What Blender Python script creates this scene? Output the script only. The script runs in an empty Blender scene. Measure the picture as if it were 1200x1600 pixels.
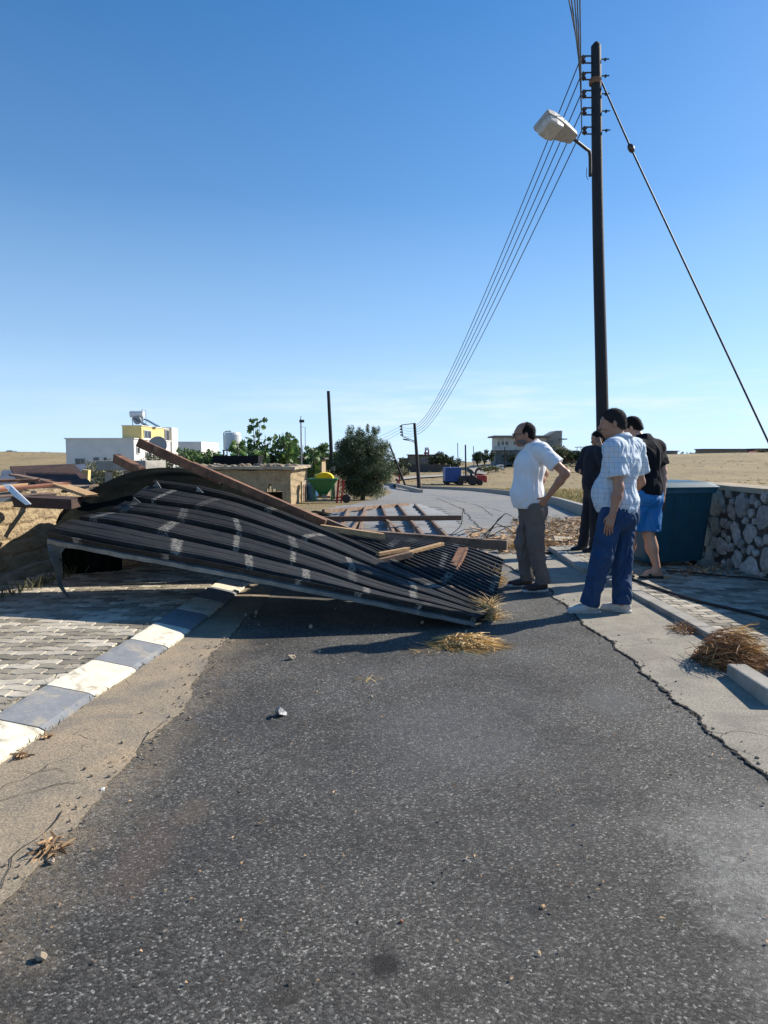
import bpy, bmesh, math, random
import numpy as np
from mathutils import Vector, Matrix, Euler, noise as mnoise
R = math.radians
random.seed(7)
SC = bpy.context.scene
COL = SC.collection

# ------------------------------------------------------------------ camera, sky, sun
F_PX, HOR, CAMH = 1070.0, 714.0, 1.4
PITCH = math.atan((800-HOR)/F_PX)
cd = bpy.data.cameras.new('camera'); cam = bpy.data.objects.new('camera', cd); COL.objects.link(cam)
cd.sensor_fit = 'VERTICAL'; cd.sensor_height = 36; cd.lens = F_PX/1600*36
cd.clip_start = 0.05; cd.clip_end = 6000
cam.location = (0, 0, CAMH); cam.rotation_euler = (math.pi/2-PITCH, 0, 0)
SC.camera = cam
SUN_AZ, SUN_EL = R(62.9), R(33)
sl = bpy.data.lights.new('sun', 'SUN'); sl.energy = 5.0; sl.angle = R(0.53); sl.color = (1, .93, .82)
sun = bpy.data.objects.new('sun', sl); COL.objects.link(sun)
sdir = Vector((math.sin(SUN_AZ)*math.cos(SUN_EL), math.cos(SUN_AZ)*math.cos(SUN_EL), math.sin(SUN_EL)))
sun.rotation_euler = sdir.to_track_quat('Z', 'Y').to_euler(); sun.location = sdir*60
W_ = bpy.data.worlds.new('World'); SC.world = W_; W_.use_nodes = True
nt = W_.node_tree; nt.nodes.clear()
def wn(t, **k):
    n = nt.nodes.new(t)
    for a, b in k.items(): setattr(n, a, b)
    return n
wo = wn('ShaderNodeOutputWorld'); bg = wn('ShaderNodeBackground'); sky = wn('ShaderNodeTexSky')
sky.sky_type = 'NISHITA'; sky.sun_disc = False; sky.sun_elevation = SUN_EL; sky.sun_rotation = SUN_AZ
sky.altitude = 0; sky.air_density = 1.0; sky.dust_density = 0.25; sky.ozone_density = 1.6
tc = wn('ShaderNodeTexCoord'); sx = wn('ShaderNodeSeparateXYZ'); cx = wn('ShaderNodeCombineXYZ')
mx = wn('ShaderNodeMath', operation='MAXIMUM'); mx.inputs[1].default_value = 0.012
nt.links.new(tc.outputs['Generated'], sx.inputs[0]); nt.links.new(sx.outputs[2], mx.inputs[0])
nt.links.new(sx.outputs[0], cx.inputs[0]); nt.links.new(sx.outputs[1], cx.inputs[1]); nt.links.new(mx.outputs[0], cx.inputs[2])
lift = wn('ShaderNodeMath', operation='MULTIPLY_ADD'); lift.inputs[1].default_value = .93; lift.inputs[2].default_value = .085
cs = wn('ShaderNodeCombineXYZ'); nt.links.new(sx.outputs[0], cs.inputs[0]); nt.links.new(sx.outputs[1], cs.inputs[1])
nt.links.new(mx.outputs[0], lift.inputs[0]); nt.links.new(lift.outputs[0], cs.inputs[2])
nt.links.new(cs.outputs[0], sky.inputs[0])
hs = wn('ShaderNodeHueSaturation'); hs.inputs['Saturation'].default_value = 1.4; hs.inputs['Value'].default_value = 1.27; hs.inputs['Hue'].default_value = .502
nt.links.new(sky.outputs[0], hs.inputs['Color'])
# thin streaky cloud low over the horizon
mp = wn('ShaderNodeMapping'); mp.inputs['Scale'].default_value = (3.0, 3.0, 26.0)
nz = wn('ShaderNodeTexNoise'); nz.inputs['Scale'].default_value = 2.2; nz.inputs['Detail'].default_value = 7; nz.inputs['Roughness'].default_value = .6
rp = wn('ShaderNodeValToRGB'); rp.color_ramp.elements[0].position = .46; rp.color_ramp.elements[1].position = .66
band = wn('ShaderNodeValToRGB'); e = band.color_ramp.elements
e[0].position = 0.0; e[0].color = (.8,.8,.8,1); e[1].position = .13; e[1].color = (0,0,0,1)
q = e.new(.05); q.color = (1,1,1,1)
mu = wn('ShaderNodeMath', operation='MULTIPLY'); mu2 = wn('ShaderNodeMath', operation='MULTIPLY'); mu2.inputs[1].default_value = .8
mixc = wn('ShaderNodeMixRGB'); mixc.inputs[2].default_value = (8.2, 8.3, 8.8, 1)
nt.links.new(cx.outputs[0], mp.inputs[0]); nt.links.new(mp.outputs[0], nz.inputs['Vector']); nt.links.new(nz.outputs['Fac'], rp.inputs[0])
nt.links.new(mx.outputs[0], band.inputs[0]); nt.links.new(rp.outputs[0], mu.inputs[0]); nt.links.new(band.outputs[0], mu.inputs[1])
rt = wn('ShaderNodeMapRange'); rt.inputs[1].default_value = -.25; rt.inputs[2].default_value = .12; rt.inputs[3].default_value = .25; nt.links.new(sx.outputs[0], rt.inputs[0])
mu3 = wn('ShaderNodeMath', operation='MULTIPLY'); nt.links.new(mu.outputs[0], mu3.inputs[0]); nt.links.new(rt.outputs[0], mu3.inputs[1])
nt.links.new(mu3.outputs[0], mu2.inputs[0]); nt.links.new(mu2.outputs[0], mixc.inputs[0]); nt.links.new(hs.outputs[0], mixc.inputs[1])
hz = wn('ShaderNodeValToRGB'); hz.color_ramp.elements[0].color = (.85,.85,.85,1); hz.color_ramp.elements[1].position = .62; hz.color_ramp.elements[1].color = (0,0,0,1)
q2 = hz.color_ramp.elements.new(.06); q2.color = (.62,.62,.62,1); q3 = hz.color_ramp.elements.new(.16); q3.color = (.34,.34,.34,1); q4 = hz.color_ramp.elements.new(.34); q4.color = (.10,.10,.10,1)
hm = wn('ShaderNodeMixRGB'); hm.inputs[2].default_value = (5.5, 7.2, 9.2, 1); nt.links.new(mx.outputs[0], hz.inputs[0]); nt.links.new(hz.outputs[0], hm.inputs[0]); nt.links.new(mixc.outputs[0], hm.inputs[1])
nt.links.new(hm.outputs[0], bg.inputs[0]); nt.links.new(bg.outputs[0], wo.inputs[0]); bg.inputs[1].default_value = .088
SC.view_settings.view_transform = 'Standard'; SC.view_settings.look = 'None'
SC.view_settings.exposure = 0.56; SC.view_settings.gamma = 1.0; SC.view_settings.use_curve_mapping = False

# ------------------------------------------------------------------ terrain function and pixel helpers
KY = [-40, 9, 90, 125]; KH = [0, 0, -2.75, -2.75]
RB = [-1.6, -.55, -.38, -.2, 0, .1, .2, .35, .5, 1.6]           # bearing x/y
RHH = [5.0, 3.3, 2.6, .5, -1.3, -1.5, .1, 2.0, 3.0, 4.0]
def H(x, y):
    if y <= 125: return float(np.interp(y, KY, KH))
    hr = float(np.interp(x/y, RB, RHH))
    if y < 260:
        t = (y-125)/135; t = t*t*(3-2*t)
        return -2.75 + (hr+2.75)*t
    if y < 330: return hr
    return hr + (-45-hr)*min(1, (y-330)/1800)
def ray(px, py):
    a = (px-600)/F_PX; b = (800-py)/F_PX
    return Vector((a, math.cos(PITCH)+b*math.sin(PITCH), -math.sin(PITCH)+b*math.cos(PITCH)))
def W(px, py, Y):
    d = ray(px, py); return Vector((0, 0, CAMH)) + d*(Y/d.y)
def G(px, py, h=0.0):
    d = ray(px, py); prev = 0.3
    s = .3
    while s < 400:
        p = Vector((0, 0, CAMH)) + d*s
        if p.z < H(p.x, p.y)+h:
            a, b = prev, s
            for _ in range(30):
                m = (a+b)/2; p = Vector((0, 0, CAMH)) + d*m
                if p.z < H(p.x, p.y)+h: b = m
                else: a = m
            return p
        prev = s; s += max(.05, s*.01)
    return p

# ------------------------------------------------------------------ materials
def newmat(name):
    m = bpy.data.materials.new(name); m.use_nodes = True
    t = m.node_tree; b = t.nodes['Principled BSDF']; return m, t, b
def N(t, typ, **k):
    n = t.nodes.new(typ)
    for a, b in k.items():
        if a.startswith('i_'):
            n.inputs[a[2:].replace('_', ' ')].default_value = b
        else: setattr(n, a, b)
    return n
def ramp(t, fac, stops, interp='LINEAR'):
    r = t.nodes.new('ShaderNodeValToRGB'); r.color_ramp.interpolation = interp
    el = r.color_ramp.elements
    while len(el) < len(stops): el.new(.5)
    for e_, (p, c) in zip(el, stops):
        e_.position = p; e_.color = (c[0], c[1], c[2], 1) if not isinstance(c, (int, float)) else (c, c, c, 1)
    if fac is not None: t.links.new(fac, r.inputs[0])
    return r
def mixc(t, fac, a, b, mode='MIX'):
    n = t.nodes.new('ShaderNodeMixRGB'); n.blend_type = mode
    for i, v in ((0, fac), (1, a), (2, b)):
        if hasattr(v, 'links'): t.links.new(v, n.inputs[i])
        elif isinstance(v, (int, float)): n.inputs[i].default_value = v if i == 0 else (v, v, v, 1)
        else: n.inputs[i].default_value = (v[0], v[1], v[2], 1)
    return n.outputs[0]
def math_(t, op, a, b=0.0, clamp=False):
    n = t.nodes.new('ShaderNodeMath'); n.operation = op; n.use_clamp = clamp
    for i, v in ((0, a), (1, b)):
        if hasattr(v, 'links'): t.links.new(v, n.inputs[i])
        else: n.inputs[i].default_value = v
    return n.outputs[0]
def noise_(t, scale, detail=5, rough=.55, vec=None, dist=0):
    n = t.nodes.new('ShaderNodeTexNoise'); n.inputs['Scale'].default_value = scale; n.inputs['Detail'].default_value = detail
    n.inputs['Roughness'].default_value = rough; n.inputs['Distortion'].default_value = dist
    if vec is None:
        c = t.nodes.new('ShaderNodeTexCoord'); vec = c.outputs['Object']
    t.links.new(vec, n.inputs['Vector']); return n.outputs['Fac']
def bump_(t, b, h, strength=.4, dist=.01):
    n = t.nodes.new('ShaderNodeBump'); n.inputs['Strength'].default_value = strength; n.inputs['Distance'].default_value = dist
    t.links.new(h, n.inputs['Height']); t.links.new(n.outputs[0], b.inputs['Normal']); return n
def scl(c, k): return tuple(min(1, v*k) for v in c)
def mat(name, col, col2=None, scale=6, rough=.8, metal=0, bump=.3, bscale=None, bdist=.01, spec=.5, detail=6, isl=0, dirt=None, coat=0):
    m, t, b = newmat(name)
    if col2 is None: col2 = scl(col, .72)
    n = noise_(t, scale, detail, .62)
    r = ramp(t, n, [(.32, col), (.68, col2)])
    c = r.outputs[0]
    if dirt:
        n2 = noise_(t, dirt[1], 7, .7); r2 = ramp(t, n2, [(dirt[2], 0.0), (dirt[2]+.12, 1.0)])
        c = mixc(t, r2.outputs[0], c, dirt[0])
    if isl:
        g = t.nodes.new('ShaderNodeNewGeometry')
        r3 = ramp(t, g.outputs['Random Per Island'], [(0, 1-isl), (1, 1+isl)])
        r3.color_ramp.elements[0].color = (1-isl,)*3+(1,); r3.color_ramp.elements[1].color = (1+isl,)*3+(1,)
        c = mixc(t, 1.0, c, r3.outputs[0], 'MULTIPLY')
    t.links.new(c, b.inputs['Base Color'])
    b.inputs['Roughness'].default_value = rough; b.inputs['Metallic'].default_value = metal
    b.inputs['Specular IOR Level'].default_value = spec
    b.inputs['Coat Weight'].default_value = coat
    if bump:
        h = noise_(t, bscale or scale*6, 6, .6); bump_(t, b, h, bump, bdist)
    return m
M = {}
def leafmat(name, c1, c2, rough=.55, trans=.25):
    m, t, b = newmat(name)
    g = t.nodes.new('ShaderNodeNewGeometry')
    r = ramp(t, g.outputs['Random Per Island'], [(0, c1), (.75, c2), (1, scl(c2, 1.7))])
    t.links.new(r.outputs[0], b.inputs['Base Color']); b.inputs['Roughness'].default_value = rough
    tr = t.nodes.new('ShaderNodeBsdfTranslucent'); t.links.new(r.outputs[0], tr.inputs[0])
    ms = t.nodes.new('ShaderNodeMixShader'); ms.inputs[0].default_value = trans
    t.links.new(b.outputs[0], ms.inputs[1]); t.links.new(tr.outputs[0], ms.inputs[2])
    t.links.new(ms.outputs[0], t.nodes['Material Output'].inputs[0]); return m
def axis_mask(t, axis, a, b, nscale=1.5, namp=1.0):
    """0 before a, 1 after b along a world axis, wobbled by noise"""
    c = t.nodes.new('ShaderNodeTexCoord'); s = t.nodes.new('ShaderNodeSeparateXYZ'); t.links.new(c.outputs['Object'], s.inputs[0])
    n = noise_(t, nscale, 7, .65)
    v = math_(t, 'ADD', s.outputs[axis], math_(t, 'MULTIPLY', math_(t, 'SUBTRACT', n, .5), namp))
    mr = t.nodes.new('ShaderNodeMapRange'); mr.inputs[1].default_value = a; mr.inputs[2].default_value = b
    t.links.new(v, mr.inputs[0]); return mr.outputs[0]
_ga, _gb = G(45, 1380), G(310, 1060); SAND_K = (_gb.x-_ga.x)/(_gb.y-_ga.y); SAND_B = _ga.x-SAND_K*_ga.y
def make_asphalt():
    m, t, b = newmat('asphalt')
    tcn = t.nodes.new('ShaderNodeTexCoord')
    v = N(t, 'ShaderNodeTexVoronoi'); v.inputs['Scale'].default_value = 150; t.links.new(tcn.outputs['Object'], v.inputs['Vector'])
    sep = t.nodes.new('ShaderNodeSeparateColor'); t.links.new(v.outputs['Color'], sep.inputs[0])
    st = ramp(t, sep.outputs[0], [(0, (.030, .028, .025)), (.45, (.062, .058, .052)), (.75, (.102, .096, .086)), (.93, (.165, .158, .144)), (1, (.38, .365, .33))])
    v2 = N(t, 'ShaderNodeTexVoronoi'); v2.inputs['Scale'].default_value = 38; t.links.new(tcn.outputs['Object'], v2.inputs['Vector'])
    sep2 = t.nodes.new('ShaderNodeSeparateColor'); t.links.new(v2.outputs['Color'], sep2.inputs[0])
    big = ramp(t, sep2.outputs[1], [(.955, 0.0), (.965, 1.0)])
    near = ramp(t, v2.outputs['Distance'], [(.16, 1.0), (.26, 0.0)])
    bm_ = math_(t, 'MULTIPLY', big.outputs[0], near.outputs[0])
    c = mixc(t, bm_, st.outputs[0], (.27, .26, .23))
    n = noise_(t, .9, 7, .65); rr = ramp(t, n, [(.33, .6), (.67, 1.3)]); rr.color_ramp.elements[1].color = (1.35, 1.34, 1.3, 1)
    c = mixc(t, 1.0, c, rr.outputs[0], 'MULTIPLY')
    # paler colour towards the near right, edge broken by noise
    pale_zone = math_(t, 'MULTIPLY', axis_mask(t, 0, .92, 1.28, 5.0, 1.0), math_(t, 'SUBTRACT', 1.0, axis_mask(t, 1, 2.3, 2.8, 4.0, 1.0)))
    c = mixc(t, math_(t, 'MULTIPLY', math_(t, 'MULTIPLY', pale_zone, ramp(t, noise_(t, 40, 5, .8), [(.38, .45), (.58, 1.0)]).outputs[0]), .75), c, (.34, .33, .30))
    # sand drifting off the left gutter and named stains
    tcs = t.nodes.new('ShaderNodeTexCoord'); sxy = t.nodes.new('ShaderNodeSeparateXYZ'); t.links.new(tcs.outputs['Object'], sxy.inputs[0])
    nn_ = math_(t, 'MULTIPLY', math_(t, 'SUBTRACT', noise_(t, 3.2, 9, .72), .5), .9)
    dl = math_(t, 'ADD', math_(t, 'SUBTRACT', sxy.outputs[0], math_(t, 'MULTIPLY', sxy.outputs[1], SAND_K)), nn_)
    sd = ramp(t, math_(t, 'SUBTRACT', dl, SAND_B-.12), [(.0, .9), (.40, 0.0)])
    grn = ramp(t, noise_(t, 70, 3, .6), [(.42, .25), (.56, 1.0)])
    c = mixc(t, math_(t, 'MULTIPLY', sd.outputs[0], grn.outputs[0]), c, (.30, .235, .155))
    def stain(c, x, y, rx, ry, col, k):
        a = math_(t, 'POWER', math_(t, 'MULTIPLY', math_(t, 'SUBTRACT', sxy.outputs[0], x), 1/rx), 2); b_ = math_(t, 'POWER', math_(t, 'MULTIPLY', math_(t, 'SUBTRACT', sxy.outputs[1], y), 1/ry), 2)
        q_ = math_(t, 'ADD', math_(t, 'SQRT', math_(t, 'ADD', a, b_)), math_(t, 'MULTIPLY', math_(t, 'SUBTRACT', noise_(t, 14, 6, .7), .5), 1.2))
        return mixc(t, math_(t, 'MULTIPLY', ramp(t, q_, [(.45, 1.0), (1.0, 0.0)]).outputs[0], k), c, col)
    for (px, py, rx, ry, col, k) in ((225, 1340, .13, .32, (.16, .10, .075), .3), (600, 1512, .07, .07, (.014, .011, .01), .9), (835, 1424, .035, .03, (.02, .02, .022), .85), (445, 1560, .06, .05, (.03, .026, .02), .6), (300, 1270, .10, .14, (.16, .12, .085), .35), (700, 1560, .12, .07, (.035, .03, .027), .5), (960, 1100, .2, .3, (.13, .13, .13), .4), (700, 1150, .5, .7, (.12, .12, .125), .3)):
        g_ = G(px, py); c = stain(c, g_.x, g_.y, rx, ry, col, k)
    # brown mud stains
    st2 = ramp(t, noise_(t, 1.3, 4, .5, dist=.4), [(.66, 0.0), (.76, .35)])
    c = mixc(t, st2.outputs[0], c, (.10, .075, .055))
    # dust towards the far, trafficked part
    far = axis_mask(t, 1, 5.6, 11, 1.2, 2.0)
    dust = ramp(t, noise_(t, 3.5, 7, .7), [(.3, (.19, .185, .175)), (.7, (.31, .30, .275))])
    c = mixc(t, math_(t, 'MULTIPLY', far, .82), c, dust.outputs[0])
    fw = ramp(t, noise_(t, .35, 5, .6), [(.45, 0.0), (.6, 1.0)])
    c = mixc(t, math_(t, 'MULTIPLY', math_(t, 'MULTIPLY', far, fw.outputs[0]), .5), c, (.30, .27, .22))
    t.links.new(c, b.inputs['Base Color'])
    rg = ramp(t, noise_(t, 2.0, 6, .6), [(.35, .58), (.7, .82)]); t.links.new(rg.outputs[0], b.inputs['Roughness'])
    h = math_(t, 'ADD', math_(t, 'MULTIPLY', math_(t, 'MULTIPLY', v.outputs['Distance'], sep.outputs[2]), -1.1), math_(t, 'MULTIPLY', noise_(t, 85, 8, .85), 1.3))
    bump_(t, b, h, .8, .006); b.inputs['Specular IOR Level'].default_value = .32
    return m
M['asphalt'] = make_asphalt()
def make_gutter(name, ca, cb, cc, dscale=3.0):
    m, t, b = newmat(name)
    n = noise_(t, dscale, 8, .68, dist=.3)
    r = ramp(t, n, [(.3, ca), (.52, cb), (.72, cc)])
    g = ramp(t, noise_(t, 100, 4, .75), [(.36, .42), (.66, 1.2)]); g.color_ramp.elements[1].color = (1.3,)*3+(1,)
    c = mixc(t, .85, r.outputs[0], g.outputs[0], 'MULTIPLY')
    # fine cracks
    tcn = t.nodes.new('ShaderNodeTexCoord'); wv = N(t, 'ShaderNodeTexVoronoi', feature='DISTANCE_TO_EDGE'); wv.inputs['Scale'].default_value = 1.1
    nn = t.nodes.new('ShaderNodeTexNoise'); nn.inputs['Scale'].default_value = 3; t.links.new(tcn.outputs['Object'], nn.inputs['Vector'])
    va = N(t, 'ShaderNodeVectorMath', operation='SCALE'); va.inputs['Scale'].default_value = .5; t.links.new(nn.outputs['Color'], va.inputs[0])
    vb = N(t, 'ShaderNodeVectorMath', operation='ADD'); t.links.new(tcn.outputs['Object'], vb.inputs[0]); t.links.new(va.outputs[0], vb.inputs[1])
    t.links.new(vb.outputs[0], wv.inputs['Vector'])
    cr = ramp(t, wv.outputs['Distance'], [(.0, 1.0), (.008, 0.0)])
    msk = math_(t, 'MULTIPLY', cr.outputs[0], ramp(t, noise_(t, 1.4, 3), [(.48, 0.0), (.55, 1.0)]).outputs[0])
    c = mixc(t, math_(t, 'MULTIPLY', msk, .75), c, (.05, .042, .034))
    pt = ramp(t, noise_(t, 1.7, 8, .7, dist=.6), [(.54, 0.0), (.60, 1.0)]); c = mixc(t, math_(t, 'MULTIPLY', pt.outputs[0], .55), c, (.19, .165, .135))
    t.links.new(c, b.inputs['Base Color']); b.inputs['Roughness'].default_value = .93
    h = math_(t, 'SUBTRACT', noise_(t, 55, 8, .72), math_(t, 'MULTIPLY', msk, .6))
    bump_(t, b, h, .75, .008); return m
M['sand_gutter'] = make_gutter('sandy_concrete', (.45, .34, .215), (.34, .275, .19), (.23, .195, .15))
M['grey_gutter'] = make_gutter('rough_concrete', (.40, .355, .275), (.32, .29, .23), (.22, .20, .165), 4)
M['dirt'] = mat('dirt', (.26, .19, .12), (.15, .11, .07), 2.5, .95, bump=.8, bscale=30, bdist=.03, detail=9)
def make_field():
    m, t, b = newmat('dry_field')
    r = ramp(t, noise_(t, .05, 10, .75), [(.3, (.40, .30, .145)), (.5, (.31, .235, .11)), (.7, (.18, .15, .07))])
    f = ramp(t, noise_(t, .55, 10, .85), [(.33, .42), (.66, 1.3)]); f.color_ramp.elements[1].color = (1.35,)*3+(1,)
    c = mixc(t, .9, r.outputs[0], f.outputs[0], 'MULTIPLY')
    g1 = ramp(t, noise_(t, .11, 6, .65), [(.52, 0.0), (.62, 1.0)])
    g2 = math_(t, 'SUBTRACT', 1.0, axis_mask(t, 1, 55, 95, .1, 30))
    c = mixc(t, math_(t, 'MULTIPLY', math_(t, 'MULTIPLY', g1.outputs[0], g2), .8), c, (.13, .125, .045))
    # faint tractor lines
    tcn = t.nodes.new('ShaderNodeTexCoord'); wv = N(t, 'ShaderNodeTexWave'); wv.bands_direction = 'Y'; wv.inputs['Scale'].default_value = .12
    wv.inputs['Distortion'].default_value = 3; wv.inputs['Detail'].default_value = 4; t.links.new(tcn.outputs['Object'], wv.inputs['Vector'])
    c = mixc(t, .22, c, ramp(t, wv.outputs['Fac'], [(.2, (.16, .11, .06)), (.8, (.42, .31, .18))]).outputs[0])
    t.links.new(c, b.inputs['Base Color']); b.inputs['Roughness'].default_value = .95
    bump_(t, b, noise_(t, 2.2, 9, .8), 1.0, .25); return m
M['field'] = make_field()
def make_paver(name, tint=1):
    m, t, b = newmat(name)
    g = t.nodes.new('ShaderNodeNewGeometry')
    r = ramp(t, g.outputs['Random Per Island'], [(0, scl((.20, .175, .13), tint)), (.5, scl((.40, .35, .265), tint)), (1, scl((.62, .55, .43), tint))])
    f = ramp(t, noise_(t, 9, 8, .7), [(.3, .6), (.65, 1.12)]); f.color_ramp.elements[1].color = (1.15,)*3+(1,)
    c = mixc(t, .9, r.outputs[0], f.outputs[0], 'MULTIPLY')
    t.links.new(c, b.inputs['Base Color']); b.inputs['Roughness'].default_value = .85
    bump_(t, b, noise_(t, 90, 6, .7), .5, .005); return m
M['paver'] = make_paver('paver'); M['paver_r'] = make_paver('paver_grey', .8)
M['joint'] = mat('joint_sand', (.09, .075, .055), None, 20, .95, bump=.5)
M['kerb_white'] = mat('kerb_white_paint', (.76, .71, .57), (.64, .58, .44), 14, .8, bump=.5, bscale=60, bdist=.004, dirt=((.36, .31, .23), 7, .535))
M['kerb_grey'] = mat('kerb_faded_paint', (.235, .245, .255), (.16, .17, .185), 14, .8, bump=.5, bscale=60, bdist=.004, dirt=((.33, .30, .25), 7, .52))
M['concrete'] = mat('concrete', (.36, .335, .29), (.24, .225, .195), 5, .9, bump=.6, bscale=40, bdist=.006)
M['concrete_dark'] = mat('dark_concrete', (.17, .16, .14), (.10, .095, .085), 5, .9, bump=.6, bscale=40)
M['crack'] = mat('tar_crack', (.022, .02, .018), None, 20, 1, bump=.5)
M['wood_pole'] = mat('tarred_wood', (.014, .014, .016), (.007, .007, .009), 8, .75, bump=.5, bscale=30)
M['black_rubber'] = mat('black_rubber', (.015, .015, .016), None, 8, .6, bump=.2)
M['steel'] = mat('galvanised_steel', (.32, .33, .34), (.2, .2, .21), 20, .5, .7, bump=.15)
M['dark_steel'] = mat('dark_steel', (.05, .048, .048), (.03, .028, .028), 20, .6, .3, bump=.2)
M['ceramic'] = mat('brown_ceramic', (.05, .02, .015), None, 10, .3, bump=0)
M['lamp_grey'] = mat('lamp_housing', (.42, .39, .35), (.30, .28, .26), 14, .6, bump=.15)
M['lamp_glass'] = mat('clouded_lamp_cover', (.50, .48, .44), (.36, .34, .3), 9, .35, bump=.1)
M['wire'] = mat('wire', (.02, .02, .025), None, 10, .6, bump=0)
M['white_plaster'] = mat('white_plaster', (.76, .74, .69), (.66, .64, .59), 1.3, .9, bump=.2)
M['yellow_plaster'] = mat('yellow_plaster', (.70, .54, .22), (.62, .46, .18), 1.3, .9, bump=.2)
M['cream'] = mat('cream_plaster', (.66, .63, .55), (.56, .53, .46), .6, .9, bump=.2)
M['grey_render'] = mat('grey_render', (.24, .24, .225), (.17, .17, .16), .8, .9, bump=.3)
M['window'] = mat('window_glass', (.03, .035, .045), None, 1, .15, bump=0, spec=.8)
M['frame'] = mat('window_frame', (.5, .5, .48), None, 5, .6, bump=0)
M['dark_roof'] = mat('dark_flat_roof', (.09, .08, .07), None, 3, .9, bump=.4)
M['stone_house'] = mat('stone_house', (.30, .24, .17), (.18, .145, .11), 3, .95, bump=.6, bscale=8, bdist=.05)
M['adobe'] = mat('adobe', (.47, .36, .21), (.30, .215, .125), 3.5, .95, bump=1.0, bscale=22, bdist=.05, detail=9, dirt=((.20, .15, .09), 5, .56))
M['adobe_pale'] = mat('pale_render', (.47, .39, .27), (.33, .27, .19), 3, .95, bump=.6, bscale=40, bdist=.015, dirt=((.25, .19, .12), 6, .56))
M['rubble'] = mat('rubble', (.38, .30, .21), (.22, .17, .12), 5, .95, bump=.8, bscale=30, bdist=.02, isl=.35)
M['wood'] = mat('weathered_timber', (.27, .175, .115), (.13, .082, .055), 7, .85, bump=.6, bscale=40, bdist=.006, dirt=((.42, .30, .19), 10, .58))
M['raw_wood'] = mat('splintered_timber', (.55, .36, .18), (.36, .21, .10), 12, .85, bump=.6, bscale=50)
M['rust'] = mat('rusty_steel', (.29, .135, .07), (.10, .052, .034), 9, .85, .1, bump=.6, bscale=60, bdist=.004, dirt=((.36, .22, .14), 14, .57))
M['rust_dark'] = mat('dark_rusty_steel', (.085, .042, .028), (.04, .025, .02), 9, .8, .1, bump=.5, dirt=((.22, .12, .08), 11, .6))
M['straw'] = leafmat('straw', (.34, .20, .07), (.68, .46, .19), .6, .15)
M['straw_brown'] = leafmat('brown_straw', (.07, .032, .014), (.38, .20, .08), .7, .1)
M['leaf_dry'] = leafmat('dry_leaves', (.16, .09, .045), (.42, .27, .14), .8, .1)
M['olive'] = leafmat('olive_leaves', (.035, .056, .024), (.09, .125, .058))
M['fig'] = leafmat('broad_leaves', (.045, .085, .018), (.10, .17, .04))
M['darkleaf'] = leafmat('dark_leaves', (.02, .038, .016), (.05, .075, .028))
M['scrub'] = leafmat('scrub_leaves', (.07, .08, .035), (.16, .155, .08))
M['drygrass'] = leafmat('dry_grass', (.24, .17, .07), (.46, .34, .16), .8, .2)
M['greengrass'] = leafmat('green_grass', (.10, .11, .03), (.25, .23, .08), .8, .2)
M['bark'] = mat('bark', (.12, .09, .065), (.07, .05, .035), 8, .95, bump=.8, bscale=30)
M['bin_teal'] = mat('teal_plastic', (.018, .090, .118), (.014, .070, .095), 5, .42, bump=.12, bscale=60, dirt=((.07, .12, .12), 7, .62))
M['blue_paint'] = mat('blue_trailer_paint', (.02, .09, .33), (.018, .06, .22), 3, .5, bump=.1)
M['red_paint'] = mat('red_paint', (.42, .03, .03), (.25, .02, .02), 4, .5, bump=.1)
M['green_paint'] = mat('green_paint', (.02, .16, .055), (.015, .11, .04), 4, .4, bump=.1)
M['yellow_plastic'] = mat('yellow_cover', (.80, .68, .02), (.72, .55, .02), 4, .5, bump=.1)
M['orange_paint'] = mat('orange_paint', (.5, .12, .03), None, 4, .5, bump=.1)
M['white_paint'] = mat('white_paint', (.75, .75, .73), (.65, .65, .63), 3, .4, bump=.05)
M['blue_plastic'] = mat('blue_plastic', (.03, .14, .30), None, 4, .5, bump=.1)
M['stone_a'] = mat('wall_stone', (.52, .50, .46), (.34, .33, .30), 16, .92, bump=1.0, bscale=34, bdist=.03, isl=.28, dirt=((.12, .115, .10), 22, .55))
M['mortar'] = mat('dark_mortar', (.085, .08, .07), (.045, .043, .038), 8, .95, bump=.8, bscale=50)
M['skin'] = mat('tanned_skin', (.40, .205, .125), (.33, .16, .095), 14, .5, bump=.15, bscale=120, bdist=.002)
M['skin_pale'] = mat('fair_skin', (.52, .29, .19), (.46, .25, .165), 14, .5, bump=.15, bscale=120, bdist=.002)
M['hair'] = mat('dark_hair', (.008, .006, .005), (.018, .015, .013), 60, .8, spec=.15, bump=.6, bscale=150, bdist=.006)
M['hair_grey'] = mat('greying_hair', (.016, .014, .013), (.04, .037, .036), 70, .85, spec=.15, bump=.6, bscale=150, bdist=.006)
M['beard'] = mat('grey_beard', (.10, .08, .07), (.19, .17, .155), 90, .9, bump=.7, bscale=200, bdist=.004)
M['white_cotton'] = mat('white_cotton', (.80, .80, .80), (.74, .75, .77), 9, .9, bump=.35, bscale=22, bdist=.02)
M['grey_trouser'] = mat('grey_twill', (.165, .135, .115), (.13, .105, .09), 9, .9, bump=.4, bscale=24, bdist=.02)
M['denim'] = mat('blue_denim', (.010, .050, .135), (.008, .038, .105), 8, .85, bump=.4, bscale=24, bdist=.02, dirt=((.014, .058, .15), 6, .57))
M['black_cotton'] = mat('black_cotton', (.011, .012, .016), (.007, .008, .011), 8, .9, spec=.15, bump=.5, bscale=22, bdist=.02)
M['navy'] = mat('dark_navy_cotton', (.012, .015, .024), (.009, .011, .017), 8, .9, bump=.4, bscale=22, bdist=.02)
M['blue_shorts'] = mat('blue_shorts', (.01, .18, .46), (.01, .13, .36), 8, .6, bump=.4, bscale=22, bdist=.02)
M['white_shoe'] = mat('white_trainer', (.58, .56, .52), (.46, .44, .40), 20, .7, bump=.3)
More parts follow.
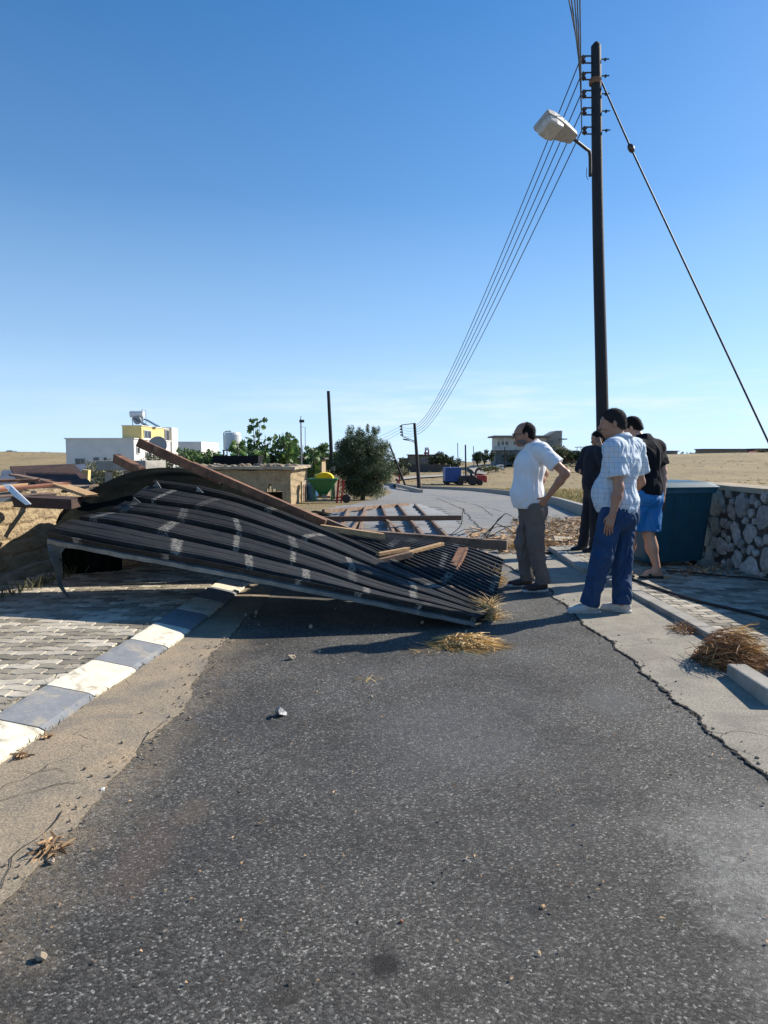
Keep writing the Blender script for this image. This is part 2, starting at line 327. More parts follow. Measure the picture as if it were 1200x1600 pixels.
M['shoe_sole'] = mat('pale_sole', (.55, .53, .49), (.40, .38, .34), 20, .7, bump=.2)
M['brown_shoe'] = mat('dark_brown_shoe', (.045, .025, .022), (.03, .018, .016), 20, .6, bump=.2)
M['black_plastic'] = mat('black_plastic', (.012, .012, .013), None, 20, .35, bump=0)
M['eye_white'] = mat('eye_white', (.5, .48, .45), None, 20, .3, bump=0)
M['terracotta'] = mat('terracotta', (.42, .17, .09), (.28, .11, .06), 4, .9, bump=.4)
def make_plaid():
    m, t, b = newmat('checked_shirt')
    tcn = t.nodes.new('ShaderNodeTexCoord'); s = t.nodes.new('ShaderNodeSeparateXYZ'); t.links.new(tcn.outputs['Object'], s.inputs[0])
    def stripe(v, period, wdt):
        f = math_(t, 'FRACT', math_(t, 'MULTIPLY', v, 1/period)); return math_(t, 'LESS_THAN', f, wdt)
    a = math_(t, 'ADD', math_(t, 'MULTIPLY', s.outputs[0], .8), math_(t, 'MULTIPLY', s.outputs[1], .9))
    l1 = math_(t, 'ADD', stripe(s.outputs[2], .045, .12), stripe(a, .040, .12), True)
    l2 = math_(t, 'ADD', stripe(s.outputs[2], .013, .3), stripe(a, .012, .3), True)
    c = mixc(t, math_(t, 'MULTIPLY', l2, .35), (.58, .64, .69), (.42, .51, .61))
    c = mixc(t, math_(t, 'MULTIPLY', l1, .5), c, (.20, .29, .42))
    t.links.new(c, b.inputs['Base Color']); b.inputs['Roughness'].default_value = .9
    bump_(t, b, noise_(t, 20, 5, .6), .4, .02); return m
M['plaid'] = make_plaid()
def make_sheet(name, rib_rust=0.0):
    """weathered dark roofing steel; uv = (metres along, metres across)"""
    m, t, b = newmat(name)
    uv = t.nodes.new('ShaderNodeUVMap'); s = t.nodes.new('ShaderNodeSeparateXYZ'); t.links.new(uv.outputs[0], s.inputs[0])
    mp_ = t.nodes.new('ShaderNodeMapping'); mp_.inputs['Scale'].default_value = (1.2, 9, 1); t.links.new(uv.outputs[0], mp_.inputs[0])
    n = noise_(t, 3, 8, .65, vec=mp_.outputs[0])
    base = ramp(t, n, [(.3, (.010, .010, .010)), (.5, (.020, .0195, .019)), (.72, (.055, .052, .048))])
    c = base.outputs[0]
    # pale oxide marks in rows where the purlins crossed
    pid = math_(t, 'FLOOR', math_(t, 'ADD', s.outputs[1], .5)); wnz = N(t, 'ShaderNodeTexWhiteNoise', noise_dimensions='1D'); t.links.new(pid, wnz.inputs['W'])
    cell = math_(t, 'ADD', math_(t, 'MULTIPLY', s.outputs[0], 1/.62), math_(t, 'MULTIPLY', wnz.outputs['Value'], .30))
    fr = math_(t, 'FRACT', cell)
    wn2 = N(t, 'ShaderNodeTexWhiteNoise', noise_dimensions='2D'); cmb = t.nodes.new('ShaderNodeCombineXYZ'); t.links.new(math_(t, 'FLOOR', cell), cmb.inputs[0]); t.links.new(pid, cmb.inputs[1]); t.links.new(cmb.outputs[0], wn2.inputs['Vector'])
    d = math_(t, 'ABSOLUTE', math_(t, 'SUBTRACT', fr, .5))
    pm = ramp(t, math_(t, 'ADD', math_(t, 'MULTIPLY', d, math_(t, 'ADD', .55, wn2.outputs['Value'])), math_(t, 'MULTIPLY', math_(t, 'SUBTRACT', noise_(t, 22, 8, .85, vec=uv.outputs[0]), .5), .26)), [(.055, 1.0), (.082, 0.0)])
    gate = ramp(t, wn2.outputs['Value'], [(.25, 0.0), (.60, 1.0)])
    pmk = math_(t, 'MULTIPLY', pm.outputs[0], gate.outputs[0])
    brk = ramp(t, noise_(t, 30, 8, .8, vec=uv.outputs[0]), [(.44, .0), (.58, 1.0)]); dst = ramp(t, noise_(t, 2.3, 8, .8, vec=uv.outputs[0]), [(.54, 0.0), (.72, .35)]); c = mixc(t, dst.outputs[0], c, (.11, .10, .09)); c = mixc(t, math_(t, 'MULTIPLY', math_(t, 'MULTIPLY', pmk, brk.outputs[0]), .9), c, (.36, .335, .28))
    rs = ramp(t, noise_(t, 6, 7, .7, vec=uv.outputs[0]), [(.62, 0.0), (.72, .6)])
    c = mixc(t, rs.outputs[0], c, (.11, .07, .045))
    t.links.new(c, b.inputs['Base Color'])
    b.inputs['Metallic'].default_value = 0; b.inputs['Specular IOR Level'].default_value = .22
    rg = ramp(t, noise_(t, 7, 6, .6), [(.3, .5), (.7, .75)]); t.links.new(rg.outputs[0], b.inputs['Roughness'])
    bump_(t, b, noise_(t, 20, 6, .7, vec=mp_.outputs[0]), .35, .01); return m
M['sheet'] = make_sheet('weathered_roof_sheet')
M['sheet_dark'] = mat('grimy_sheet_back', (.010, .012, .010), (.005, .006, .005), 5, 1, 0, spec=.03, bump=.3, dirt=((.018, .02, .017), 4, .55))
M['sheet_blue'] = mat('galvanised_roof_sheet', (.27, .27, .26), (.18, .18, .175), 2, .75, 0, bump=.2, dirt=((.33, .29, .24), 5, .58))
M['flashing'] = mat('edge_flashing', (.22, .24, .235), (.10, .12, .12), 6, .5, .4, bump=.3, dirt=((.4, .38, .33), 14, .6))

# ------------------------------------------------------------------ mesh helpers
def tag(o, label=None, cat=None, group=None, kind=None):
    if label: o['label'] = label
    if cat: o['category'] = cat
    if group: o['group'] = group
    if kind: o['kind'] = kind
    return o
def empty(name, loc, rz=0):
    o = bpy.data.objects.new(name, None); COL.objects.link(o); o.location = loc; o.rotation_euler = (0, 0, rz)
    o.empty_display_size = .1; return o
def thing(name, label, cat, loc=(0, 0, 0), rz=0, group=None):
    return tag(empty(name, loc, rz), label, cat, group)
def wloc(o):
    v = Vector((0, 0, 0))
    while o is not None: v += o.location; o = o.parent
    return v
def mkobj(name, verts, faces, mats, parent=None, smooth=False, midx=None, local=False, uvs=None):
    me = bpy.data.meshes.new(name)
    if parent is not None and not local:
        off = wloc(parent); verts = [(v[0]-off.x, v[1]-off.y, v[2]-off.z) for v in verts]
    me.from_pydata([tuple(v) for v in verts], [], faces)
    for m in (mats if isinstance(mats, (list, tuple)) else [mats]): me.materials.append(m)
    if midx is not None: me.polygons.foreach_set('material_index', midx)
    if smooth: me.polygons.foreach_set('use_smooth', [True]*len(me.polygons))
    if uvs is not None:
        ul = me.uv_layers.new(name='uv'); li = np.empty(len(me.loops), dtype=np.int32); me.loops.foreach_get('vertex_index', li)
        ul.data.foreach_set('uv', np.asarray(uvs, dtype=np.float32)[li].ravel())
    me.update()
    o = bpy.data.objects.new(name, me); COL.objects.link(o)
    if parent is not None: o.parent = parent
    return o
def frame_from(d, up=Vector((0, 0, 1))):
    d = d.normalized()
    if abs(d.dot(up)) > .98: up = Vector((0, 1, 0))
    x = up.cross(d).normalized(); y = d.cross(x).normalized(); return x, y, d
class MB:
    def __init__(s): s.v = []; s.f = []; s.m = []; s.cm = 0
    def add(s, vs, fs):
        o = len(s.v); s.v += [Vector(v) for v in vs]; s.f += [tuple(i+o for i in f) for f in fs]; s.m += [s.cm]*len(fs); return s
    def box(s, c, size, rot=None, bev=0.0):
        c = Vector(c); hx, hy, hz = size[0]/2, size[1]/2, size[2]/2
        b = min(bev, hx*.9, hy*.9, hz*.9)
        if b <= 0:
            vs = [Vector((x, y, z)) for x in (-hx, hx) for y in (-hy, hy) for z in (-hz, hz)]
            fs = [(0, 1, 3, 2), (4, 6, 7, 5), (0, 4, 5, 1), (2, 3, 7, 6), (0, 2, 6, 4), (1, 5, 7, 3)]
        else:
            bm = bmesh.new(); bmesh.ops.create_cube(bm, size=1)
            for v in bm.verts: v.co = Vector((v.co.x*2*hx, v.co.y*2*hy, v.co.z*2*hz))
            bmesh.ops.bevel(bm, geom=bm.edges[:], offset=b, segments=2, affect='EDGES', profile=.5)
            bm.verts.index_update(); vs = [v.co.copy() for v in bm.verts]; fs = [tuple(v.index for v in f.verts) for f in bm.faces]; bm.free()
        if rot is not None:
            if not isinstance(rot, Matrix): rot = Euler(rot).to_matrix()
            vs = [rot @ v for v in vs]
        return s.add([v+c for v in vs], fs)
    def beam(s, a, b, w, h, up=Vector((0, 0, 1)), bev=0.0, jag=0):
        a = Vector(a); b = Vector(b); x, y, z = frame_from(b-a, up)
        rot = Matrix((x, y, z)).transposed(); n0 = len(s.v)
        s.box((a+b)/2, (w, h, (b-a).length), rot, bev)
        if jag:
            for v in s.v[n0:]: v += z*random.uniform(-jag, jag)
        return s
    def tube(s, pts, r, n=8, cap=True):
        pts = [Vector(p) for p in pts]
        if not hasattr(r, '__len__'): r = [r]*len(pts)
        vs = []; fs = []
        up = Vector((0, 0, 1)); px = None
        for i, p in enumerate(pts):
            d = (pts[min(i+1, len(pts)-1)]-pts[max(i-1, 0)])
            if d.length < 1e-9: d = Vector((0, 0, 1))
            d.normalize()
            if px is None: px, py_, _ = frame_from(d)
            else:
                px = (px - d*px.dot(d)).normalized()
            py_ = d.cross(px)
            for k in range(n):
                a = 2*math.pi*k/n; vs.append(p+px*math.cos(a)*r[i]+py_*math.sin(a)*r[i])
        for i in range(len(pts)-1):
            for k in range(n):
                a = i*n+k; b = i*n+(k+1) % n; fs.append((a, b, b+n, a+n))
        if cap: fs.append(tuple(range(n-1, -1, -1))); fs.append(tuple((len(pts)-1)*n+k for k in range(n)))
        return s.add(vs, fs)
    def prism(s, poly, z0, z1):
        n = len(poly); vs = [(p[0], p[1], z0) for p in poly]+[(p[0], p[1], z1) for p in poly]
        fs = [tuple(range(n-1, -1, -1)), tuple(range(n, 2*n))]+[(i, (i+1) % n, (i+1) % n+n, i+n) for i in range(n)]
        return s.add(vs, fs)
    def extrude(s, poly, d):
        """closed 3-D outline pushed along d"""
        n = len(poly); d = Vector(d); vs = [Vector(p) for p in poly]+[Vector(p)+d for p in poly]
        fs = [tuple(range(n)), tuple(range(2*n-1, n-1, -1))]+[((i+1) % n, i, i+n, (i+1) % n+n) for i in range(n)]
        return s.add(vs, fs)
    def lathe(s, prof, c=(0, 0, 0), n=20, rot=None):
        c = Vector(c); vs = []; fs = []
        for r, z in prof:
            for k in range(n):
                a = 2*math.pi*k/n; v = Vector((r*math.cos(a), r*math.sin(a), z)); vs.append((rot @ v if rot is not None else v)+c)
        for i in range(len(prof)-1):
            for k in range(n): fs.append((i*n+k, i*n+(k+1) % n, (i+1)*n+(k+1) % n, (i+1)*n+k))
        fs.append(tuple(range(n-1, -1, -1))); fs.append(tuple((len(prof)-1)*n+k for k in range(n)))
        return s.add(vs, fs)
    def rock(s, c, size, seed=0, sub=2, rough=.35, rot=None):
        bm = bmesh.new(); bmesh.ops.create_icosphere(bm, subdivisions=sub, radius=1)
        o = Vector((seed*3.17, seed*1.3, seed*7.7)); vs = []
        for v in bm.verts:
            k = 1+rough*mnoise.noise(v.co*1.3+o)*1.4+rough*.4*mnoise.noise(v.co*3.5+o)
            p = v.co*k; p = Vector((p.x*size[0], p.y*size[1], p.z*size[2]))
            if rot is not None: p = rot @ p
            vs.append(p+Vector(c))
        bm.verts.index_update(); fs = [tuple(v.index for v in f.verts) for f in bm.faces]; bm.free()
        return s.add(vs, fs)
    def build(s, name, mats, parent=None, smooth=False, local=False):
        return mkobj(name, s.v, s.f, mats, parent, smooth, s.m, local)
def one(name, mb, mats, label, cat, group=None, smooth=False):
    """a thing that is one mesh, its origin at its base"""
    c = Vector((sum(v.x for v in mb.v)/len(mb.v), sum(v.y for v in mb.v)/len(mb.v), min(v.z for v in mb.v)))
    o = mkobj(name, [v-c for v in mb.v], mb.f, mats, None, smooth, mb.m); o.location = c
    return tag(o, label, cat, group)
def struct(name, verts, faces, mats, smooth=False, midx=None, kind='structure'):
    o = mkobj(name, verts, faces, mats, None, smooth, midx); o['kind'] = kind; return o
def catmull(P, t):
    n = len(P)-1; x = min(max(t, 0), 1)*n; i = min(int(x), n-1); f = x-i
    p0 = P[max(i-1, 0)]; p1 = P[i]; p2 = P[i+1]; p3 = P[min(i+2, n)]
    return .5*((2*p1)+(-p0+p2)*f+(2*p0-5*p1+4*p2-p3)*f*f+(-p0+3*p1-3*p2+p3)*f**3)
def ribbons(n, gen, name, m, parent=None, seg=2):
    """many thin bent blades in one mesh; gen(i) -> (base, dir, length, width, droop)"""
    V = []; Fc = []
    for i in range(n):
        b, d, L, w, dr = gen(i); d = d.normalized()
        side = d.cross(Vector((random.uniform(-1, 1), random.uniform(-1, 1), random.uniform(-1, 1)))).normalized()*w/2
        o = len(V); p = Vector(b); dd = d.copy()
        for k in range(seg+1):
            ww = side*(1-.6*k/seg); V.append(p-ww); V.append(p+ww); p = p+dd*L/seg; dd = (dd+Vector((0, 0, -dr))).normalized()
        for k in range(seg): a = o+2*k; Fc.append((a, a+1, a+3, a+2))
    return V, Fc

# ================================================================== THE SETTING
def build_terrain():
    ys = [-14, -8, -3, 0, 3, 6, 9, 12, 16, 20, 25, 30, 36, 43, 50, 58, 66, 74, 82, 90, 98, 107, 116, 125]
    ys += [125+6*i for i in range(1, 36)]; ys += [345, 370, 410, 470, 560, 700, 1000, 1500, 2200]
    ts = list(np.linspace(-1.7, 1.7, 103)); V = []; Fc = []
    for y in ys:
        for t in ts:
            if y <= 125: x = t*(y+24)
            else: x = t*(y+24)
            z = H(x, y)
            if y > 125: z += .5*mnoise.noise(Vector((x*.02, y*.02, 3)))*min(1, (y-125)/60)
            V.append((x, y, z))
    n = len(ts)
    for j in range(len(ys)-1):
        for i in range(n-1): a = j*n+i; Fc.append((a, a+1, a+n+1, a+n))
    struct('ground', V, Fc, M['field'], smooth=True)
build_terrain()
def jagn(y, jf, s): return mnoise.fractal(Vector((y*jf, s, 0)), 1, 2, 5)+.30*mnoise.noise(Vector((y*17, s, 3)))+.22*mnoise.noise(Vector((y*43, s, 7)))
def xy_strip(name, ys, xl, xr, dz, m, nx=2, jag_l=0, jag_r=0, jf=3.0, kind='structure'):
    V = []; Fc = []
    for j, y in enumerate(ys):
        a, b = xl(y), xr(y)
        if jag_l: a += jag_l*jagn(y, jf, 5.1)
        if jag_r: b += jag_r*jagn(y, jf, 9.7)
        for i in range(nx+1):
            x = a+(b-a)*i/nx; V.append((x, y, H(x, y)+dz))
    for j in range(len(ys)-1):
        for i in range(nx): k = j*(nx+1)+i; Fc.append((k, k+1, k+nx+2, k+nx+1))
    return struct(name, V, Fc, m, kind=kind)
def interp(pts):
    pts = sorted(pts); X = [p[0] for p in pts]; Y = [p[1] for p in pts]; return lambda y: float(np.interp(y, X, Y))
def ysx(pxs, extra=()):                       # pixel outline -> x as a function of y
    L = [(g.y, g.x) for g in (G(*p) for p in pxs)]; return interp(L+list(extra))
road_l = interp([(-8, -1.75), (9, -1.45), (20, -1.6), (30, -1.5), (41, -.5), (60, .8), (85, .3), (102, -5)])
road_r = interp([(-8, 2.47), (10.2, 2.55), (12.5, 4.2), (16, 5.2), (21, 6.0), (30, 7.5), (49, 9.1), (70, 9.0), (85, 6.5), (102, .5)])
ry = [-8, -4, 0, 3, 6, 9, 12, 16, 20, 25, 30, 36, 43, 50, 58, 66, 74, 82, 90, 96, 102]
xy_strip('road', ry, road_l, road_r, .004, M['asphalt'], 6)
gl_in = ysx([(372, 985), (345, 1005), (320, 1045), (290, 1100), (240, 1150), (160, 1230), (120, 1290), (70, 1350), (0, 1430)], [(-3, -1.2), (9, -1.12)])
kin_l = ysx([(64, 1153), (148, 1093), (217, 1048), (268, 1013)], [(9, -1.42), (1, -1.93)])
yy = list(np.arange(-2, 9.01, .02))
xy_strip('gutter', yy, kin_l, gl_in, .008, M['sand_gutter'], 3, 0, .05, 2.2)
gr_in = ysx([(850, 915), (885, 950), (925, 985), (975, 1020), (1005, 1052), (1050, 1095), (1095, 1130), (1150, 1180), (1200, 1215)], [(1, 1.75), (-2, 1.8), (9, 1.55), (10.2, 1.7)])
xy_strip('concrete_apron', [y for y in np.arange(-2, 10.2, .02)], gr_in, lambda y: 2.475, .009, M['grey_gutter'], 3, .045, 0, 2.6)
# the open joint between asphalt and apron, and tar lines on the far road
def crack(name, path, w, dz, wob=.03, m='crack'):
    P = []
    for i in range(len(path)-1):
        a, b = path[i], path[i+1]; n = max(2, int((b-a).length/.05))
        n = min(n, 60)
        for k in range(n): P.append(a.lerp(b, k/n))
    V = []; Fc = []
    for i, p in enumerate(P):
        d = (P[min(i+1, len(P)-1)]-P[max(i-1, 0)]).normalized(); s = Vector((-d.y, d.x, 0))
        c = p+s*wob*mnoise.fractal(Vector((i*.11, w*77, 0)), 1, 2, 4); ww = w*(.25+2.2*abs(mnoise.noise(Vector((i*.23, 3.3, w*9)))))
        for k in (-1, 1): q = c+s*k*ww/2; V.append((q.x, q.y, H(q.x, q.y)+dz))
    for i in range(len(P)-1): Fc.append((2*i, 2*i+1, 2*i+3, 2*i+2))
    return struct(name, V, Fc, M[m])
cr = [Vector((gr_in(y)+.045*jagn(y, 2.6, 5.1), y, 0)) for y in np.arange(1.0, 9.6, .02)]
crack('road_joint', cr, .017, .0125, .010)
crack('road_crack', [G(682, 779), G(700, 786), G(720, 795), G(735, 808), G(750, 828), G(770, 850)], .045, .012, .1)
crack('road_crack', [G(640, 768), G(690, 776), G(745, 790), G(790, 800)], .035, .012, .1)
crack('road_crack', [G(752, 792), G(762, 800), G(770, 806)], .03, .012)
crack('road_crack', [G(20, 1207), G(50, 1216), G(85, 1208), G(118, 1215)], .005, .0125, .06)
crack('road_crack', [G(0, 1255), G(60, 1243), G(110, 1232), G(150, 1225)], .006, .0125, .08)
crack('road_crack', [G(215, 1178), G(235, 1150), G(262, 1125)], .006, .0125, .02)
crack('road_crack', [G(300, 1080), G(315, 1062), G(345, 1030)], .005, .0125, .06)
crack('road_crack', [G(0, 1395), G(30, 1360), G(75, 1300), G(95, 1260)], .006, .0125, .09)
# left painted kerb
def kerb_left():
    mb = MB(); y = G(148, 1093).y-.503*5; i = 0
    def xo(y): return kin_l(y)
    while y < 8.6:
        y2 = y+.498; mb.cm = 0 if (i % 2) else 1
        a, b = y+.003, y2-.003
        sec = lambda yy: [(xo(yy)+.0, yy, .0), (xo(yy)+.0, yy, .022), (xo(yy)-.03, yy, .038), (xo(yy)-.24, yy, .082), (xo(yy)-.275, yy, .086), (xo(yy)-.28, yy, .0)]
        jit = random.uniform(-.004, .004); s1 = [(p[0]+jit, p[1], p[2]) for p in sec(a)]; s2 = [(p[0]+jit, p[1], p[2]) for p in sec(b)]
        n = 6; mb.add(s1+s2, [(k, (k+1) % n, (k+1) % n+n, k+n) for k in range(n)]+[tuple(range(n-1, -1, -1)), tuple(range(n, 2*n))])
        y += .503; i += 1
    o = mb.build('kerb', [M['kerb_white'], M['kerb_grey']]); o['kind'] = 'structure'
kerb_left()
def pavers(name, x0f, x1f, y0, y1, z, m, base=True, slope=None):
    L, Wd, gap, ch = .2, .1, .0038, .005; V = []; Fc = []
    w = lambda X: .015*(1-4*abs(((X/.2+.25) % 1)-.5)) if True else 0
    j = 0; y = y0
    while y < y1:
        k0 = math.floor(x0f(y)/L)-1; x = k0*L + (L/2 if j % 2 else 0)
        while x < x1f(y):
            if x+L > x0f(y)+.05 and x+.05 < x1f(y):
                lim = x1f(y+.05)
                xs = [x+gap, x+L*.25, x+L*.5, x+L*.75, x+L-gap]
                pts = [(X, y+gap+w(X)) for X in xs]+[(X, y+Wd-gap+w(X)) for X in reversed(xs)]
                pts = [(max(min(X, lim+.0003*kk), x0f(y)-.0003*kk), Y) for kk, (X, Y) in enumerate(pts)]
                cxx, cyy = x+L/2, y+Wd/2; n = len(pts); o = len(V)
                tz = random.uniform(-.0018, .0018); tx = random.uniform(-.012, .012); ty = random.uniform(-.02, .02)
                for (X, Y) in pts: V.append((X, Y, z-.03))
                for (X, Y) in pts: V.append((X, Y, z-ch+tz+(X-cxx)*tx+(Y-cyy)*ty))
                for (X, Y) in pts: V.append((X+(cxx-X)*.045, Y+(cyy-Y)*.08, z+tz+(X-cxx)*tx+(Y-cyy)*ty))
                for a in range(n):
                    b = (a+1) % n; Fc.append((o+a, o+b, o+n+b, o+n+a)); Fc.append((o+n+a, o+n+b, o+2*n+b, o+2*n+a))
                Fc.append(tuple(o+2*n+a for a in range(n)))
            x += L
        y += Wd; j += 1
    struct(name, V, Fc, m)
LW = interp([(2, -4.35), (6.5, -4.05), (8.2, -3.95), (11, -3.9)])      # line of the left wall
pavers('pavement', lambda y: -4.6, lambda y: kin_l(y)-.29, 2.2, 8.6, .078, M['paver'])
xy_strip('pavement_bed', [1.0, 4, 8.6, 12], lambda y: -4.7, lambda y: kin_l(y)-.28, .066, M['joint'], 1)
# right kerb and pavement
def kerb_right():
    mb = MB(); y = -1.5
    while y < 10.0:
        x0 = 2.48+random.uniform(-.006, .006); zz = .055+random.uniform(-.004, .004)
        if not 4.28 < y < 4.75:
            mb.box((x0+.065, y+.245, zz/2-.01), (.13, .484, zz+.02), (0, random.uniform(-.01, .01), random.uniform(-.006, .006)), .009)
        y += .49
    o = mb.build('kerb', [M['concrete']]); o['kind'] = 'structure'
kerb_right()
pavers('pavement', lambda y: 2.62, lambda y: 4.32, -1.0, 10.3, .052, M['paver_r'])
xy_strip('pavement_bed', [-2, 9, 10.4], lambda y: 2.61, lambda y: 4.4, .038, M['joint'], 1)
# kerb wall along the field
def kerb_far():
    pts = [(6.25, 18.5), (6.05, 21), (7.5, 30), (8.5, 40), (9.15, 49), (9.3, 60), (9.05, 70), (7.9, 79), (6.3, 86), (3.5, 94), (0, 101)]
    V = []; Fc = []
    P = []
    for i in range(len(pts)-1):
        for k in range(5): t = k/5; P.append((pts[i][0]*(1-t)+pts[i+1][0]*t, pts[i][1]*(1-t)+pts[i+1][1]*t))
    P.append(pts[-1])
    for (x, y) in P:
        z = H(x, y)
        for dx, dz in ((0, -.05), (0, .30), (.03, .33), (.25, .33), (.28, .30), (.28, -.05)): V.append((x+dx, y, z+dz))
    n = 6
    for i in range(len(P)-1):
        for k in range(n): Fc.append((i*n+k, i*n+(k+1) % n, (i+1)*n+(k+1) % n, (i+1)*n+k))
    Fc.append(tuple(range(n)))
    struct('kerb', V, Fc, M['concrete'])
    mb = MB()
    a = G(612, 757); b = G(658, 770)
    mb.beam((a.x, a.y, H(a.x, a.y)+.12), (b.x, b.y, H(b.x, b.y)+.12), .3, .35)
    mb.build('kerb', [M['concrete']])['kind'] = 'structure'
kerb_far()
# upper road climbing to the villa, dirt track
def ribbon_road(name, pts, m, dz):
    V = []; Fc = []
    for l, r in pts:
        a = G(*l); b = G(*r)
        for k in range(3): q = a.lerp(b, k/2); V.append((q.x, q.y, H(q.x, q.y)+dz))
    for i in range(len(pts)-1):
        for k in range(2): j = i*3+k; Fc.append((j, j+1, j+4, j+3))
    struct(name, V, Fc, m)
M['pale_track'] = mat('pale_track', (.36, .33, .28), (.27, .24, .20), 2, .95, bump=.5, bscale=10)
ribbon_road('side_road', [((742, 742), (762, 743)), ((738, 737), (757, 738)), ((732, 733), (760, 733)), ((733, 730), (785, 729.5)), ((745, 727.5), (806, 726.5))], M['pale_track'], .35)
ribbon_road('dirt_track', [((620, 748), (622, 752)), ((655, 745), (657, 748)), ((690, 743.5), (692, 746)), ((740, 742), (742, 744))], M['pale_track'], .25)

# ================================================================== PEOPLE (one continuous skin each, grown from a distance field)
def V3(*a): return np.array(a, dtype=float)
class SDF:
    def __init__(s, vox): s.p = []; s.vox = vox; s.cuts = []
    def cap(s, a, b, ra, rb=None, k=.02, clip=None):
        s.p.append(('c', V3(*a), V3(*b), ra, ra if rb is None else rb, k, clip)); return s
    def ell(s, c, r, k=.02, rot=None, clip=None, sub=False):
        s.p.append(('s' if sub else 'e', V3(*c), V3(*r), rot, None, k, clip)); return s
    def cut(s, p, n): s.cuts.append((V3(*p), V3(*n)/np.linalg.norm(n))); return s
    def mesh(s, relax=1):
        lo = np.min([np.minimum(p[1], p[2])-max(p[3], p[4]) if p[0] == 'c' else p[1]-np.max(p[2]) for p in s.p], axis=0)-.05
        hi = np.max([np.maximum(p[1], p[2])+max(p[3], p[4]) if p[0] == 'c' else p[1]+np.max(p[2]) for p in s.p], axis=0)+.05
        v = s.vox; n = np.ceil((hi-lo)/v).astype(int)+1
        D = np.full(tuple(n), .5, dtype=np.float32)
        for p in s.p:
            k = p[5]
            if p[0] == 'c': a0 = np.minimum(p[1], p[2])-max(p[3], p[4]); a1 = np.maximum(p[1], p[2])+max(p[3], p[4])
            else: a0 = p[1]-np.max(p[2]); a1 = p[1]+np.max(p[2])
            i0 = np.maximum(((a0-k-2*v-lo)/v).astype(int), 0); i1 = np.minimum(((a1+k+2*v-lo)/v).astype(int)+2, n)
            sl_ = tuple(slice(int(x), int(y)) for x, y in zip(i0, i1))
            ax = [lo[q]+v*np.arange(i0[q], i1[q]) for q in range(3)]
            X, Y, Z = np.meshgrid(*ax, indexing='ij'); P = np.stack([X, Y, Z], -1)
            if p[0] == 'c':
                ba = p[2]-p[1]; L = max(ba.dot(ba), 1e-9); h = np.clip(((P-p[1])@ba)/L, 0, 1)
                d = np.linalg.norm(P-p[1]-h[..., None]*ba, axis=-1)-(p[3]+(p[4]-p[3])*h)
            else:
                Q = P-p[1]
                if p[3] is not None: Q = Q@np.array(p[3])
                k0 = np.linalg.norm(Q/p[2], axis=-1); k1 = np.linalg.norm(Q/p[2]**2, axis=-1); d = k0*(k0-1)/np.maximum(k1, 1e-9)
            if p[6] is not None:
                nn = V3(*p[6][1]); nn /= np.linalg.norm(nn); d = np.maximum(d, (P-V3(*p[6][0]))@nn)
            A = D[sl_]
            if p[0] == 's':
                h = np.maximum(k-np.abs(A+d), 0)/k; D[sl_] = np.maximum(A, -d)+h*h*k/4
            else:
                h = np.maximum(k-np.abs(A-d), 0)/k; D[sl_] = np.minimum(A, d)-h*h*k/4
        if s.cuts:
            ax = [lo[q]+v*np.arange(n[q]) for q in range(3)]
            for c, nn in s.cuts:
                pl = ((ax[0]-c[0])*nn[0])[:, None, None]+((ax[1]-c[1])*nn[1])[None, :, None]+((ax[2]-c[2])*nn[2])[None, None, :]
                D = np.maximum(D, pl.astype(np.float32))
        S = D < 0; keys = []; pos = []; quads = []
        st = np.array([n[1]*n[2], n[2], 1])
        for a in range(3):
            b, c = (a+1) % 3, (a+2) % 3
            s0 = [slice(None)]*3; s1 = [slice(None)]*3; s0[a] = slice(0, -1); s1[a] = slice(1, None)
            ch = S[tuple(s0)] != S[tuple(s1)]; I = np.argwhere(ch)
            I = I[(I[:, b] > 0) & (I[:, c] > 0)]
            J = I.copy(); J[:, a] += 1
            d0 = D[I[:, 0], I[:, 1], I[:, 2]]; d1 = D[J[:, 0], J[:, 1], J[:, 2]]
            t = d0/(d0-d1); p = I.astype(float); p[:, a] += t
            cells = []
            for ob, oc in ((0, 0), (-1, 0), (-1, -1), (0, -1)):
                K = I.copy(); K[:, b] += ob; K[:, c] += oc; kk = K@st; keys.append(kk); pos.append(p); cells.append(kk)
            Qd = np.stack(cells, 1); fl = d0 > 0; Qd[fl] = Qd[fl][:, ::-1]; quads.append(Qd)
        keys = np.concatenate(keys); pos = np.concatenate(pos); quads = np.concatenate(quads)
        uq, inv = np.unique(keys, return_inverse=True); cnt = np.bincount(inv)
        Vv = np.stack([np.bincount(inv, pos[:, q])/cnt for q in range(3)], 1)
        Fq = np.searchsorted(uq, quads)
        for _ in range(relax):
            acc = np.zeros_like(Vv); c2 = np.zeros(len(Vv))
            for q in range(4):
                np.add.at(acc, Fq[:, q], Vv[Fq[:, (q+1) % 4]]); np.add.at(c2, Fq[:, q], 1)
                np.add.at(acc, Fq[:, q], Vv[Fq[:, (q+3) % 4]]); np.add.at(c2, Fq[:, q], 1)
            Vv = .45*Vv+.55*acc/c2[:, None]
        return Vv*v+lo, Fq
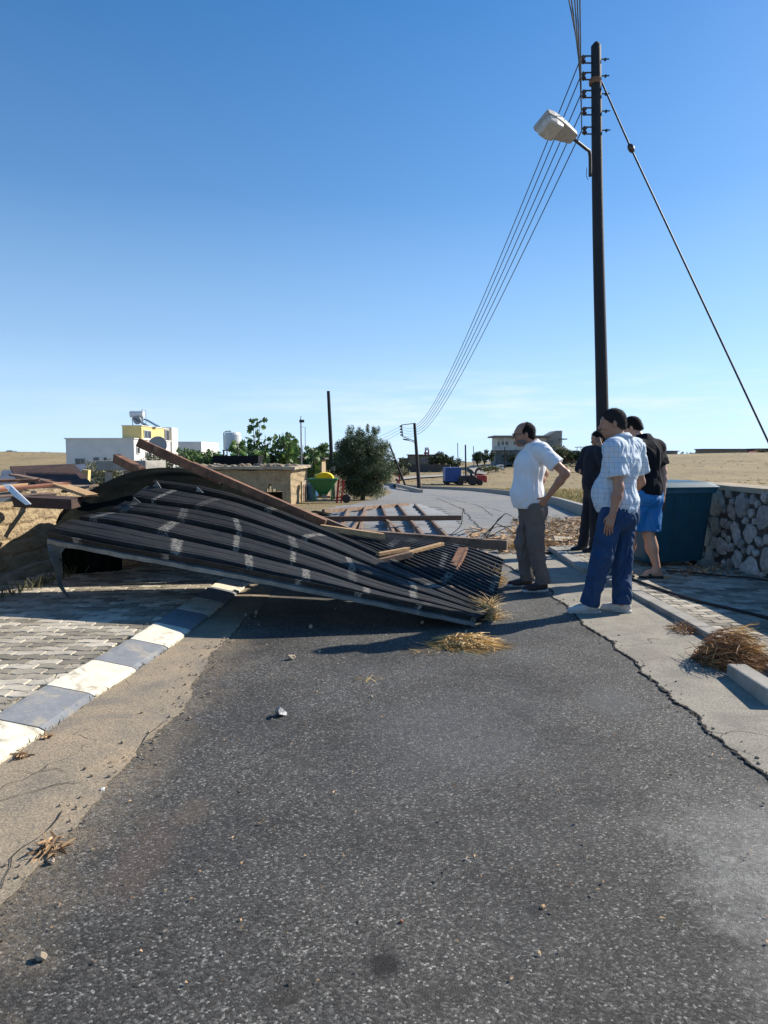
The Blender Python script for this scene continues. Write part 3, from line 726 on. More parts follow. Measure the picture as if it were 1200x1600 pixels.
def put(s, name, m, parent, fold=0, fold_f=9, dirn=(1, 1, .35), seed=0, relax=1):
    Vv, Fq = s.mesh(relax)
    if fold:
        nrm = np.zeros_like(Vv); A = Vv[Fq[:, 1]]-Vv[Fq[:, 0]]; B = Vv[Fq[:, 2]]-Vv[Fq[:, 0]]; C_ = np.cross(A, B)
        for q in range(4): np.add.at(nrm, Fq[:, q], C_)
        nrm /= np.maximum(np.linalg.norm(nrm, axis=1), 1e-12)[:, None]
        out = np.empty(len(Vv))
        for i, p in enumerate(Vv):
            q = Vector((p[0]*dirn[0]*fold_f+seed, p[1]*dirn[1]*fold_f, p[2]*dirn[2]*fold_f))
            w = mnoise.noise(q*.5)*1.3
            r = mnoise.noise(q+Vector((w, w, w*2)))
            out[i] = (1-abs(r)*2.6)
        Vv = Vv+nrm*(out*fold*np.clip(1.25-1.3*np.abs(nrm[:, 2]), 0, 1))[:, None]
    return mkobj(name, Vv.tolist(), Fq.tolist(), m, parent, True, local=True)
def lerp(a, b, t): return tuple(np.array(a, float)*(1-t)+np.array(b, float)*t)
def hand(s, wr, d, palm, thumb, curl=.5, size=1.0, spread=.012):
    """wr wrist, d hand direction, palm = palm-facing normal, thumb = +-1 picks thumb side"""
    wr = V3(*wr); d = V3(*d); d /= np.linalg.norm(d); pn = V3(*palm); pn -= d*pn.dot(d); pn /= np.linalg.norm(pn)
    side = np.cross(d, pn)*thumb; z = size
    for o, w in ((-.026, .013), (-.009, .0145), (.009, .0145), (.026, .0135)):
        s.cap(wr+side*o*.6*z, wr+d*.085*z+side*o*z, .0155*z, w*z, k=.012)
    for i, (o, L, r) in enumerate(((.030, .066, .0088), (.0105, .075, .0092), (-.0095, .069, .0088), (-.0285, .054, .0078))):
        p = wr+d*.085*z+side*o*z; dd = d+side*o*spread*60*.3; c = curl*(.75+.12*i)
        for j, f in enumerate((.45, .32, .26)):
            an = c*(.55+j*.45); nd = d*math.cos(an)+pn*math.sin(an)+side*o*2; nd /= np.linalg.norm(nd)
            q = p+nd*L*f*1.35*z; s.cap(p, q, (r-.0006*j)*z, (r-.0012-.0006*j)*z, k=.004); p = q
    p = wr+d*.022*z+side*.026*z; nd = d*.62+side*.62+pn*.35; nd /= np.linalg.norm(nd); q = p+nd*.045*z
    s.cap(p, q, .014*z, .011*z, k=.012); nd2 = d*.85+side*.25+pn*.45; nd2 /= np.linalg.norm(nd2); s.cap(q, q+nd2*.036*z, .0108*z, .0085*z, k=.005)
def rotz(a): return Matrix.Rotation(a, 3, 'Z')
def head(s, c, yaw, pitch, sc=1.0, beardy=False):
    Rm = rotz(yaw) @ Matrix.Rotation(pitch, 3, 'Y')
    T = lambda x, y, z: tuple(np.array(c)+np.array(Rm @ Vector((x*sc, y*sc, z*sc))))
    r = np.array(Rm)
    E = lambda x, y, z, a, b, d, k=.02, sub=False: s.ell(T(x, y, z), (a*sc, b*sc, d*sc), k, r, sub=sub)
    E(-.012, 0, .035, .098, .076, .088, .02); E(.03, 0, -.02, .062, .06, .09, .03)           # skull, face
    E(.05, 0, -.078, .034, .036, .03, .03); E(.055, 0, .028, .04, .055, .03, .02)            # chin, brow
    s.cap(T(.088, 0, .018), T(.112, 0, -.018), .008*sc, .0135*sc, .012)                      # nose
    for y in (-.011, .011): E(.103, y, -.021, .01, .008, .008, .008)
    for y in (-1, 1):
        E(.094, y*.031, .006, .012, .016, .010, .012, sub=True)
        E(.072, y*.032, .006, .0125, .013, .0115, .006)
        E(.066, y*.04, -.022, .02, .02, .018, .02)
        E(-.005, y*.079, -.004, .018, .008, .031, .006); E(-.002, y*.087, .002, .008, .006, .016, .004, sub=True)
    E(.09, 0, -.052, .01, .022, .005, .006); E(.088, 0, -.062, .01, .018, .006, .006); E(.098, 0, -.0565, .012, .02, .0022, .003, sub=True)
    return T, Rm
def hairmesh(T, Rm, parent, m, sc=1, bald=False, cut_back=-.06, grow=.007):
    h = SDF(.006); r = np.array(Rm)
    h.ell(T(-.012, 0, .036), ((.098+grow*.7)*sc, (.076+grow*.7)*sc, (.088+grow)*sc), .01, r)
    h.ell(T(-.055, 0, -.03), (.052*sc, .060*sc, .055*sc), .03, r)
    for y in (-1, 1): h.ell(T(.022, y*.068, -.002), (.014*sc, .009*sc, .034*sc), .01, r)
    def pl(p, n): h.cut(T(*p), tuple(Rm @ Vector(n)))
    if bald: pl((.012, 0, .07), (1, 0, .75)); pl((.03, 0, 0), (1, 0, 0))
    else: pl((.066, 0, .05), (1, 0, -.35)); 
    # hairline: front lower limit slants from forehead to behind the ear
    pl((.052, 0, .03) if not bald else (.045, 0, .03), (.78, 0, -1)); pl((0, 0, cut_back), (0, 0, -1))
    o = put(h, 'hair', m, parent, fold=.0025, fold_f=75, dirn=(1, 1, 1))
    me = o.data; vs = [v.co.copy() for v in me.vertices]; ns = [v.normal.copy() for v in me.vertices]; Vh = []; Fh = []
    back = Rm @ Vector((-.6, 0, -.5))
    for k in range(1500):
        i = random.randrange(len(vs)); n_ = ns[i]
        if n_.z < -.75: continue
        d = (back-n_*back.dot(n_)+n_*random.uniform(.15, .7)+Vector((random.uniform(-.4, .4), random.uniform(-.4, .4), random.uniform(-.4, .4)))).normalized(); s_ = d.cross(n_).normalized()*.0014; L = random.uniform(.010, .024)
        o_ = len(Vh); Vh += [vs[i]-s_, vs[i]+s_, vs[i]+d*L]; Fh.append((o_, o_+1, o_+2))
    mkobj('hair_strands', Vh, Fh, m, o, local=True); return o
def shoe(name, a, yaw, m, sole, parent, L=.285, tilt=0):
    """a = point under the heel; yaw heading of the toe, local frame"""
    d = V3(math.cos(yaw), math.sin(yaw), 0); sd = V3(-math.sin(yaw), math.cos(yaw), 0); a = V3(*a)
    s = SDF(.005); u = V3(0, 0, 1)
    s.cap(a+d*.045+u*.06, a+d*.11+u*.070, .038, .048, .03); s.cap(a+d*.09+u*.065, a+d*.19+u*.048, .050, .042, .03)
    s.cap(a+d*.16+u*.036+sd*.008, a+d*(L-.045)+u*.032, .040, .034, .03); s.cap(a+d*.05+u*.06, a+d*.055+u*.095, .036, .038, .02)
    s.cut(a+u*.02, (0, 0, -1)); s.cut(a+u*.125, tuple(u*1.0+d*.25))
    so = SDF(.005)
    so.cap(a+d*.038+u*.02, a+d*.12+u*.02, .040, .038, .02); so.cap(a+d*.12+u*.02, a+d*(L-.045)+u*.02, .038, .043, .03)
    so.cut(a+u*.002, (0, 0, -1)); so.cut(a+u*.032, (0, 0, 1))
    o = put(s, name, m, parent); put(so, 'sole', sole, o)
    return o
def limb_leg(s, hip, kn, an, rh, rk, ra, k=.04):
    s.cap(hip, lerp(hip, kn, .5), rh, rh*.86, k); s.cap(lerp(hip, kn, .5), kn, rh*.86, rk, k); s.cap(kn, lerp(kn, an, .4), rk, rk*.98, k); s.cap(lerp(kn, an, .4), an, rk*.98, ra, k)
def trousers(name, hipc, wid, legs, m, parent, waist_z, r=(.095, .072, .062), hem=None, fold=.006, seed=0, waist_r=(.13, .165)):
    s = SDF(.009)
    s.ell((hipc[0], hipc[1], hipc[2]+.02), (waist_r[0], waist_r[1], .15), .05); s.ell((hipc[0]-.035, hipc[1], hipc[2]-.06), (.115, .165, .11), .05)
    for (h, k, a) in legs:
        if hem:
            e = lerp(h, k, hem); s.cap(h, e, r[0], r[1], .04, clip=(e, tuple(np.array(e)-np.array(h))))
        else:
            s.cap(h, k, r[0], r[1], .045); e = lerp(k, a, .99)
            dd = tuple(np.array(e)-np.array(k)); s.cap(k, lerp(k, e, 1.08), r[1], r[2], .03, clip=(e, dd))
            s.cap(lerp(k, e, .82), e, r[2]*.98, r[2]*1.08, .03, clip=(e, dd))
    s.cut((0, 0, waist_z), (0, 0, 1))
    return put(s, name, m, parent, fold=fold, fold_f=11, dirn=(1, 1, .6), seed=seed)
class Pose:
    """joints are given as (right, away, up) metres from the feet as the camera sees them and turned into the body's frame"""
    def __init__(s, ang): s.a = ang; s.f = (math.cos(ang), math.sin(ang)); s.l = (-math.sin(ang), math.cos(ang))
    def __call__(s, u, v, z): return (u*s.f[0]+v*s.f[1], u*s.l[0]+v*s.l[1], z)
def skin_arm(s, sh, el, wr, r=(.052, .042, .027)):
    s.cap(sh, lerp(sh, el, .45), r[0], r[0]*.96, .03); s.cap(lerp(sh, el, .45), el, r[0]*.96, r[1], .03)
    s.cap(el, lerp(el, wr, .3), r[1], r[1]*1.02, .025); s.cap(lerp(el, wr, .3), wr, r[1]*1.02, r[2], .025)
def shirt(name, m, parent, pel, belly, chest, shL, shR, neck, elL, elR, hem, belly_r, chest_r, sl=.62, slr=(.078, .082), fold=.006, seed=0, long=None, ff=9):
    s = SDF(.008)
    s.ell(belly, belly_r, .07); s.ell(chest, chest_r, .08); s.cap(shL, shR, .062, .062, .06); s.cap(lerp(chest, neck, .6), neck, .075, .064, .05)
    s.cap(lerp(belly, pel, .3), lerp(belly, pel, .9), min(belly_r[0], .15), min(belly_r[0], .145), .07)
    s.ell(lerp(belly, pel, .8), (belly_r[0]*.9, belly_r[1]*1.0, .16), .06)
    for sh in (shL, shR): s.cap(lerp(chest, neck, .95), lerp(neck, sh, .8), .06, .062, .06)
    for sh, el in ((shL, elL), (shR, elR)):
        e = lerp(sh, el, sl); s.cap(sh, lerp(sh, e, 1.1), slr[0], slr[1], .06, clip=(e, tuple(np.array(e)-np.array(sh))))
    if long:
        for a, b, c in long: s.cap(a, b, .062, .052, .03); s.cap(b, c, .052, .040, .02, clip=(lerp(b, c, .97), tuple(np.array(c)-np.array(b))))
    s.cut((0, 0, hem), (0, 0, -1)); s.cut(lerp(chest, neck, 1.12), (.25, 0, 1))
    return put(s, name, m, parent, fold=fold, fold_f=ff, dirn=(1, 1, .45), seed=seed)
def collar(parent, neck, m, r=.068, tilt=-.35, h=.035):
    mb = MB(); n = 26; V = []; Fc = []
    Rt = Matrix.Rotation(tilt, 3, 'Y')
    for i in range(n+1):
        a = R(22)+(2*math.pi-R(44))*i/n; co = Vector((math.cos(a), math.sin(a)*1.06, 0))
        for rr, zz in ((r, .0), (r*.92, h), (r*1.04, h+.003), (r*1.34, -.008)):
            V.append(Vector(neck)+(Rt.inverted() @ Vector((co.x*rr, co.y*rr, zz+(.0 if rr < r*1.2 else -.03*max(0, co.x))))))
    for i in range(n):
        for k in range(3): a = i*4+k; Fc.append((a, a+1, a+5, a+4))
    o = mkobj('collar', V, Fc, m, parent, True, local=True)
    sm = o.modifiers.new('thick', 'SOLIDIFY'); sm.thickness = .004; return o
def glasses(parent, T, m):
    mb = MB()
    for y in (-1, 1):
        ring = [T(.108-.01*abs(math.cos(a)*.5), y*.032+math.cos(a)*.023, .006+math.sin(a)*.016) for a in np.linspace(0, 2*math.pi, 17)]
        mb.tube(ring, .0028, 5, cap=False); mb.tube([T(.1, y*.055, .010), T(.06, y*.078, .012), T(0, y*.084, .012)], .003, 5)
    mb.tube([T(.108, -.01, .01), T(.112, 0, .012), T(.108, .01, .01)], .0028, 5)
    return mb.build('glasses', m, parent, local=True)
def eyes(parent, T):
    for y in (-1, 1):
        mb = MB(); mb.rock(T(.0815, y*.032, .006), (.0045, .009, .0035), 1, 2, 0); o = mb.build('eye', M['eye_white'], parent, True, local=True)
        mb = MB(); mb.rock(T(.0855, y*.032, .006), (.002, .0035, .0035), 1, 1, 0); mb.build('pupil', M['black_plastic'], o, True, local=True)
def person(label, at_, ang, group=None):
    return thing('person', label, 'person', at_, ang)

def man_white():
    P = Pose(R(180)); base = G(829, 921); root = person('man in white polo shirt and grey trousers with glasses, one hand on his hip', base, R(180))
    hL, hR = (-.01, .095, .88), (-.01, -.095, .88); kL, kR = (-.02, .115, .49), (.07, -.10, .49); aL, aR = (-.10, .125, .085), (.0, -.125, .085)
    shL, shR = (-.045, .19, 1.46), (-.035, -.19, 1.46); elL = (-.265, .31, 1.235); wL = (-.105, .205, .985); elR = (-.20, -.33, 1.22); wR = (-.06, -.20, .985)
    neck = (.0, 0, 1.53); hc = (.095, 0, 1.628)
    s = SDF(.0065)
    s.ell((.03, 0, 1.02), (.13, .145, .17), .05); s.ell((0, 0, 1.28), (.11, .15, .19), .06); s.ell((0, 0, .9), (.10, .14, .11), .05)
    s.cap(shL, shR, .05, .05, .04); s.cap((-.015, 0, 1.42), (.035, 0, 1.585), .062, .058, .04)
    T, Rm = head(s, hc, 0, R(4), 1.06)
    skin_arm(s, shL, elL, wL); skin_arm(s, shR, elR, wR)
    hand(s, wL, (.55, -.25, -.8), (.3, -1, 0), -1, .45); hand(s, wR, (.5, .25, -.8), (.3, 1, 0), 1, .5)
    limb_leg(s, hL, kL, aL, .075, .05, .036); limb_leg(s, hR, kR, aR, .075, .05, .036)
    put(s, 'body', M['skin'], root)
    eyes(root, T); glasses(root, T, M['black_plastic']); hairmesh(T, Rm, root, M['hair'], 1.06, bald=True, grow=.004)
    b = SDF(.005); r = np.array(Rm); b.ell(T(.030, 0, -.052), (.063, .0625, .055), .01, r); b.ell(T(.050, 0, -.080), (.036, .038, .030), .02, r)
    b.ell(T(.1, 0, -.056), (.02, .026, .006), .006, r, sub=True); b.ell(T(.10, 0, -.01), (.045, .040, .030), .02, r, sub=True); b.cut(T(-.006, 0, 0), tuple(Rm @ Vector((-1, 0, 0)))); b.cut(T(0, 0, -.028), tuple(Rm @ Vector((.2, 0, 1))))
    put(b, 'beard', M['beard'], root, fold=.002, fold_f=90, dirn=(1, 1, 1))
    shirt('polo_shirt', M['white_cotton'], root, (.01, 0, .9), (.062, 0, 1.04), (.03, 0, 1.30), shL, shR, neck, elL, elR, .865, (.158, .178, .22), (.158, .178, .20), sl=.64, slr=(.083, .086), fold=.010, seed=3, ff=10)
    collar(root, (.008, 0, 1.525), M['white_cotton'], .074, -.42)
    trousers('trousers', (0, 0, .88), 0, [(hL, kL, aL), (hR, kR, aR)], M['grey_trouser'], root, .93, (.104, .080, .068), fold=.012, seed=5, waist_r=(.145, .17))
    shoe('shoe', (-.155, .13, 0), R(4), M['brown_shoe'], M['shoe_sole'], root); shoe('shoe', (-.055, -.13, 0), R(-6), M['brown_shoe'], M['shoe_sole'], root)
def man_check():
    A = R(133); P = Pose(A); root = person('man in pale checked shirt, blue jeans and white shoes, nearest to the camera', G(950, 958), A)
    hL, hR = P(-.01, -.06, .92), P(.15, .06, .92); kL, kR = P(-.10, -.09, .50), P(.125, .05, .50); aL, aR = P(-.175, -.02, .085), P(.125, .0, .085)
    shL, shR = P(-.035, -.14, 1.475), P(.235, .12, 1.485); elL = P(-.005, -.205, 1.14); wL = P(-.055, -.215, .905); elR = P(.33, .20, 1.17); wR = P(.24, .36, 1.0)
    neck = P(.075, .01, 1.565); hc = P(.004, .02, 1.69)
    s = SDF(.0065); c0 = P(.09, 0, 1.3)
    s.ell(P(.06, .03, 1.05), (.13, .15, .18), .05); s.ell(c0, (.11, .155, .19), .06); s.ell(P(.07, 0, .93), (.10, .14, .11), .05)
    s.cap(shL, shR, .05, .05, .04); s.cap(P(.095, -.01, 1.44), P(.03, .01, 1.63), .064, .06, .04)
    T, Rm = head(s, hc, R(38), R(8), 1.06)
    skin_arm(s, shL, elL, wL); skin_arm(s, shR, elR, wR)
    hand(s, wL, P(-.28, .03, -1), P(.6, .6, 0), -1, .55, 1.04); hand(s, wR, P(-.6, .4, .1), P(-.3, -.5, -.5), 1, .6)
    limb_leg(s, hL, kL, aL, .075, .05, .036); limb_leg(s, hR, kR, aR, .075, .05, .036)
    put(s, 'body', M['skin'], root)
    eyes(root, T); hairmesh(T, Rm, root, M['hair_grey'], 1.06, grow=.006)
    shirt('checked_shirt', M['plaid'], root, P(.075, 0, .95), P(.035, .045, 1.08), P(.085, 0, 1.335), shL, shR, neck, elL, elR, .905, (.175, .185, .205), (.145, .185, .19), sl=.74, slr=(.080, .088), fold=.014, seed=11, ff=13)
    collar(root, P(.075, 0, 1.555), M['plaid'], .076, -.30)
    trousers('jeans', P(.07, 0, .92), 0, [(hL, kL, aL), (hR, kR, aR)], M['denim'], root, .97, (.104, .084, .066), fold=.014, seed=15, waist_r=(.145, .17))
    def fyaw(deg): return R(deg)-A
    hl = P(-.085, -.02, 0); hr = P(.20, -.035, 0)
    shoe('shoe', hl, fyaw(178), M['white_shoe'], M['shoe_sole'], root, .29); shoe('shoe', hr, fyaw(140), M['white_shoe'], M['shoe_sole'], root, .29)
def man_shorts():
    A = R(122); P = Pose(A); root = person('man in black t-shirt and bright blue shorts walking beside the bin, seen from behind', G(1008, 903, .052), A)
    hL, hR = P(-.09, -.03, .94), P(.07, .05, .94); kL, kR = P(-.15, .05, .52), P(.035, .03, .49); aL, aR = P(-.17, .10, .10), P(.125, -.02, .10)
    shL, shR = P(-.16, -.05, 1.46), P(.125, .09, 1.455); elL = P(-.24, -.02, 1.18); wL = P(-.28, .14, 1.0); elR = P(.195, .08, 1.18); wR = P(.178, .02, .94)
    neck = P(-.055, .055, 1.565); hc = P(-.155, .11, 1.665)
    s = SDF(.0065)
    s.ell(P(-.03, .03, 1.05), (.11, .14, .18), .05); s.ell(P(-.01, 0, 1.3), (.11, .15, .19), .06); s.ell(P(-.01, 0, .95), (.10, .14, .11), .05)
    s.cap(shL, shR, .05, .05, .04); s.cap(P(-.02, .01, 1.45), P(-.12, .08, 1.61), .06, .056, .04)
    T, Rm = head(s, hc, R(30), R(26), 1.03)
    skin_arm(s, shL, elL, wL); skin_arm(s, shR, elR, wR)
    hand(s, wL, P(-.5, .4, .1), P(-.3, -.5, -.5), -1, .6); hand(s, wR, P(.03, -.1, -1), P(-.6, .3, 0), 1, .9, 1.03)
    limb_leg(s, hL, kL, aL, .085, .056, .038); limb_leg(s, hR, kR, aR, .085, .058, .038)
    s.ell(lerp(kR, aR, .32), (.058, .055, .11), .04); s.ell(lerp(kL, aL, .32), (.058, .055, .11), .04)
    for a, yw in ((aL, 150), (aR, 172)):
        d = np.array([math.cos(R(yw)-A), math.sin(R(yw)-A), 0]); a = np.array(a)
        s.cap(tuple(a-d*.03+V3(0, 0, -.05)), tuple(a+d*.10+V3(0, 0, -.055)), .034, .034, .03); s.cap(tuple(a+d*.02+V3(0, 0, -.02)), tuple(a+d*.10+V3(0, 0, -.055)), .036, .033, .03)
        for q, (o, L) in enumerate(((-.03, .045), (-.014, .05), (0, .052), (.014, .05), (.03, .055))):
            sd = np.array([-d[1], d[0], 0]); s.cap(tuple(a+d*.10+sd*o+V3(0, 0, -.065)), tuple(a+d*(.10+L)+sd*o*1.1+V3(0, 0, -.072)), .011, .009, .006)
    put(s, 'body', M['skin_pale'], root)
    eyes(root, T); hairmesh(T, Rm, root, M['hair'], 1.03)
    shirt('t_shirt', M['black_cotton'], root, P(-.01, 0, .96), P(-.02, .02, 1.10), P(-.01, 0, 1.34), shL, shR, neck, elL, elR, .93, (.145, .165, .20), (.135, .175, .19), sl=.72, slr=(.074, .080), fold=.010, seed=21, ff=10)
    trousers('shorts', P(-.01, .01, .95), 0, [(hL, kL, aL), (hR, kR, aR)], M['blue_shorts'], root, .99, (.115, .118, .1), hem=.93, fold=.008, seed=25, waist_r=(.14, .165))
    for a, yw in ((aL, 150), (aR, 172)):
        d = V3(math.cos(R(yw)-A), math.sin(R(yw)-A), 0); a = V3(a[0], a[1], 0); so = SDF(.005)
        so.cap(a-d*.05+V3(0, 0, .015), a+d*.06+V3(0, 0, .015), .042, .040, .02); so.cap(a+d*.06+V3(0, 0, .015), a+d*.15+V3(0, 0, .015), .04, .048, .02); so.cut((0, 0, .001), (0, 0, -1)); so.cut((0, 0, .026), (0, 0, 1))
        st = SDF(.005); c = a+d*.085+V3(0, 0, .028); st.ell(c, (.034, .058, .042), .01, np.array(rotz(math.atan2(d[1], d[0]))))
        st.ell(c, (.05, .048, .034), .004, np.array(rotz(math.atan2(d[1], d[0]))), sub=True)
        o = put(so, 'sandal', M['black_rubber'], root); put(st, 'strap', M['black_rubber'], o)
    mb = MB(); w = V3(*wR); mb.box(tuple(w+V3(*P(-.01, -.03, 0))+V3(0, 0, -.115)), (.02, .07, .13), (0, 0, 0), .006); mb.build('phone', M['black_plastic'], None, local=True)
    ph = bpy.data.objects['phone']; ph.location = root.location; ph.rotation_euler = root.rotation_euler; tag(ph, 'dark phone held in the hand of the man in blue shorts', 'phone')
def man_dark():
    A = R(196); P = Pose(A); root = person('man all in dark clothing holding a hand over his face, half hidden', G(921, 863, .052), A)
    hL, hR = P(.05, -.09, .93), P(.03, .09, .93); kL, kR = P(.04, -.12, .50), P(-.02, .10, .50); aL, aR = P(.04, -.12, .08), P(-.06, .12, .08)
    shL, shR = P(.07, -.18, 1.45), P(-.02, .17, 1.45); elR = P(-.13, .18, 1.20); wR = P(-.03, -.04, 1.10); elL = P(.06, -.30, 1.28); wL = P(.065, -.19, 1.50)
    neck = P(.07, 0, 1.53); hc = P(.085, 0, 1.625)
    s = SDF(.007)
    s.ell(P(.04, 0, 1.05), (.11, .14, .18), .05); s.ell(P(.03, 0, 1.28), (.11, .15, .19), .06); s.ell(P(.05, 0, .9), (.10, .14, .11), .05)
    s.cap(shL, shR, .05, .05, .04); s.cap(P(.04, 0, 1.42), P(.075, 0, 1.585), .058, .054, .04)
    T, Rm = head(s, hc, 0, R(12), 1.0)
    skin_arm(s, shL, elL, wL, (.048, .04, .028)); skin_arm(s, shR, elR, wR, (.048, .04, .028))
    hand(s, wL, P(-.05, .10, .22), P(.2, .8, 0), -1, .5); hand(s, wR, P(.6, -.5, .0), P(0, -.6, 0), 1, .5)
    limb_leg(s, hL, kL, aL, .075, .05, .036); limb_leg(s, hR, kR, aR, .075, .05, .036)
    put(s, 'body', M['skin'], root); eyes(root, T); hairmesh(T, Rm, root, M['hair'], 1.0)
    shirt('shirt', M['navy'], root, P(.04, 0, .93), P(.03, 0, 1.07), P(.03, 0, 1.31), shL, shR, neck, elL, elR, .90, (.135, .16, .2), (.13, .17, .19), sl=.9, slr=(.066, .066), fold=.007, seed=31, long=[(shL, elL, wL), (shR, elR, wR)])
    trousers('trousers', P(.04, 0, .92), 0, [(hL, kL, aL), (hR, kR, aR)], M['navy'], root, .96, (.10, .078, .066), seed=35)
    for h in (P(.10, -.12, 0), P(.0, .12, 0)): shoe('shoe', h, R(0), M['black_rubber'], M['black_rubber'], root)
man_white(); man_check(); man_shorts(); man_dark()

# ================================================================== STRUCTURES AND PROPS NEAR THE ROAD
def rows_surface(rows, nu, nv, rib=None, thick=.004, noise_amp=.0, wob=0, uvy=None):
    """rows: list of rows (v) of control points (u); returns verts, faces, uv with ribs pushed along the normal"""
    Cr = [[catmull(r, u/(nu-1)) for u in range(nu)] for r in rows]
    P = [[catmull([Cr[k][i] for k in range(len(rows))], j/(nv-1)) for i in range(nu)] for j in range(nv)]
    V = []; UV = []
    L = [0]
    mid = nv//2
    for i in range(1, nu): L.append(L[-1]+(P[mid][i]-P[mid][i-1]).length)
    for j in range(nv):
        for i in range(nu):
            du = P[j][min(i+1, nu-1)]-P[j][max(i-1, 0)]; dv = P[min(j+1, nv-1)][i]-P[max(j-1, 0)][i]
            n = du.cross(dv).normalized()
            if n.z < 0: n = -n
            h = rib(j/(nv-1), i/(nu-1)) if rib else 0
            h += noise_amp*mnoise.noise(Vector((L[i]*1.3, j/nv*2.5, 4)))
            V.append(P[j][i]+n*h)
            UV.append((L[i], uvy(j/(nv-1)) if uvy else (P[j][i]-P[0][i]).length))
    Fc = [(j*nu+i, j*nu+i+1, (j+1)*nu+i+1, (j+1)*nu+i) for j in range(nv-1) for i in range(nu-1)]
    return V, Fc, UV, P
def sheet_obj(name, rows, nu, nv, m, parent, rib=None, amp=0, thick=.004, smooth=False, uvy=None):
    V, Fc, UV, P = rows_surface(rows, nu, nv, rib, noise_amp=amp, uvy=uvy)
    o = mkobj(name, V, Fc, m, parent, smooth, uvs=UV)
    sm = o.modifiers.new('thick', 'SOLIDIFY'); sm.thickness = thick; sm.offset = -1
    return o, P
def ribs(n, depth, crown=.26, flank=.10):
    def f(v, u):
        t = (v*n) % 1
        d = abs(t-.5)
        if d < crown/2: h = 1
        elif d < crown/2+flank: h = 1-(d-crown/2)/flank
        else: h = 0
        return h*depth
    return f
roof = thing('collapsed_roof', 'collapsed black ribbed metal roof sheet arching over the road with rusty rafters', 'roof wreck', (-.6, 6.2, 0))
# front ribbed sheet: rows from the free front edge to the rear
frontE = [W(75, 843, 6.25), W(180, 863, 6.0), W(343, 893, 5.65), W(475, 919, 5.45), W(600, 944, 5.45), W(742, 974, 5.5)]
rA1 = [W(118, 820, 6.7), W(190, 831, 6.45), W(343, 864, 6.2), W(475, 897, 5.95), W(600, 934, 5.75), W(750, 971, 5.6)]
rA2 = [W(170, 806, 6.9), W(235, 812, 6.8), W(350, 833, 6.7), W(475, 870, 6.4), W(597, 914, 6.1), W(757, 966, 5.75)]
rA3 = [W(212, 781, 7.1), W(262, 789, 7.05), W(350, 804, 7.05), W(472, 844, 6.85), W(594, 893, 6.5), W(763, 961, 5.85)]
rear = [W(243, 758, 7.35), W(300, 766, 7.35), W(350, 775, 7.35), W(415, 797, 7.35), W(505, 833, 7.25), W(600, 875, 6.9), W(690, 919, 6.4), W(768, 956, 5.95)]
rear = [catmull(rear, i/5) for i in range(6)]
def ribA(v, u):
    n = 4.6; t = (v*n+.3) % 1; d = abs(t-.5)
    h = 0 if d < .125 else min(1, (d-.125)/.03)
    minor = .12 if (abs(((v*n*3+.1) % 1)-.5) < .07) else 0
    return (h*.07+minor*.04)*(1-.3*u)
sA, PA = sheet_obj('ribbed_sheet', [frontE, rA1, rA2, rA3, rear], 90, 201, M['sheet'], roof, ribA, amp=.012, uvy=lambda v: v*4.6+.3)
# finer ribbed sheet fanning out at the low end
bf = [W(505, 834, 7.3), W(570, 864, 7.05), W(640, 897, 6.72), W(700, 926, 6.35), W(768, 958, 5.98)]
bm1 = [W(510, 831, 7.6), W(590, 851, 7.4), W(660, 877, 7.1), W(720, 903, 6.85), W(775, 930, 6.6)]
bm2 = [W(520, 829, 8.0), W(600, 843, 7.9), W(665, 859, 7.75), W(725, 880, 7.5), W(781, 905, 7.3)]
br = [W(540, 828, 8.6), W(610, 838, 8.55), W(680, 848, 8.5), W(735, 858, 8.4), W(786, 876, 8.2)]
sB, PB = sheet_obj('ribbed_sheet', [bf, bm1, bm2, br], 60, 209, M['sheet'], roof, ribs(16, .030, .30, .10), amp=.008, uvy=lambda v: v*5)
# curled sheet standing behind: seen from its hollow side, crest bulging up, unseen rear rows shaped down to the ground to block the sun
c0 = [W(86, 838, 6.6), W(128, 828, 6.95), W(182, 810, 7.2), W(245, 785, 7.5), W(318, 782, 7.6), W(400, 800, 7.65), W(505, 840, 7.55)]
c1 = [W(86, 826, 6.75), W(118, 800, 7.2), W(168, 772, 7.6), W(232, 748, 7.85), W(314, 748, 7.9), W(405, 776, 7.9), W(508, 829, 7.7)]
c2 = [W(90, 818, 6.9), W(112, 792, 7.4), W(156, 760, 7.8), W(222, 737, 8.1), W(300, 737, 8.1), W(392, 764, 8.05), W(508, 824, 7.85)]
c3 = [W(95, 818, 7.1), W(118, 793, 7.8), W(160, 762, 8.3), W(226, 741, 8.7), W(304, 742, 8.6), W(398, 768, 8.4), W(511, 826, 8.0)]
c4 = [W(100, 825, 7.2), W(130, 815, 8.3), W(180, 800, 9.0), W(250, 790, 9.4), W(330, 785, 9.4), W(420, 790, 9.1), W(520, 832, 8.3)]
c5 = [W(105, 835, 7.3), W(150, 838, 8.6), W(215, 838, 9.4), W(290, 835, 9.8), W(360, 830, 9.9), W(440, 820, 9.6), W(530, 838, 8.7)]
sC, PC = sheet_obj('curled_sheet', [c0, c1, c2, c3, c4, c5], 70, 90, M['sheet_dark'], roof, ribs(6, .02, .2, .2), amp=.03, smooth=True)
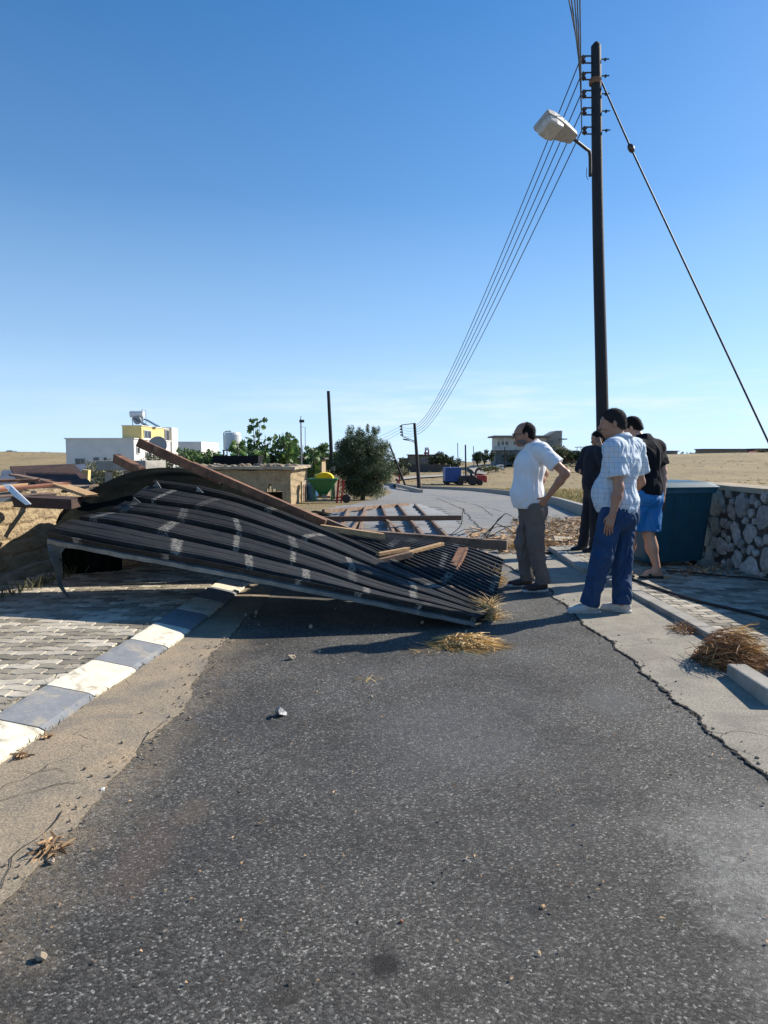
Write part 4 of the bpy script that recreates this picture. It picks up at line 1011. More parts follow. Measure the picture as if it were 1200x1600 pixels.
# torn ragged points of the front sheet's left end
mb = MB()
for (a, b, c) in (((238, 760, 7.25), (252, 763, 7.2), (245, 752, 7.2)), ((206, 783, 6.95), (220, 786, 6.9), (209, 777, 6.9)), ((166, 807, 6.85), (180, 809, 6.8), (170, 801, 6.8)),
                  ((112, 822, 6.7), (126, 824, 6.7), (116, 816, 6.7)), ((306, 768, 7.25), (318, 770, 7.25), (308, 761, 7.25))):
    mb.extrude([W(*a), W(*b), W(*c)], (0, .006, .002))
mb.build('torn_edge', M['flashing'], roof)
# front edge flashing and the bent strip hanging from the corner
V = []; Fc = []
for i in range(61):
    p = catmull(frontE, i/60); w = .036*(1-.3*i/60)+.006*mnoise.noise(Vector((i*.3, 1, 1)))
    p = p+Vector((0, -.004, .006*mnoise.noise(Vector((i*.5, 7, 1)))))
    V += [p+Vector((0, .05, .03)), p+Vector((0, -.012, .004)), p+Vector((0, -.012, -w)), p+Vector((0, .02, -w-.004))]
for i in range(60):
    for k in range(3): a = i*4+k; Fc.append((a, a+1, a+5, a+4))
o = mkobj('edge_flashing', V, Fc, M['flashing'], roof); sm = o.modifiers.new('t', 'SOLIDIFY'); sm.thickness = .004
def ribbon_strip(name, pts, m, parent, thick=.004):
    """pts: list of (edge a, edge b)"""
    n = len(pts); A = [p[0] for p in pts]; B = [p[1] for p in pts]; V = []; Fc = []
    K = n*8
    for i in range(K+1): V += [catmull(A, i/K), catmull(B, i/K)]
    for i in range(K): a = 2*i; Fc.append((a, a+1, a+3, a+2))
    o = mkobj(name, V, Fc, m, parent); s = o.modifiers.new('t', 'SOLIDIFY'); s.thickness = thick; return o
ribbon_strip('hanging_strip', [(W(73, 845, 6.25), W(106, 850, 6.3)), (W(77, 868, 6.2), W(92, 872, 6.28)), (W(85, 890, 6.22), W(96, 886, 6.3)), (W(91, 915, 6.3), W(97, 912, 6.33)), (W(110, 940, 6.4), W(112, 937, 6.42))], M['flashing'], roof)
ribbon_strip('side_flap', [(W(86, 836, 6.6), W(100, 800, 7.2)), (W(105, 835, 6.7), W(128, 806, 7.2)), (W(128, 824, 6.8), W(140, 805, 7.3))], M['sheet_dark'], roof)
# rafters lying over it
def beamp(a, b, w, h, m, parent, name='rafter', jag=0, up=Vector((0, 0, 1))):
    mb = MB(); mb.beam(a, b, w, h, up, .004, jag); return mb.build(name, m, parent)
beamp(W(216, 691, 7.7), W(345, 750, 7.75), .085, .10, M['rust'], roof)
beamp(W(300, 727, 7.75), W(508, 818, 7.6), .10, .085, M['rust'], roof)
beamp(W(392, 768, 8.0), W(560, 835, 7.9), .07, .07, M['wood'], roof)
beamp(W(502, 824, 7.35), W(600, 838, 7.45), .09, .06, M['raw_wood'], roof, 'broken_rafter', .02)
beamp(W(588, 878, 6.75), W(640, 866, 6.95), .10, .06, M['wood'], roof, 'broken_rafter', .02)
beamp(W(592, 866, 6.8), W(636, 858, 7.0), .06, .035, M['raw_wood'], roof, 'broken_rafter', .03)
beamp(W(630, 866, 7.2), W(690, 850, 7.6), .06, .035, M['raw_wood'], roof, 'broken_rafter', .015)
mb = MB()                                                               # rusty angle strip across the fine ribs
mb.beam(W(724, 856, 7.75), W(690, 925, 6.5), .11, .012, Vector((0, 0, 1)), 0); mb.beam(W(729, 860, 7.7), W(696, 929, 6.45), .012, .05, Vector((0, 0, 1)), 0)
mb.build('purlin', M['rust'], roof)
mb = MB(); mb.beam(W(676, 934, 6.35), W(700, 922, 6.5), .08, .08, bev=.01); mb.build('bracket', M['rust_dark'], roof)
mb = MB(); mb.beam(W(700, 915, 6.45), W(760, 950, 6.2), .06, .012); mb.build('batten', M['wood'], roof)

# stub beam and the slab roof on posts behind
# ---------------- second roof panel lying flat on the road behind
pan = thing('fallen_roof_panel', 'pale underside of a second fallen roof panel lying flat with timber battens across', 'roof panel', G(640, 820))
def GP(px, py, h=.12): return G(px, py, h)
p0 = [GP(500, 806, .2), GP(560, 812, .2), GP(640, 815, .18), GP(715, 818, .12)]
p1 = [GP(505, 797, .25), GP(570, 799, .25), GP(640, 800, .22), GP(690, 800, .12)]
p2 = [GP(540, 790, .3), GP(580, 789, .3), GP(630, 788, .25), GP(655, 788, .15)]
pm1 = [GP(520, 840, .1), GP(580, 842, .1), GP(650, 845, .1), GP(735, 846, .08)]
pm = [GP(505, 822, .15), GP(570, 826, .15), GP(640, 830, .14), GP(728, 832, .1)]
sheet_obj('roof_sheet', [pm1, pm, p0, p1, p2], 50, 80, M['sheet_blue'], pan, ribs(14, .02, .3, .15), amp=.02)
for (a, b) in (((545, 795, .33), (527, 840, .2)), ((571, 792, .33), (560, 842, .2)), ((596, 791, .33), (620, 846, .2)), ((622, 790, .3), (668, 848, .2)), ((571, 800, .30), (545, 838, .2)), ((648, 789, .25), (706, 848, .16)),
               ((600, 812, .28), (640, 845, .18))):
    beamp(GP(*a), GP(*b), .055, .10, M['wood'], pan, 'batten')
beamp(GP(500, 811, .36), GP(719, 809, .30), .10, .10, M['rust_dark'], pan, 'rafter')
beamp(GP(505, 830, .30), GP(792, 852, .20), .12, .13, M['wood'], pan, 'rafter')
beamp(GP(505, 799, .35), GP(638, 788, .3), .08, .10, M['wood'], pan, 'rafter')
for k in range(9):
    a = GP(690+k*4, 793+k*3.1, .06); b = GP(640, 800+k*2, .1)
    mb = MB(); mb.beam(a, a+Vector((-.9, -.15, .05)), .03, .01); mb.build('sheet_rib', M['dark_steel'], pan)
q0 = [G(484, 800, .05), G(484, 800, .35), G(492, 797, .62), G(505, 794, .70)]; q0 = [q0[0].lerp(p, .55) for p in q0]; q1 = [p+Vector((.45, -.2, -.06)) for p in q0]
V, Fc, UV, P = rows_surface([q0, q1], 14, 4)
mb = MB(); mb.add(V, Fc); mb.add([v+Vector((.01, .012, .005)) for v in V], Fc)
one('bent_metal_sheet', mb, M['concrete_dark'], 'small bent metal offcut leaning beside the green spreader at the mud shed corner', 'metal sheet')
# loose bits of timber around it
mb = MB()
for k in range(120):
    px = random.uniform(600, 805); py = random.uniform(826, 866); a = G(px, py, .03); an = random.uniform(0, 3.1)
    L = random.uniform(.12, .55); mb.beam(a, a+Vector((math.cos(an)*L, math.sin(an)*L*.6, random.uniform(-.01, .06))), random.uniform(.03, .09), .018)
o = mb.build('splintered_timber_scraps', M['raw_wood']); tag(o, 'pale splintered timber scraps scattered behind the fallen roof', 'timber scraps', kind='stuff')
# twisted wire and branches on the end of the rafter
mb = MB()
for k in range(9):
    a = G(random.uniform(690, 760), random.uniform(838, 850), .12); P_ = [a]
    d = Vector((random.uniform(.4, 1), random.uniform(-.2, .5), random.uniform(.1, .5)))
    for q in range(7): a = a+d*.09; d = (d+Vector((random.uniform(-.4, .4), random.uniform(-.4, .4), random.uniform(-.35, .25)))).normalized(); P_.append(a)
    mb.tube(P_, .007, 4)
mb.tube([G(752, 852, .1), W(778, 812, 8.9), W(790, 802, 8.9), W(800, 806, 8.9)], [.008, .007, .006, .004], 5)
mb.tube([G(748, 850, .1), W(770, 822, 8.8), W(786, 806, 8.9)], .006, 5); mb.tube([G(750, 840, .1), W(775, 818, 9.2), W(792, 825, 9.2), W(812, 838, 9.3)], .006, 5)
one('twisted_branch', mb, M['bark'], 'tangle of bent wire and bare branch on the end of the brown rafter', 'branch')
mb = MB(); mb.rock(G(741, 848, .16), (.16, .12, .08), 3, 3, .5)
one('root_clump', mb, M['bark'], 'dark clump of roots and earth under the bare branch', 'root clump', smooth=False)

# ---------------- straw
def straw_pile(c, rx, ry, rz, n, m, label, name='straw_pile', L=(.08, .22), w=.006, bias=None, group=None, ang=None, up=.6):
    def gen(i):
        a = random.uniform(0, 6.283); r = math.sqrt(random.random()); h = random.random()*(1-r*r)
        b = Vector((c.x+rx*r*math.cos(a), c.y+ry*r*math.sin(a), c.z+rz*h+.004))
        if ang is None: d = Vector((random.uniform(-1, 1), random.uniform(-1, 1), random.uniform(-.25, .55)))
        else:
            q = ang+random.gauss(0, .9); d = Vector((math.cos(q), math.sin(q), random.uniform(-.3, up)))
        return b, d, random.uniform(*L), random.uniform(.6, 1.3)*w, .25
    V, Fc = ribbons(n, gen, name, m)
    V = [(v[0], v[1], max(v[2], c.z+.002)) for v in V]
    o = mkobj(name, [Vector(v)-c for v in V], Fc, m); o.location = c
    return tag(o, label, 'straw', group)
straw_pile(G(726, 1010), .24, .17, .09, 1500, M['straw'], 'golden straw spilled on the asphalt under the low corner of the black roof', ang=R(55), w=.008, up=.12)
straw_pile(G(764, 966), .06, .16, .18, 620, M['straw'], 'straw tuft poking out of the low corner of the black roof sheet', 'straw_tuft', ang=R(100))
straw_pile(G(769, 912), .05, .14, .14, 420, M['straw'], 'small straw tuft at the middle of the black roof end, by the man in white', 'straw_tuft')
straw_pile(G(735, 852, .1), .16, .12, .10, 160, M['straw'], 'straw wedged under the rusty strip on the black roof', 'straw_tuft')
straw_pile(G(802, 858), .12, .2, .10, 180, M['straw'], 'straw on the road beside the end of the brown rafter', 'straw_tuft')
straw_pile(G(575, 1064), .10, .03, .01, 22, M['straw'], 'thin wisp of straw alone on the asphalt before the roof', 'straw_wisp', (.04, .1), .004)
straw_pile(G(670, 1020), .16, .10, .01, 34, M['straw'], 'few pale stalks loose left of the golden straw', 'straw_wisp', (.08, .22), .004, ang=R(190))
straw_pile(G(1068, 988), .07, .14, .08, 160, M['straw_brown'], 'smaller brown straw clump against the right kerb', 'straw_clump', (.05, .14))
straw_pile(G(1128, 1036), .20, .22, .25, 1500, M['straw_brown'], 'big brown straw clump heaped over the gap in the right kerb', 'straw_clump', (.06, .2), ang=R(-35))
straw_pile(G(1150, 1014, .08), .10, .14, .16, 420, M['straw'], 'lighter stalks on top of the big brown straw clump', 'straw_clump', (.06, .16), ang=R(-20))
mb = MB(); mb.beam(G(1150, 1050, .03), G(1215, 1092, .05), .12, .11, bev=.012)
one('broken_kerbstone', mb, M['concrete'], 'broken pale kerbstone knocked into the road beside the brown straw', 'kerbstone')

# ---------------- small stones, leaves and litter on the road
for (px, py, r, lab, m) in ((456, 1031, .030, 'tan stone on the asphalt before the roof, upright', 'rubble'), (438, 1119, .034, 'dark crumpled scrap on the asphalt left of centre', 'steel'),
                            (499, 1020, .014, 'small pale stone beside the roof shadow edge', 'rubble'), (580, 1090, .012, 'tiny dark pebble right of the straw wisp', 'rubble'),
                            (98, 1034, .022, 'dark dead leaf ball on the left paving', 'leaf_dry'), (23, 1081, .014, 'small yellow fruit on the left paving', 'yellow_plastic'),
                            (848, 1420, .010, 'yellowish pebble in the lower right of the road', 'raw_wood'), (375, 1440, .008, 'cream pebble left of centre low on the road', 'raw_wood'),
                            (627, 1443, .008, 'orange pebble right of centre low on the road', 'terracotta'), (160, 1237, .012, 'white chip at the edge of the sandy gutter', 'white_paint'),
                            (486, 982, .022, 'pale stone in the shade under the roof, left one', 'rubble'), (660, 975, .02, 'pale stone in the shade near the low corner', 'rubble'),
                            (400, 960, .02, 'grey stone deep in the shade under the roof', 'rubble'), (625, 1036, .010, 'pebble left of the golden straw', 'concrete_dark')):
    mb = MB(); p = G(px, py); mb.rock((p.x, p.y, p.z+r*.55), (r, r*.7, r*.75), px, 2, .5, Euler((px, py, 1)).to_matrix())
    one('stone' if 'leaf' not in lab and 'fruit' not in lab and 'scrap' not in lab else ('dead_leaf' if 'leaf' in lab else ('fruit' if 'fruit' in lab else 'crumpled_scrap')), mb, M[m], lab, 'pebble' if r < .013 else 'litter' if 'scrap' in lab or 'leaf' in lab else 'fruit' if 'fruit' in lab else 'stone')
c = G(78, 1330); straw_pile(c, .035, .06, .03, 60, M['leaf_dry'], 'withered weed sprouting from the crack at the asphalt edge', 'weed', (.03, .08), .012)
c = G(33, 1186); straw_pile(c, .03, .03, .02, 30, M['leaf_dry'], 'dry leaves caught against the painted kerb', 'dead_leaves', (.03, .05), .018)
c = G(73, 1155); straw_pile(c, .02, .03, .01, 16, M['leaf_dry'], 'red brown leaves below the grey kerb block', 'dead_leaves', (.02, .05), .018)
def flake(i):
    y = 1.7+random.random()**1.6*7; x = random.uniform(-1.3, 1.7)
    return Vector((x, y, .012)), Vector((random.uniform(-1, 1), random.uniform(-1, 1), .1)), random.uniform(.005, .016), random.uniform(.004, .012), .1
V, Fc = ribbons(420, flake, 'x', None, seg=1)
struct('road_grit', V, Fc, M['leaf_dry'], kind='stuff'); bpy.data.objects['road_grit']['label'] = 'specks of grit and leaf crumbs scattered over the asphalt'; bpy.data.objects['road_grit']['category'] = 'grit'

mb = MB()
for k in range(240):
    if k % 3: y = 1.6+random.random()*4.5; x = gl_in(y)+random.gauss(-.02, .07)
    else: y = 1.6+random.random()*7; x = gr_in(y)+random.gauss(.04, .09)
    r = random.uniform(.003, .009)*(1.6 if random.random() < .08 else 1); mb.rock((x, y, .012+r*.3), (r*1.2, r, r*.7), k, 1, .5)
o = mb.build('gravel', M['rubble']); tag(o, 'fine gravel crumbling along both edges of the asphalt', 'gravel', kind='stuff')
mb = MB()
for k in range(60):
    px = random.uniform(420, 500) if k < 25 else random.uniform(560, 700); py = random.uniform(752, 800) if k < 25 else random.uniform(850, 880)
    if k < 25: p = G(px, py); r = random.uniform(.03, .10); mb.rock((p.x, p.y, p.z+r*.4), (r, r, r*.6), k, 1, .5)
o = mb.build('fallen_clods', M['rubble']); tag(o, 'clods of mud brick lying in front of the mud shed end', 'clods', kind='stuff')
# ---------------- rubble and leaf litter beyond the pavement
def litter(i):
    px = random.uniform(862, 985) if i % 3 else random.uniform(800, 870); py = random.uniform(812, 862)
    g = G(px, py); return g+Vector((0, 0, random.uniform(.01, .10))), Vector((random.uniform(-1, 1), random.uniform(-1, 1), random.uniform(-.2, .5))), random.uniform(.04, .13), random.uniform(.02, .05), .3
V, Fc = ribbons(2600, litter, 'x', None)
o = struct('leaf_litter', V, Fc, M['leaf_dry'], kind='stuff'); o['label'] = 'brown dry leaf litter covering the verge behind the men'; o['category'] = 'leaf litter'
V = []; Fc = []
vx = interp([(10.2, 1.9), (13, 2.2), (17, 4.2), (20, 5.6)]); vr = interp([(10.2, 4.6), (20, 7.4)])
for j in range(30):
    y = 10.0+j*.36
    for i in range(12): x = vx(y)+(vr(y)-vx(y))*i/11; V.append((x, y, H(x, y)+.014+(.10*abs(mnoise.noise(Vector((x*2, y*2, 0)))) if 0 < i < 11 else 0)))
for j in range(29):
    for i in range(11): a = j*12+i; Fc.append((a, a+1, a+13, a+12))
struct('verge', V, Fc, M['dirt'], smooth=True)
for k, (px, py, sx_, sy_, sz_, lab) in enumerate(((880, 848, .28, .2, .06, 'flat pale slab lying behind the man in white'), (905, 850, .22, .18, .05, 'second flat pale slab, right of the first by the dark shoes'), (868, 853, .14, .1, .08, 'chunky pale block left of the flat slabs'), (960, 846, .2, .15, .07, 'pale slab seen between the legs of the jeans wearer'))):
    mb = MB(); p = G(px, py); mb.box((p.x, p.y, p.z+sz_/2+.02), (sx_*1.6, sy_*1.6, sz_), (random.uniform(-.15, .15), random.uniform(-.15, .15), random.uniform(0, 3)), .012)
    one('stone_slab', mb, M['adobe_pale'], lab, 'slab')
mb = MB()
for k in range(26):
    p = G(random.uniform(850, 1010), random.uniform(818, 866)); r = random.uniform(.03, .09); mb.rock((p.x, p.y, p.z+r*.4), (r, r*.8, r*.6), k, 2, .5)
o = mb.build('rubble_stones', M['rubble']); tag(o, 'small tan rubble stones strewn over the verge', 'rubble', kind='stuff')
for k, (a, b) in enumerate((((876, 866), (918, 893)),)):
    mb = MB(); mb.beam(G(*a, .05), G(*b, .03), .12, .08, bev=.012)
    one('loose_kerbstone', mb, M['concrete'], ['loose grey kerbstone in line with the right kerb behind the jeans', 'loose kerbstone lying lower on the road beside the kerb line', 'short loose kerbstone behind the brown shoes'][k], 'kerbstone')

# ---------------- right: rubble stone wall, bin, cables
def stone_wall():
    root = thing('stone_wall', 'low dark mortared stone wall with pale concrete top along the right pavement', 'wall', (4.45, 6, 0))
    x0 = 4.28; y0, y1 = 1.5, 9.25; mb = MB(); mb.box((x0+.17, (y0+y1)/2, .5), (.34, y1-y0, 1.0)); mb.build('mortar', M['mortar'], root)
    mb = MB(); pts = []
    tries = 0
    while tries < 9000 and len(pts) < 190:
        tries += 1; y = random.uniform(y0+.08, y1-.02); z = random.uniform(.06, .97); r = random.choice((.19, .17, .15, .13)) if tries < 1500 else random.choice((.10, .08, .065)) if tries < 4500 else .045
        if z+r*.8 > 1.0: continue
        if all(math.hypot(y-a, (z-b)) > (r+c)*.94 for a, b, c in pts):
            pts.append((y, z, r)); e = random.uniform(.85, 1.15)
            n_ = len(mb.v); mb.rock((x0+.01, y, z), (.10, r*.92*e, r*.92/e), len(pts)*13, 3, .30, Matrix.Rotation(random.uniform(-.6, .6), 3, 'X')); pr_ = x0-random.uniform(.025, .045)
            for v_ in mb.v[n_:]:
                if v_.x < pr_: v_.x = pr_+(v_.x-pr_)*.12+.008*mnoise.noise(v_*9)
    for k in range(7):
        z = random.uniform(.1, .9); mb.rock((x0+.05+random.random()*.25, y1, z), (.09, .05, .1), k*7, 3, .4)
    mb.build('stones', M['stone_a'], root)
    V = []; Fc = []; n = 60
    for i in range(n+1):
        y = y0-.02+(y1-y0+.05)*i/n; w = .012*mnoise.noise(Vector((y*3, 0, 0))); h = .01*mnoise.noise(Vector((y*4, 5, 0)))
        for dx, z in ((-.03+w, .985), (-.025+w, 1.045+h), (.16, 1.06+h), (.37, 1.05+h), (.37, .985)): V.append((x0+dx, y, z))
    for i in range(n):
        for k in range(5): Fc.append((i*5+k, i*5+(k+1) % 5, (i+1)*5+(k+1) % 5, (i+1)*5+k))
    Fc += [tuple(range(5)), tuple(n*5+k for k in reversed(range(5)))]
    mkobj('coping', V, Fc, M['adobe_pale'], root)
stone_wall()
def wheelie():
    c = Vector((3.54, 8.72, .05)); rz = R(14); Rm = Matrix.Rotation(rz, 3, 'Z')
    root = thing('wheeled_bin', 'large teal blue plastic wheeled bin with closed lid at the stone wall end', 'waste bin', c)
    def T(x, y, z): return c+Rm @ Vector((x, y, z))
    mb = MB(); n = 28
    def ring(w, d, z, rad):
        out = []
        for sx_, sy_, a0 in ((1, -1, -90), (1, 1, 0), (-1, 1, 90), (-1, -1, 180)):
            for k in range(5): a = R(a0+k*22.5); out.append(T(sx_*(w/2-rad)+rad*math.cos(a), sy_*(d/2-rad)+rad*math.sin(a), z))
        return out
    lv = [(.78, .66, .06, .08), (.80, .68, .10, .08), (.94, .84, .90, .10), (.95, .85, .905, .10), (1.02, .92, .91, .11), (1.02, .92, .965, .11), (.98, .88, .97, .11), (.96, .86, .95, .1)]
    V = []; Fc = []
    for l in lv: V += ring(*l)
    for j in range(len(lv)-1):
        for k in range(20): Fc.append((j*20+k, j*20+(k+1) % 20, (j+1)*20+(k+1) % 20, (j+1)*20+k))
    Fc.append(tuple(range(19, -1, -1))); mkobj('body', V, Fc, M['bin_teal'], root, False)
    mb = MB()                                                # vertical stiffening ribs
    for x in (-.34, -.11, .12, .35):
        mb.beam(T(x*.86, -.345, .12), T(x, -.425, .86), .02, .012, Rm @ Vector((1, 0, 0)), .004)
    mb.build('stiffening_ribs', M['bin_teal'], root)
    V = []; Fc = []; lv = [(1.05, .95, .962, .11), (1.06, .96, .985, .12), (1.0, .9, 1.005, .12), (.9, .8, 1.04, .12), (.6, .5, 1.055, .12)]
    for l in lv: V += ring(*l)
    for j in range(len(lv)-1):
        for k in range(20): Fc.append((j*20+k, j*20+(k+1) % 20, (j+1)*20+(k+1) % 20, (j+1)*20+k))
    Fc.append(tuple(4*20+k for k in range(20))); Fc.append(tuple(range(19, -1, -1)))
    lid = mkobj('lid', V, Fc, M['bin_teal'], root, False)
    mb = MB()
    mb.tube([T(-.4, .5, .99), T(.4, .5, .99)], .022, 8); mb.build('hinge_rod', M['dark_steel'], root); mb = MB()
    mb.tube([T(.50, -.3, .93), T(.56, -.3, .93), T(.56, .3, .93), T(.50, .3, .93)], .014, 6)
    mb.build('grab_bar', M['dark_steel'], root)
    for x in (-.3, .3):
        for y in (-.25, .25):
            mb = MB(); mb.lathe([(.02, -.02), (.06, -.018), (.068, 0), (.06, .018), (.02, .02)], T(x, y, .062), 14, Rm @ Matrix.Rotation(R(90), 3, 'Y')); mb.build('wheel', M['black_rubber'], root)
wheelie()
def cable(pts, r, label, dz=.012):
    P_ = [G(px, py, .055)+Vector((0, 0, dz)) for px, py in pts]; n = len(P_)*6
    mb = MB(); mb.tube([catmull(P_, i/n) for i in range(n+1)], r, 7); one('cable', mb, M['black_rubber'], label, 'cable')
cable([(985, 905), (1030, 922), (1090, 941), (1150, 955), (1215, 971)], .014, 'thick black cable running along the right paving, nearer to the kerb')
cable([(1040, 893), (1090, 897), (1140, 902), (1180, 905), (1230, 916)], .009, 'thin black cable near the foot of the stone wall')
def leafp(i):
    g = G(random.gauss(1100, 25), random.gauss(893, 5), .055); return g+Vector((0, 0, .01)), Vector((random.uniform(-1, 1), random.uniform(-1, 1), .3)), random.uniform(.03, .08), random.uniform(.02, .04), .2
V, Fc = ribbons(110, leafp, 'x', None); o = struct('leaf_litter', V, Fc, M['leaf_dry'], kind='stuff'); o['label'] = 'fallen brown leaves at the foot of the bin and stone wall'; o['category'] = 'leaf litter'

# ---------------- left: low mud wall running back from the pavement, with collapsed roofing on it
def rough_wall(name, pts, h0, h1, th, m, parent, seed=0, amp=.05, n=150, nz=34, top=.12):
    """wall along pts (x,y) list, irregular face and crumbling top"""
    V = []; Fc = []; P_ = [Vector((p[0], p[1], 0)) for p in pts]
    cols = []
    for i in range(n+1):
        t = i/n*(len(P_)-1); k = min(int(t), len(P_)-2); p = P_[k].lerp(P_[k+1], t-k); d = (P_[k+1]-P_[k]).normalized(); nn = Vector((d.y, -d.x, 0))
        hh = h0+(h1-h0)*i/n+top*mnoise.fractal(Vector((i*.18*60/n+seed, 2, 0)), 1, 2, 6); g = H(p.x, p.y)
        col = []
        for s in (1, -1):
            for j in range(nz+1):
                jj = j if s == 1 else nz-j
                z = g-.1+(hh+.1)*jj/nz; q = p+nn*s*th/2*(1-.12*jj/nz)
                w = amp*mnoise.fractal(Vector((q.x*2.2+seed, q.y*2.2, z*2.2)), 1, 2, 5)+.02*max(0, mnoise.noise(Vector((q.x*7, q.y*7, z*9+seed))))-.018*(abs(((z*6+.3*mnoise.noise(Vector((q.x*3, q.y*3, 0)))) % 1)-.5) > .42)
                col.append(Vector((q.x, q.y, z))+nn*w*1.0)
        cols.append(col)
    m_ = len(cols[0])
    for c_ in cols: V += c_
    for i in range(n):
        for j in range(m_-1): a = i*m_+j; Fc.append((a, a+m_, a+m_+1, a+1))
    Fc.append(tuple(range(m_))); Fc.append(tuple(n*m_+j for j in reversed(range(m_))))
    return mkobj(name, V, Fc, m, parent)
lw = thing('mud_wall', 'low crumbling ochre mud brick wall along the left paving', 'wall', (-4.1, 7.5, 0))
rough_wall('wall', [(-4.6, 4.6), (-4.25, 6.2), (-4.15, 8.2), (-4.05, 9.6)], 1.02, 1.0, .34, M['adobe'], lw, 3, .025, top=.05)
rough_wall('plinth', [(-4.45, 4.6), (-4.12, 6.2), (-4.02, 8.2), (-3.95, 9.2)], .20, .18, .30, M['adobe_pale'], lw, 8, .03, top=.04)
# corrugated door leaf leaning against the wall, under the hanging strip
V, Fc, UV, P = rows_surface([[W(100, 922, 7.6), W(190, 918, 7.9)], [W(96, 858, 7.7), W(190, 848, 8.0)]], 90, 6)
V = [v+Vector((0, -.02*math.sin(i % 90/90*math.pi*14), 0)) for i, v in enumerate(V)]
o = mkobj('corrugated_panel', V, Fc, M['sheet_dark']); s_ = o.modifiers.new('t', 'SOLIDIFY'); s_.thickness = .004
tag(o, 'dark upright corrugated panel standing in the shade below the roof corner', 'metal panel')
def plank(name, a, b, w, h, m, label, cat, jag=.01, up=Vector((0, 0, 1))):
    mb = MB(); mb.beam(a, b, w, h, up, .004, jag); return one(name, mb, M[m], label, cat)
plank('plank', W(-40, 779, 6.6), W(84, 772, 7.0), .30, .03, 'wood', 'wide tan board on the left mud wall, front of the pile', 'plank', .02)
plank('plank', W(-30, 768, 6.9), W(100, 756, 7.4), .28, .03, 'terracotta', 'reddish board behind the wide tan board on the wall', 'plank', .02)
plank('plank', W(92, 757, 7.3), W(142, 774, 7.0), .16, .03, 'raw_wood', 'split pale board at the right end of the pile on the wall', 'plank', .03)
plank('plank', W(-20, 752, 7.4), W(60, 750, 7.6), .22, .03, 'rust', 'rusty strip lying highest at the left edge', 'plank', .02)
plank('plank', W(30, 782, 6.7), W(118, 786, 6.8), .42, .10, 'rust_dark', 'dark rusty slab jutting out above the wall face', 'roof slab', .02)
for k, (a, b, w, m_, lab) in enumerate((((20, 742, 8.6), (75, 752, 8.0), .10, 'wood', 'thin grey brown lath leaning over the dark sheets'), ((70, 752, 8.0), (128, 764, 7.6), .08, 'rust', 'rusty lath crossing behind the split pale board'), ((-10, 762, 7.1), (40, 756, 7.5), .12, 'raw_wood', 'short pale offcut at the far left of the pile'), ((100, 768, 7.2), (150, 758, 7.6), .07, 'wood', 'thin dark lath at the right end of the pile'))):
    plank('lath', W(*a), W(*b), w, .025, m_, lab, 'lath', .015)
mb = MB(); mb.extrude([W(5, 758, 6.5), W(16, 758, 6.5), W(48, 788, 6.3), W(40, 789, 6.3), W(22, 776, 6.4)], (0, .012, .004))
one('torn_metal_strip', mb, M['white_paint'], 'torn white metal strip curling off the boards at far left', 'metal strip')
mb = MB(); mb.beam(W(-30, 783, 6.4), W(27, 780, 6.6), .02, .04); one('metal_edging', mb, M['steel'], 'thin bright metal edging under the torn white strip', 'metal strip')
mb = MB(); mb.beam(W(25, 747, 9.5), W(130, 742, 10), 1.2, .03, Vector((0, -.3, 1))); mb.beam(W(58, 760, 9.2), W(128, 752, 9.6), .9, .04, Vector((.1, -.5, 1)))
one('rusty_roof_sheets', mb, M['rust_dark'], 'dark rusty sheets stacked behind the mud wall', 'metal sheets')
mb = MB(); mb.beam(W(0, 749, 10.5), W(135, 738, 11), .9, .03, Vector((0, -.3, 1))); one('roof_sheet', mb, M['steel'], 'grey flat sheet topmost on the pile behind the mud wall', 'metal sheet')
plank('timber_post', W(133, 770, 10.5), W(135, 734, 10.5), .10, .10, 'yellow_plaster', 'short pale yellow post behind the curled sheet', 'post', 0)
for k, (px, py, Y, sz, m_, lab) in enumerate(((10, 905, 7.0, .30, 'adobe_pale', 'squared pale block at the foot of the wall, leftmost'), (52, 898, 7.4, .24, 'adobe', 'ochre block at the wall foot right of the pale one'), (30, 922, 6.75, .16, 'adobe_pale', 'small fallen block on the paving before the mud wall'), (215, 872, 9.6, .34, 'adobe_pale', 'pale sunlit block seen under the arched sheet'), (245, 880, 9.3, .20, 'adobe', 'smaller block right of the pale one under the arch'))):
    p = G(px, py); mb = MB(); mb.box((p.x, p.y, sz*.3), (sz*1.3, sz, sz*.62), (random.uniform(-.1, .1), random.uniform(-.1, .1), random.uniform(0, 1.5)), .02)
    for v_ in mb.v: v_ += Vector((mnoise.noise(v_*9), mnoise.noise(v_*9+Vector((5, 0, 0))), 0))*.02
    one('masonry_block', mb, M[m_], lab, 'block')
mb = MB()
for k in range(60):
    p = Vector((random.uniform(-5.6, -4.5), random.uniform(6.5, 11), 0)); r = random.uniform(.05, .18); mb.rock((p.x, p.y, random.uniform(.1, .95)), (r, r, r*.8), k, 2, .5)
o = mb.build('wall_rubble', M['rubble']); tag(o, 'rubble heaped behind the left mud wall under the boards', 'rubble', kind='stuff')
def weeds(i):
    y = random.uniform(5.6, 8.5); x = LW(y)+.42+abs(random.gauss(0, .06)); return Vector((x, y, .07)), Vector((random.uniform(-.6, .6), random.uniform(-.6, .6), 1)), random.uniform(.05, .16), .014, .25
V, Fc = ribbons(260, weeds, 'x', None); o = struct('weeds', V, Fc, M['scrub'], kind='stuff'); o['label'] = 'low weeds at the foot of the left mud wall'; o['category'] = 'weeds'
def jw(i):
    y = random.uniform(2.6, 6.5); x = kin_l(y)-.295-abs(random.gauss(0, .015)) if i % 2 else kin_l(y)+random.gauss(0, .006); return Vector((x, y, .075 if i % 2 else .012)), Vector((random.uniform(-.8, .8), random.uniform(-.8, .8), .7)), random.uniform(.012, .035), .006, .3
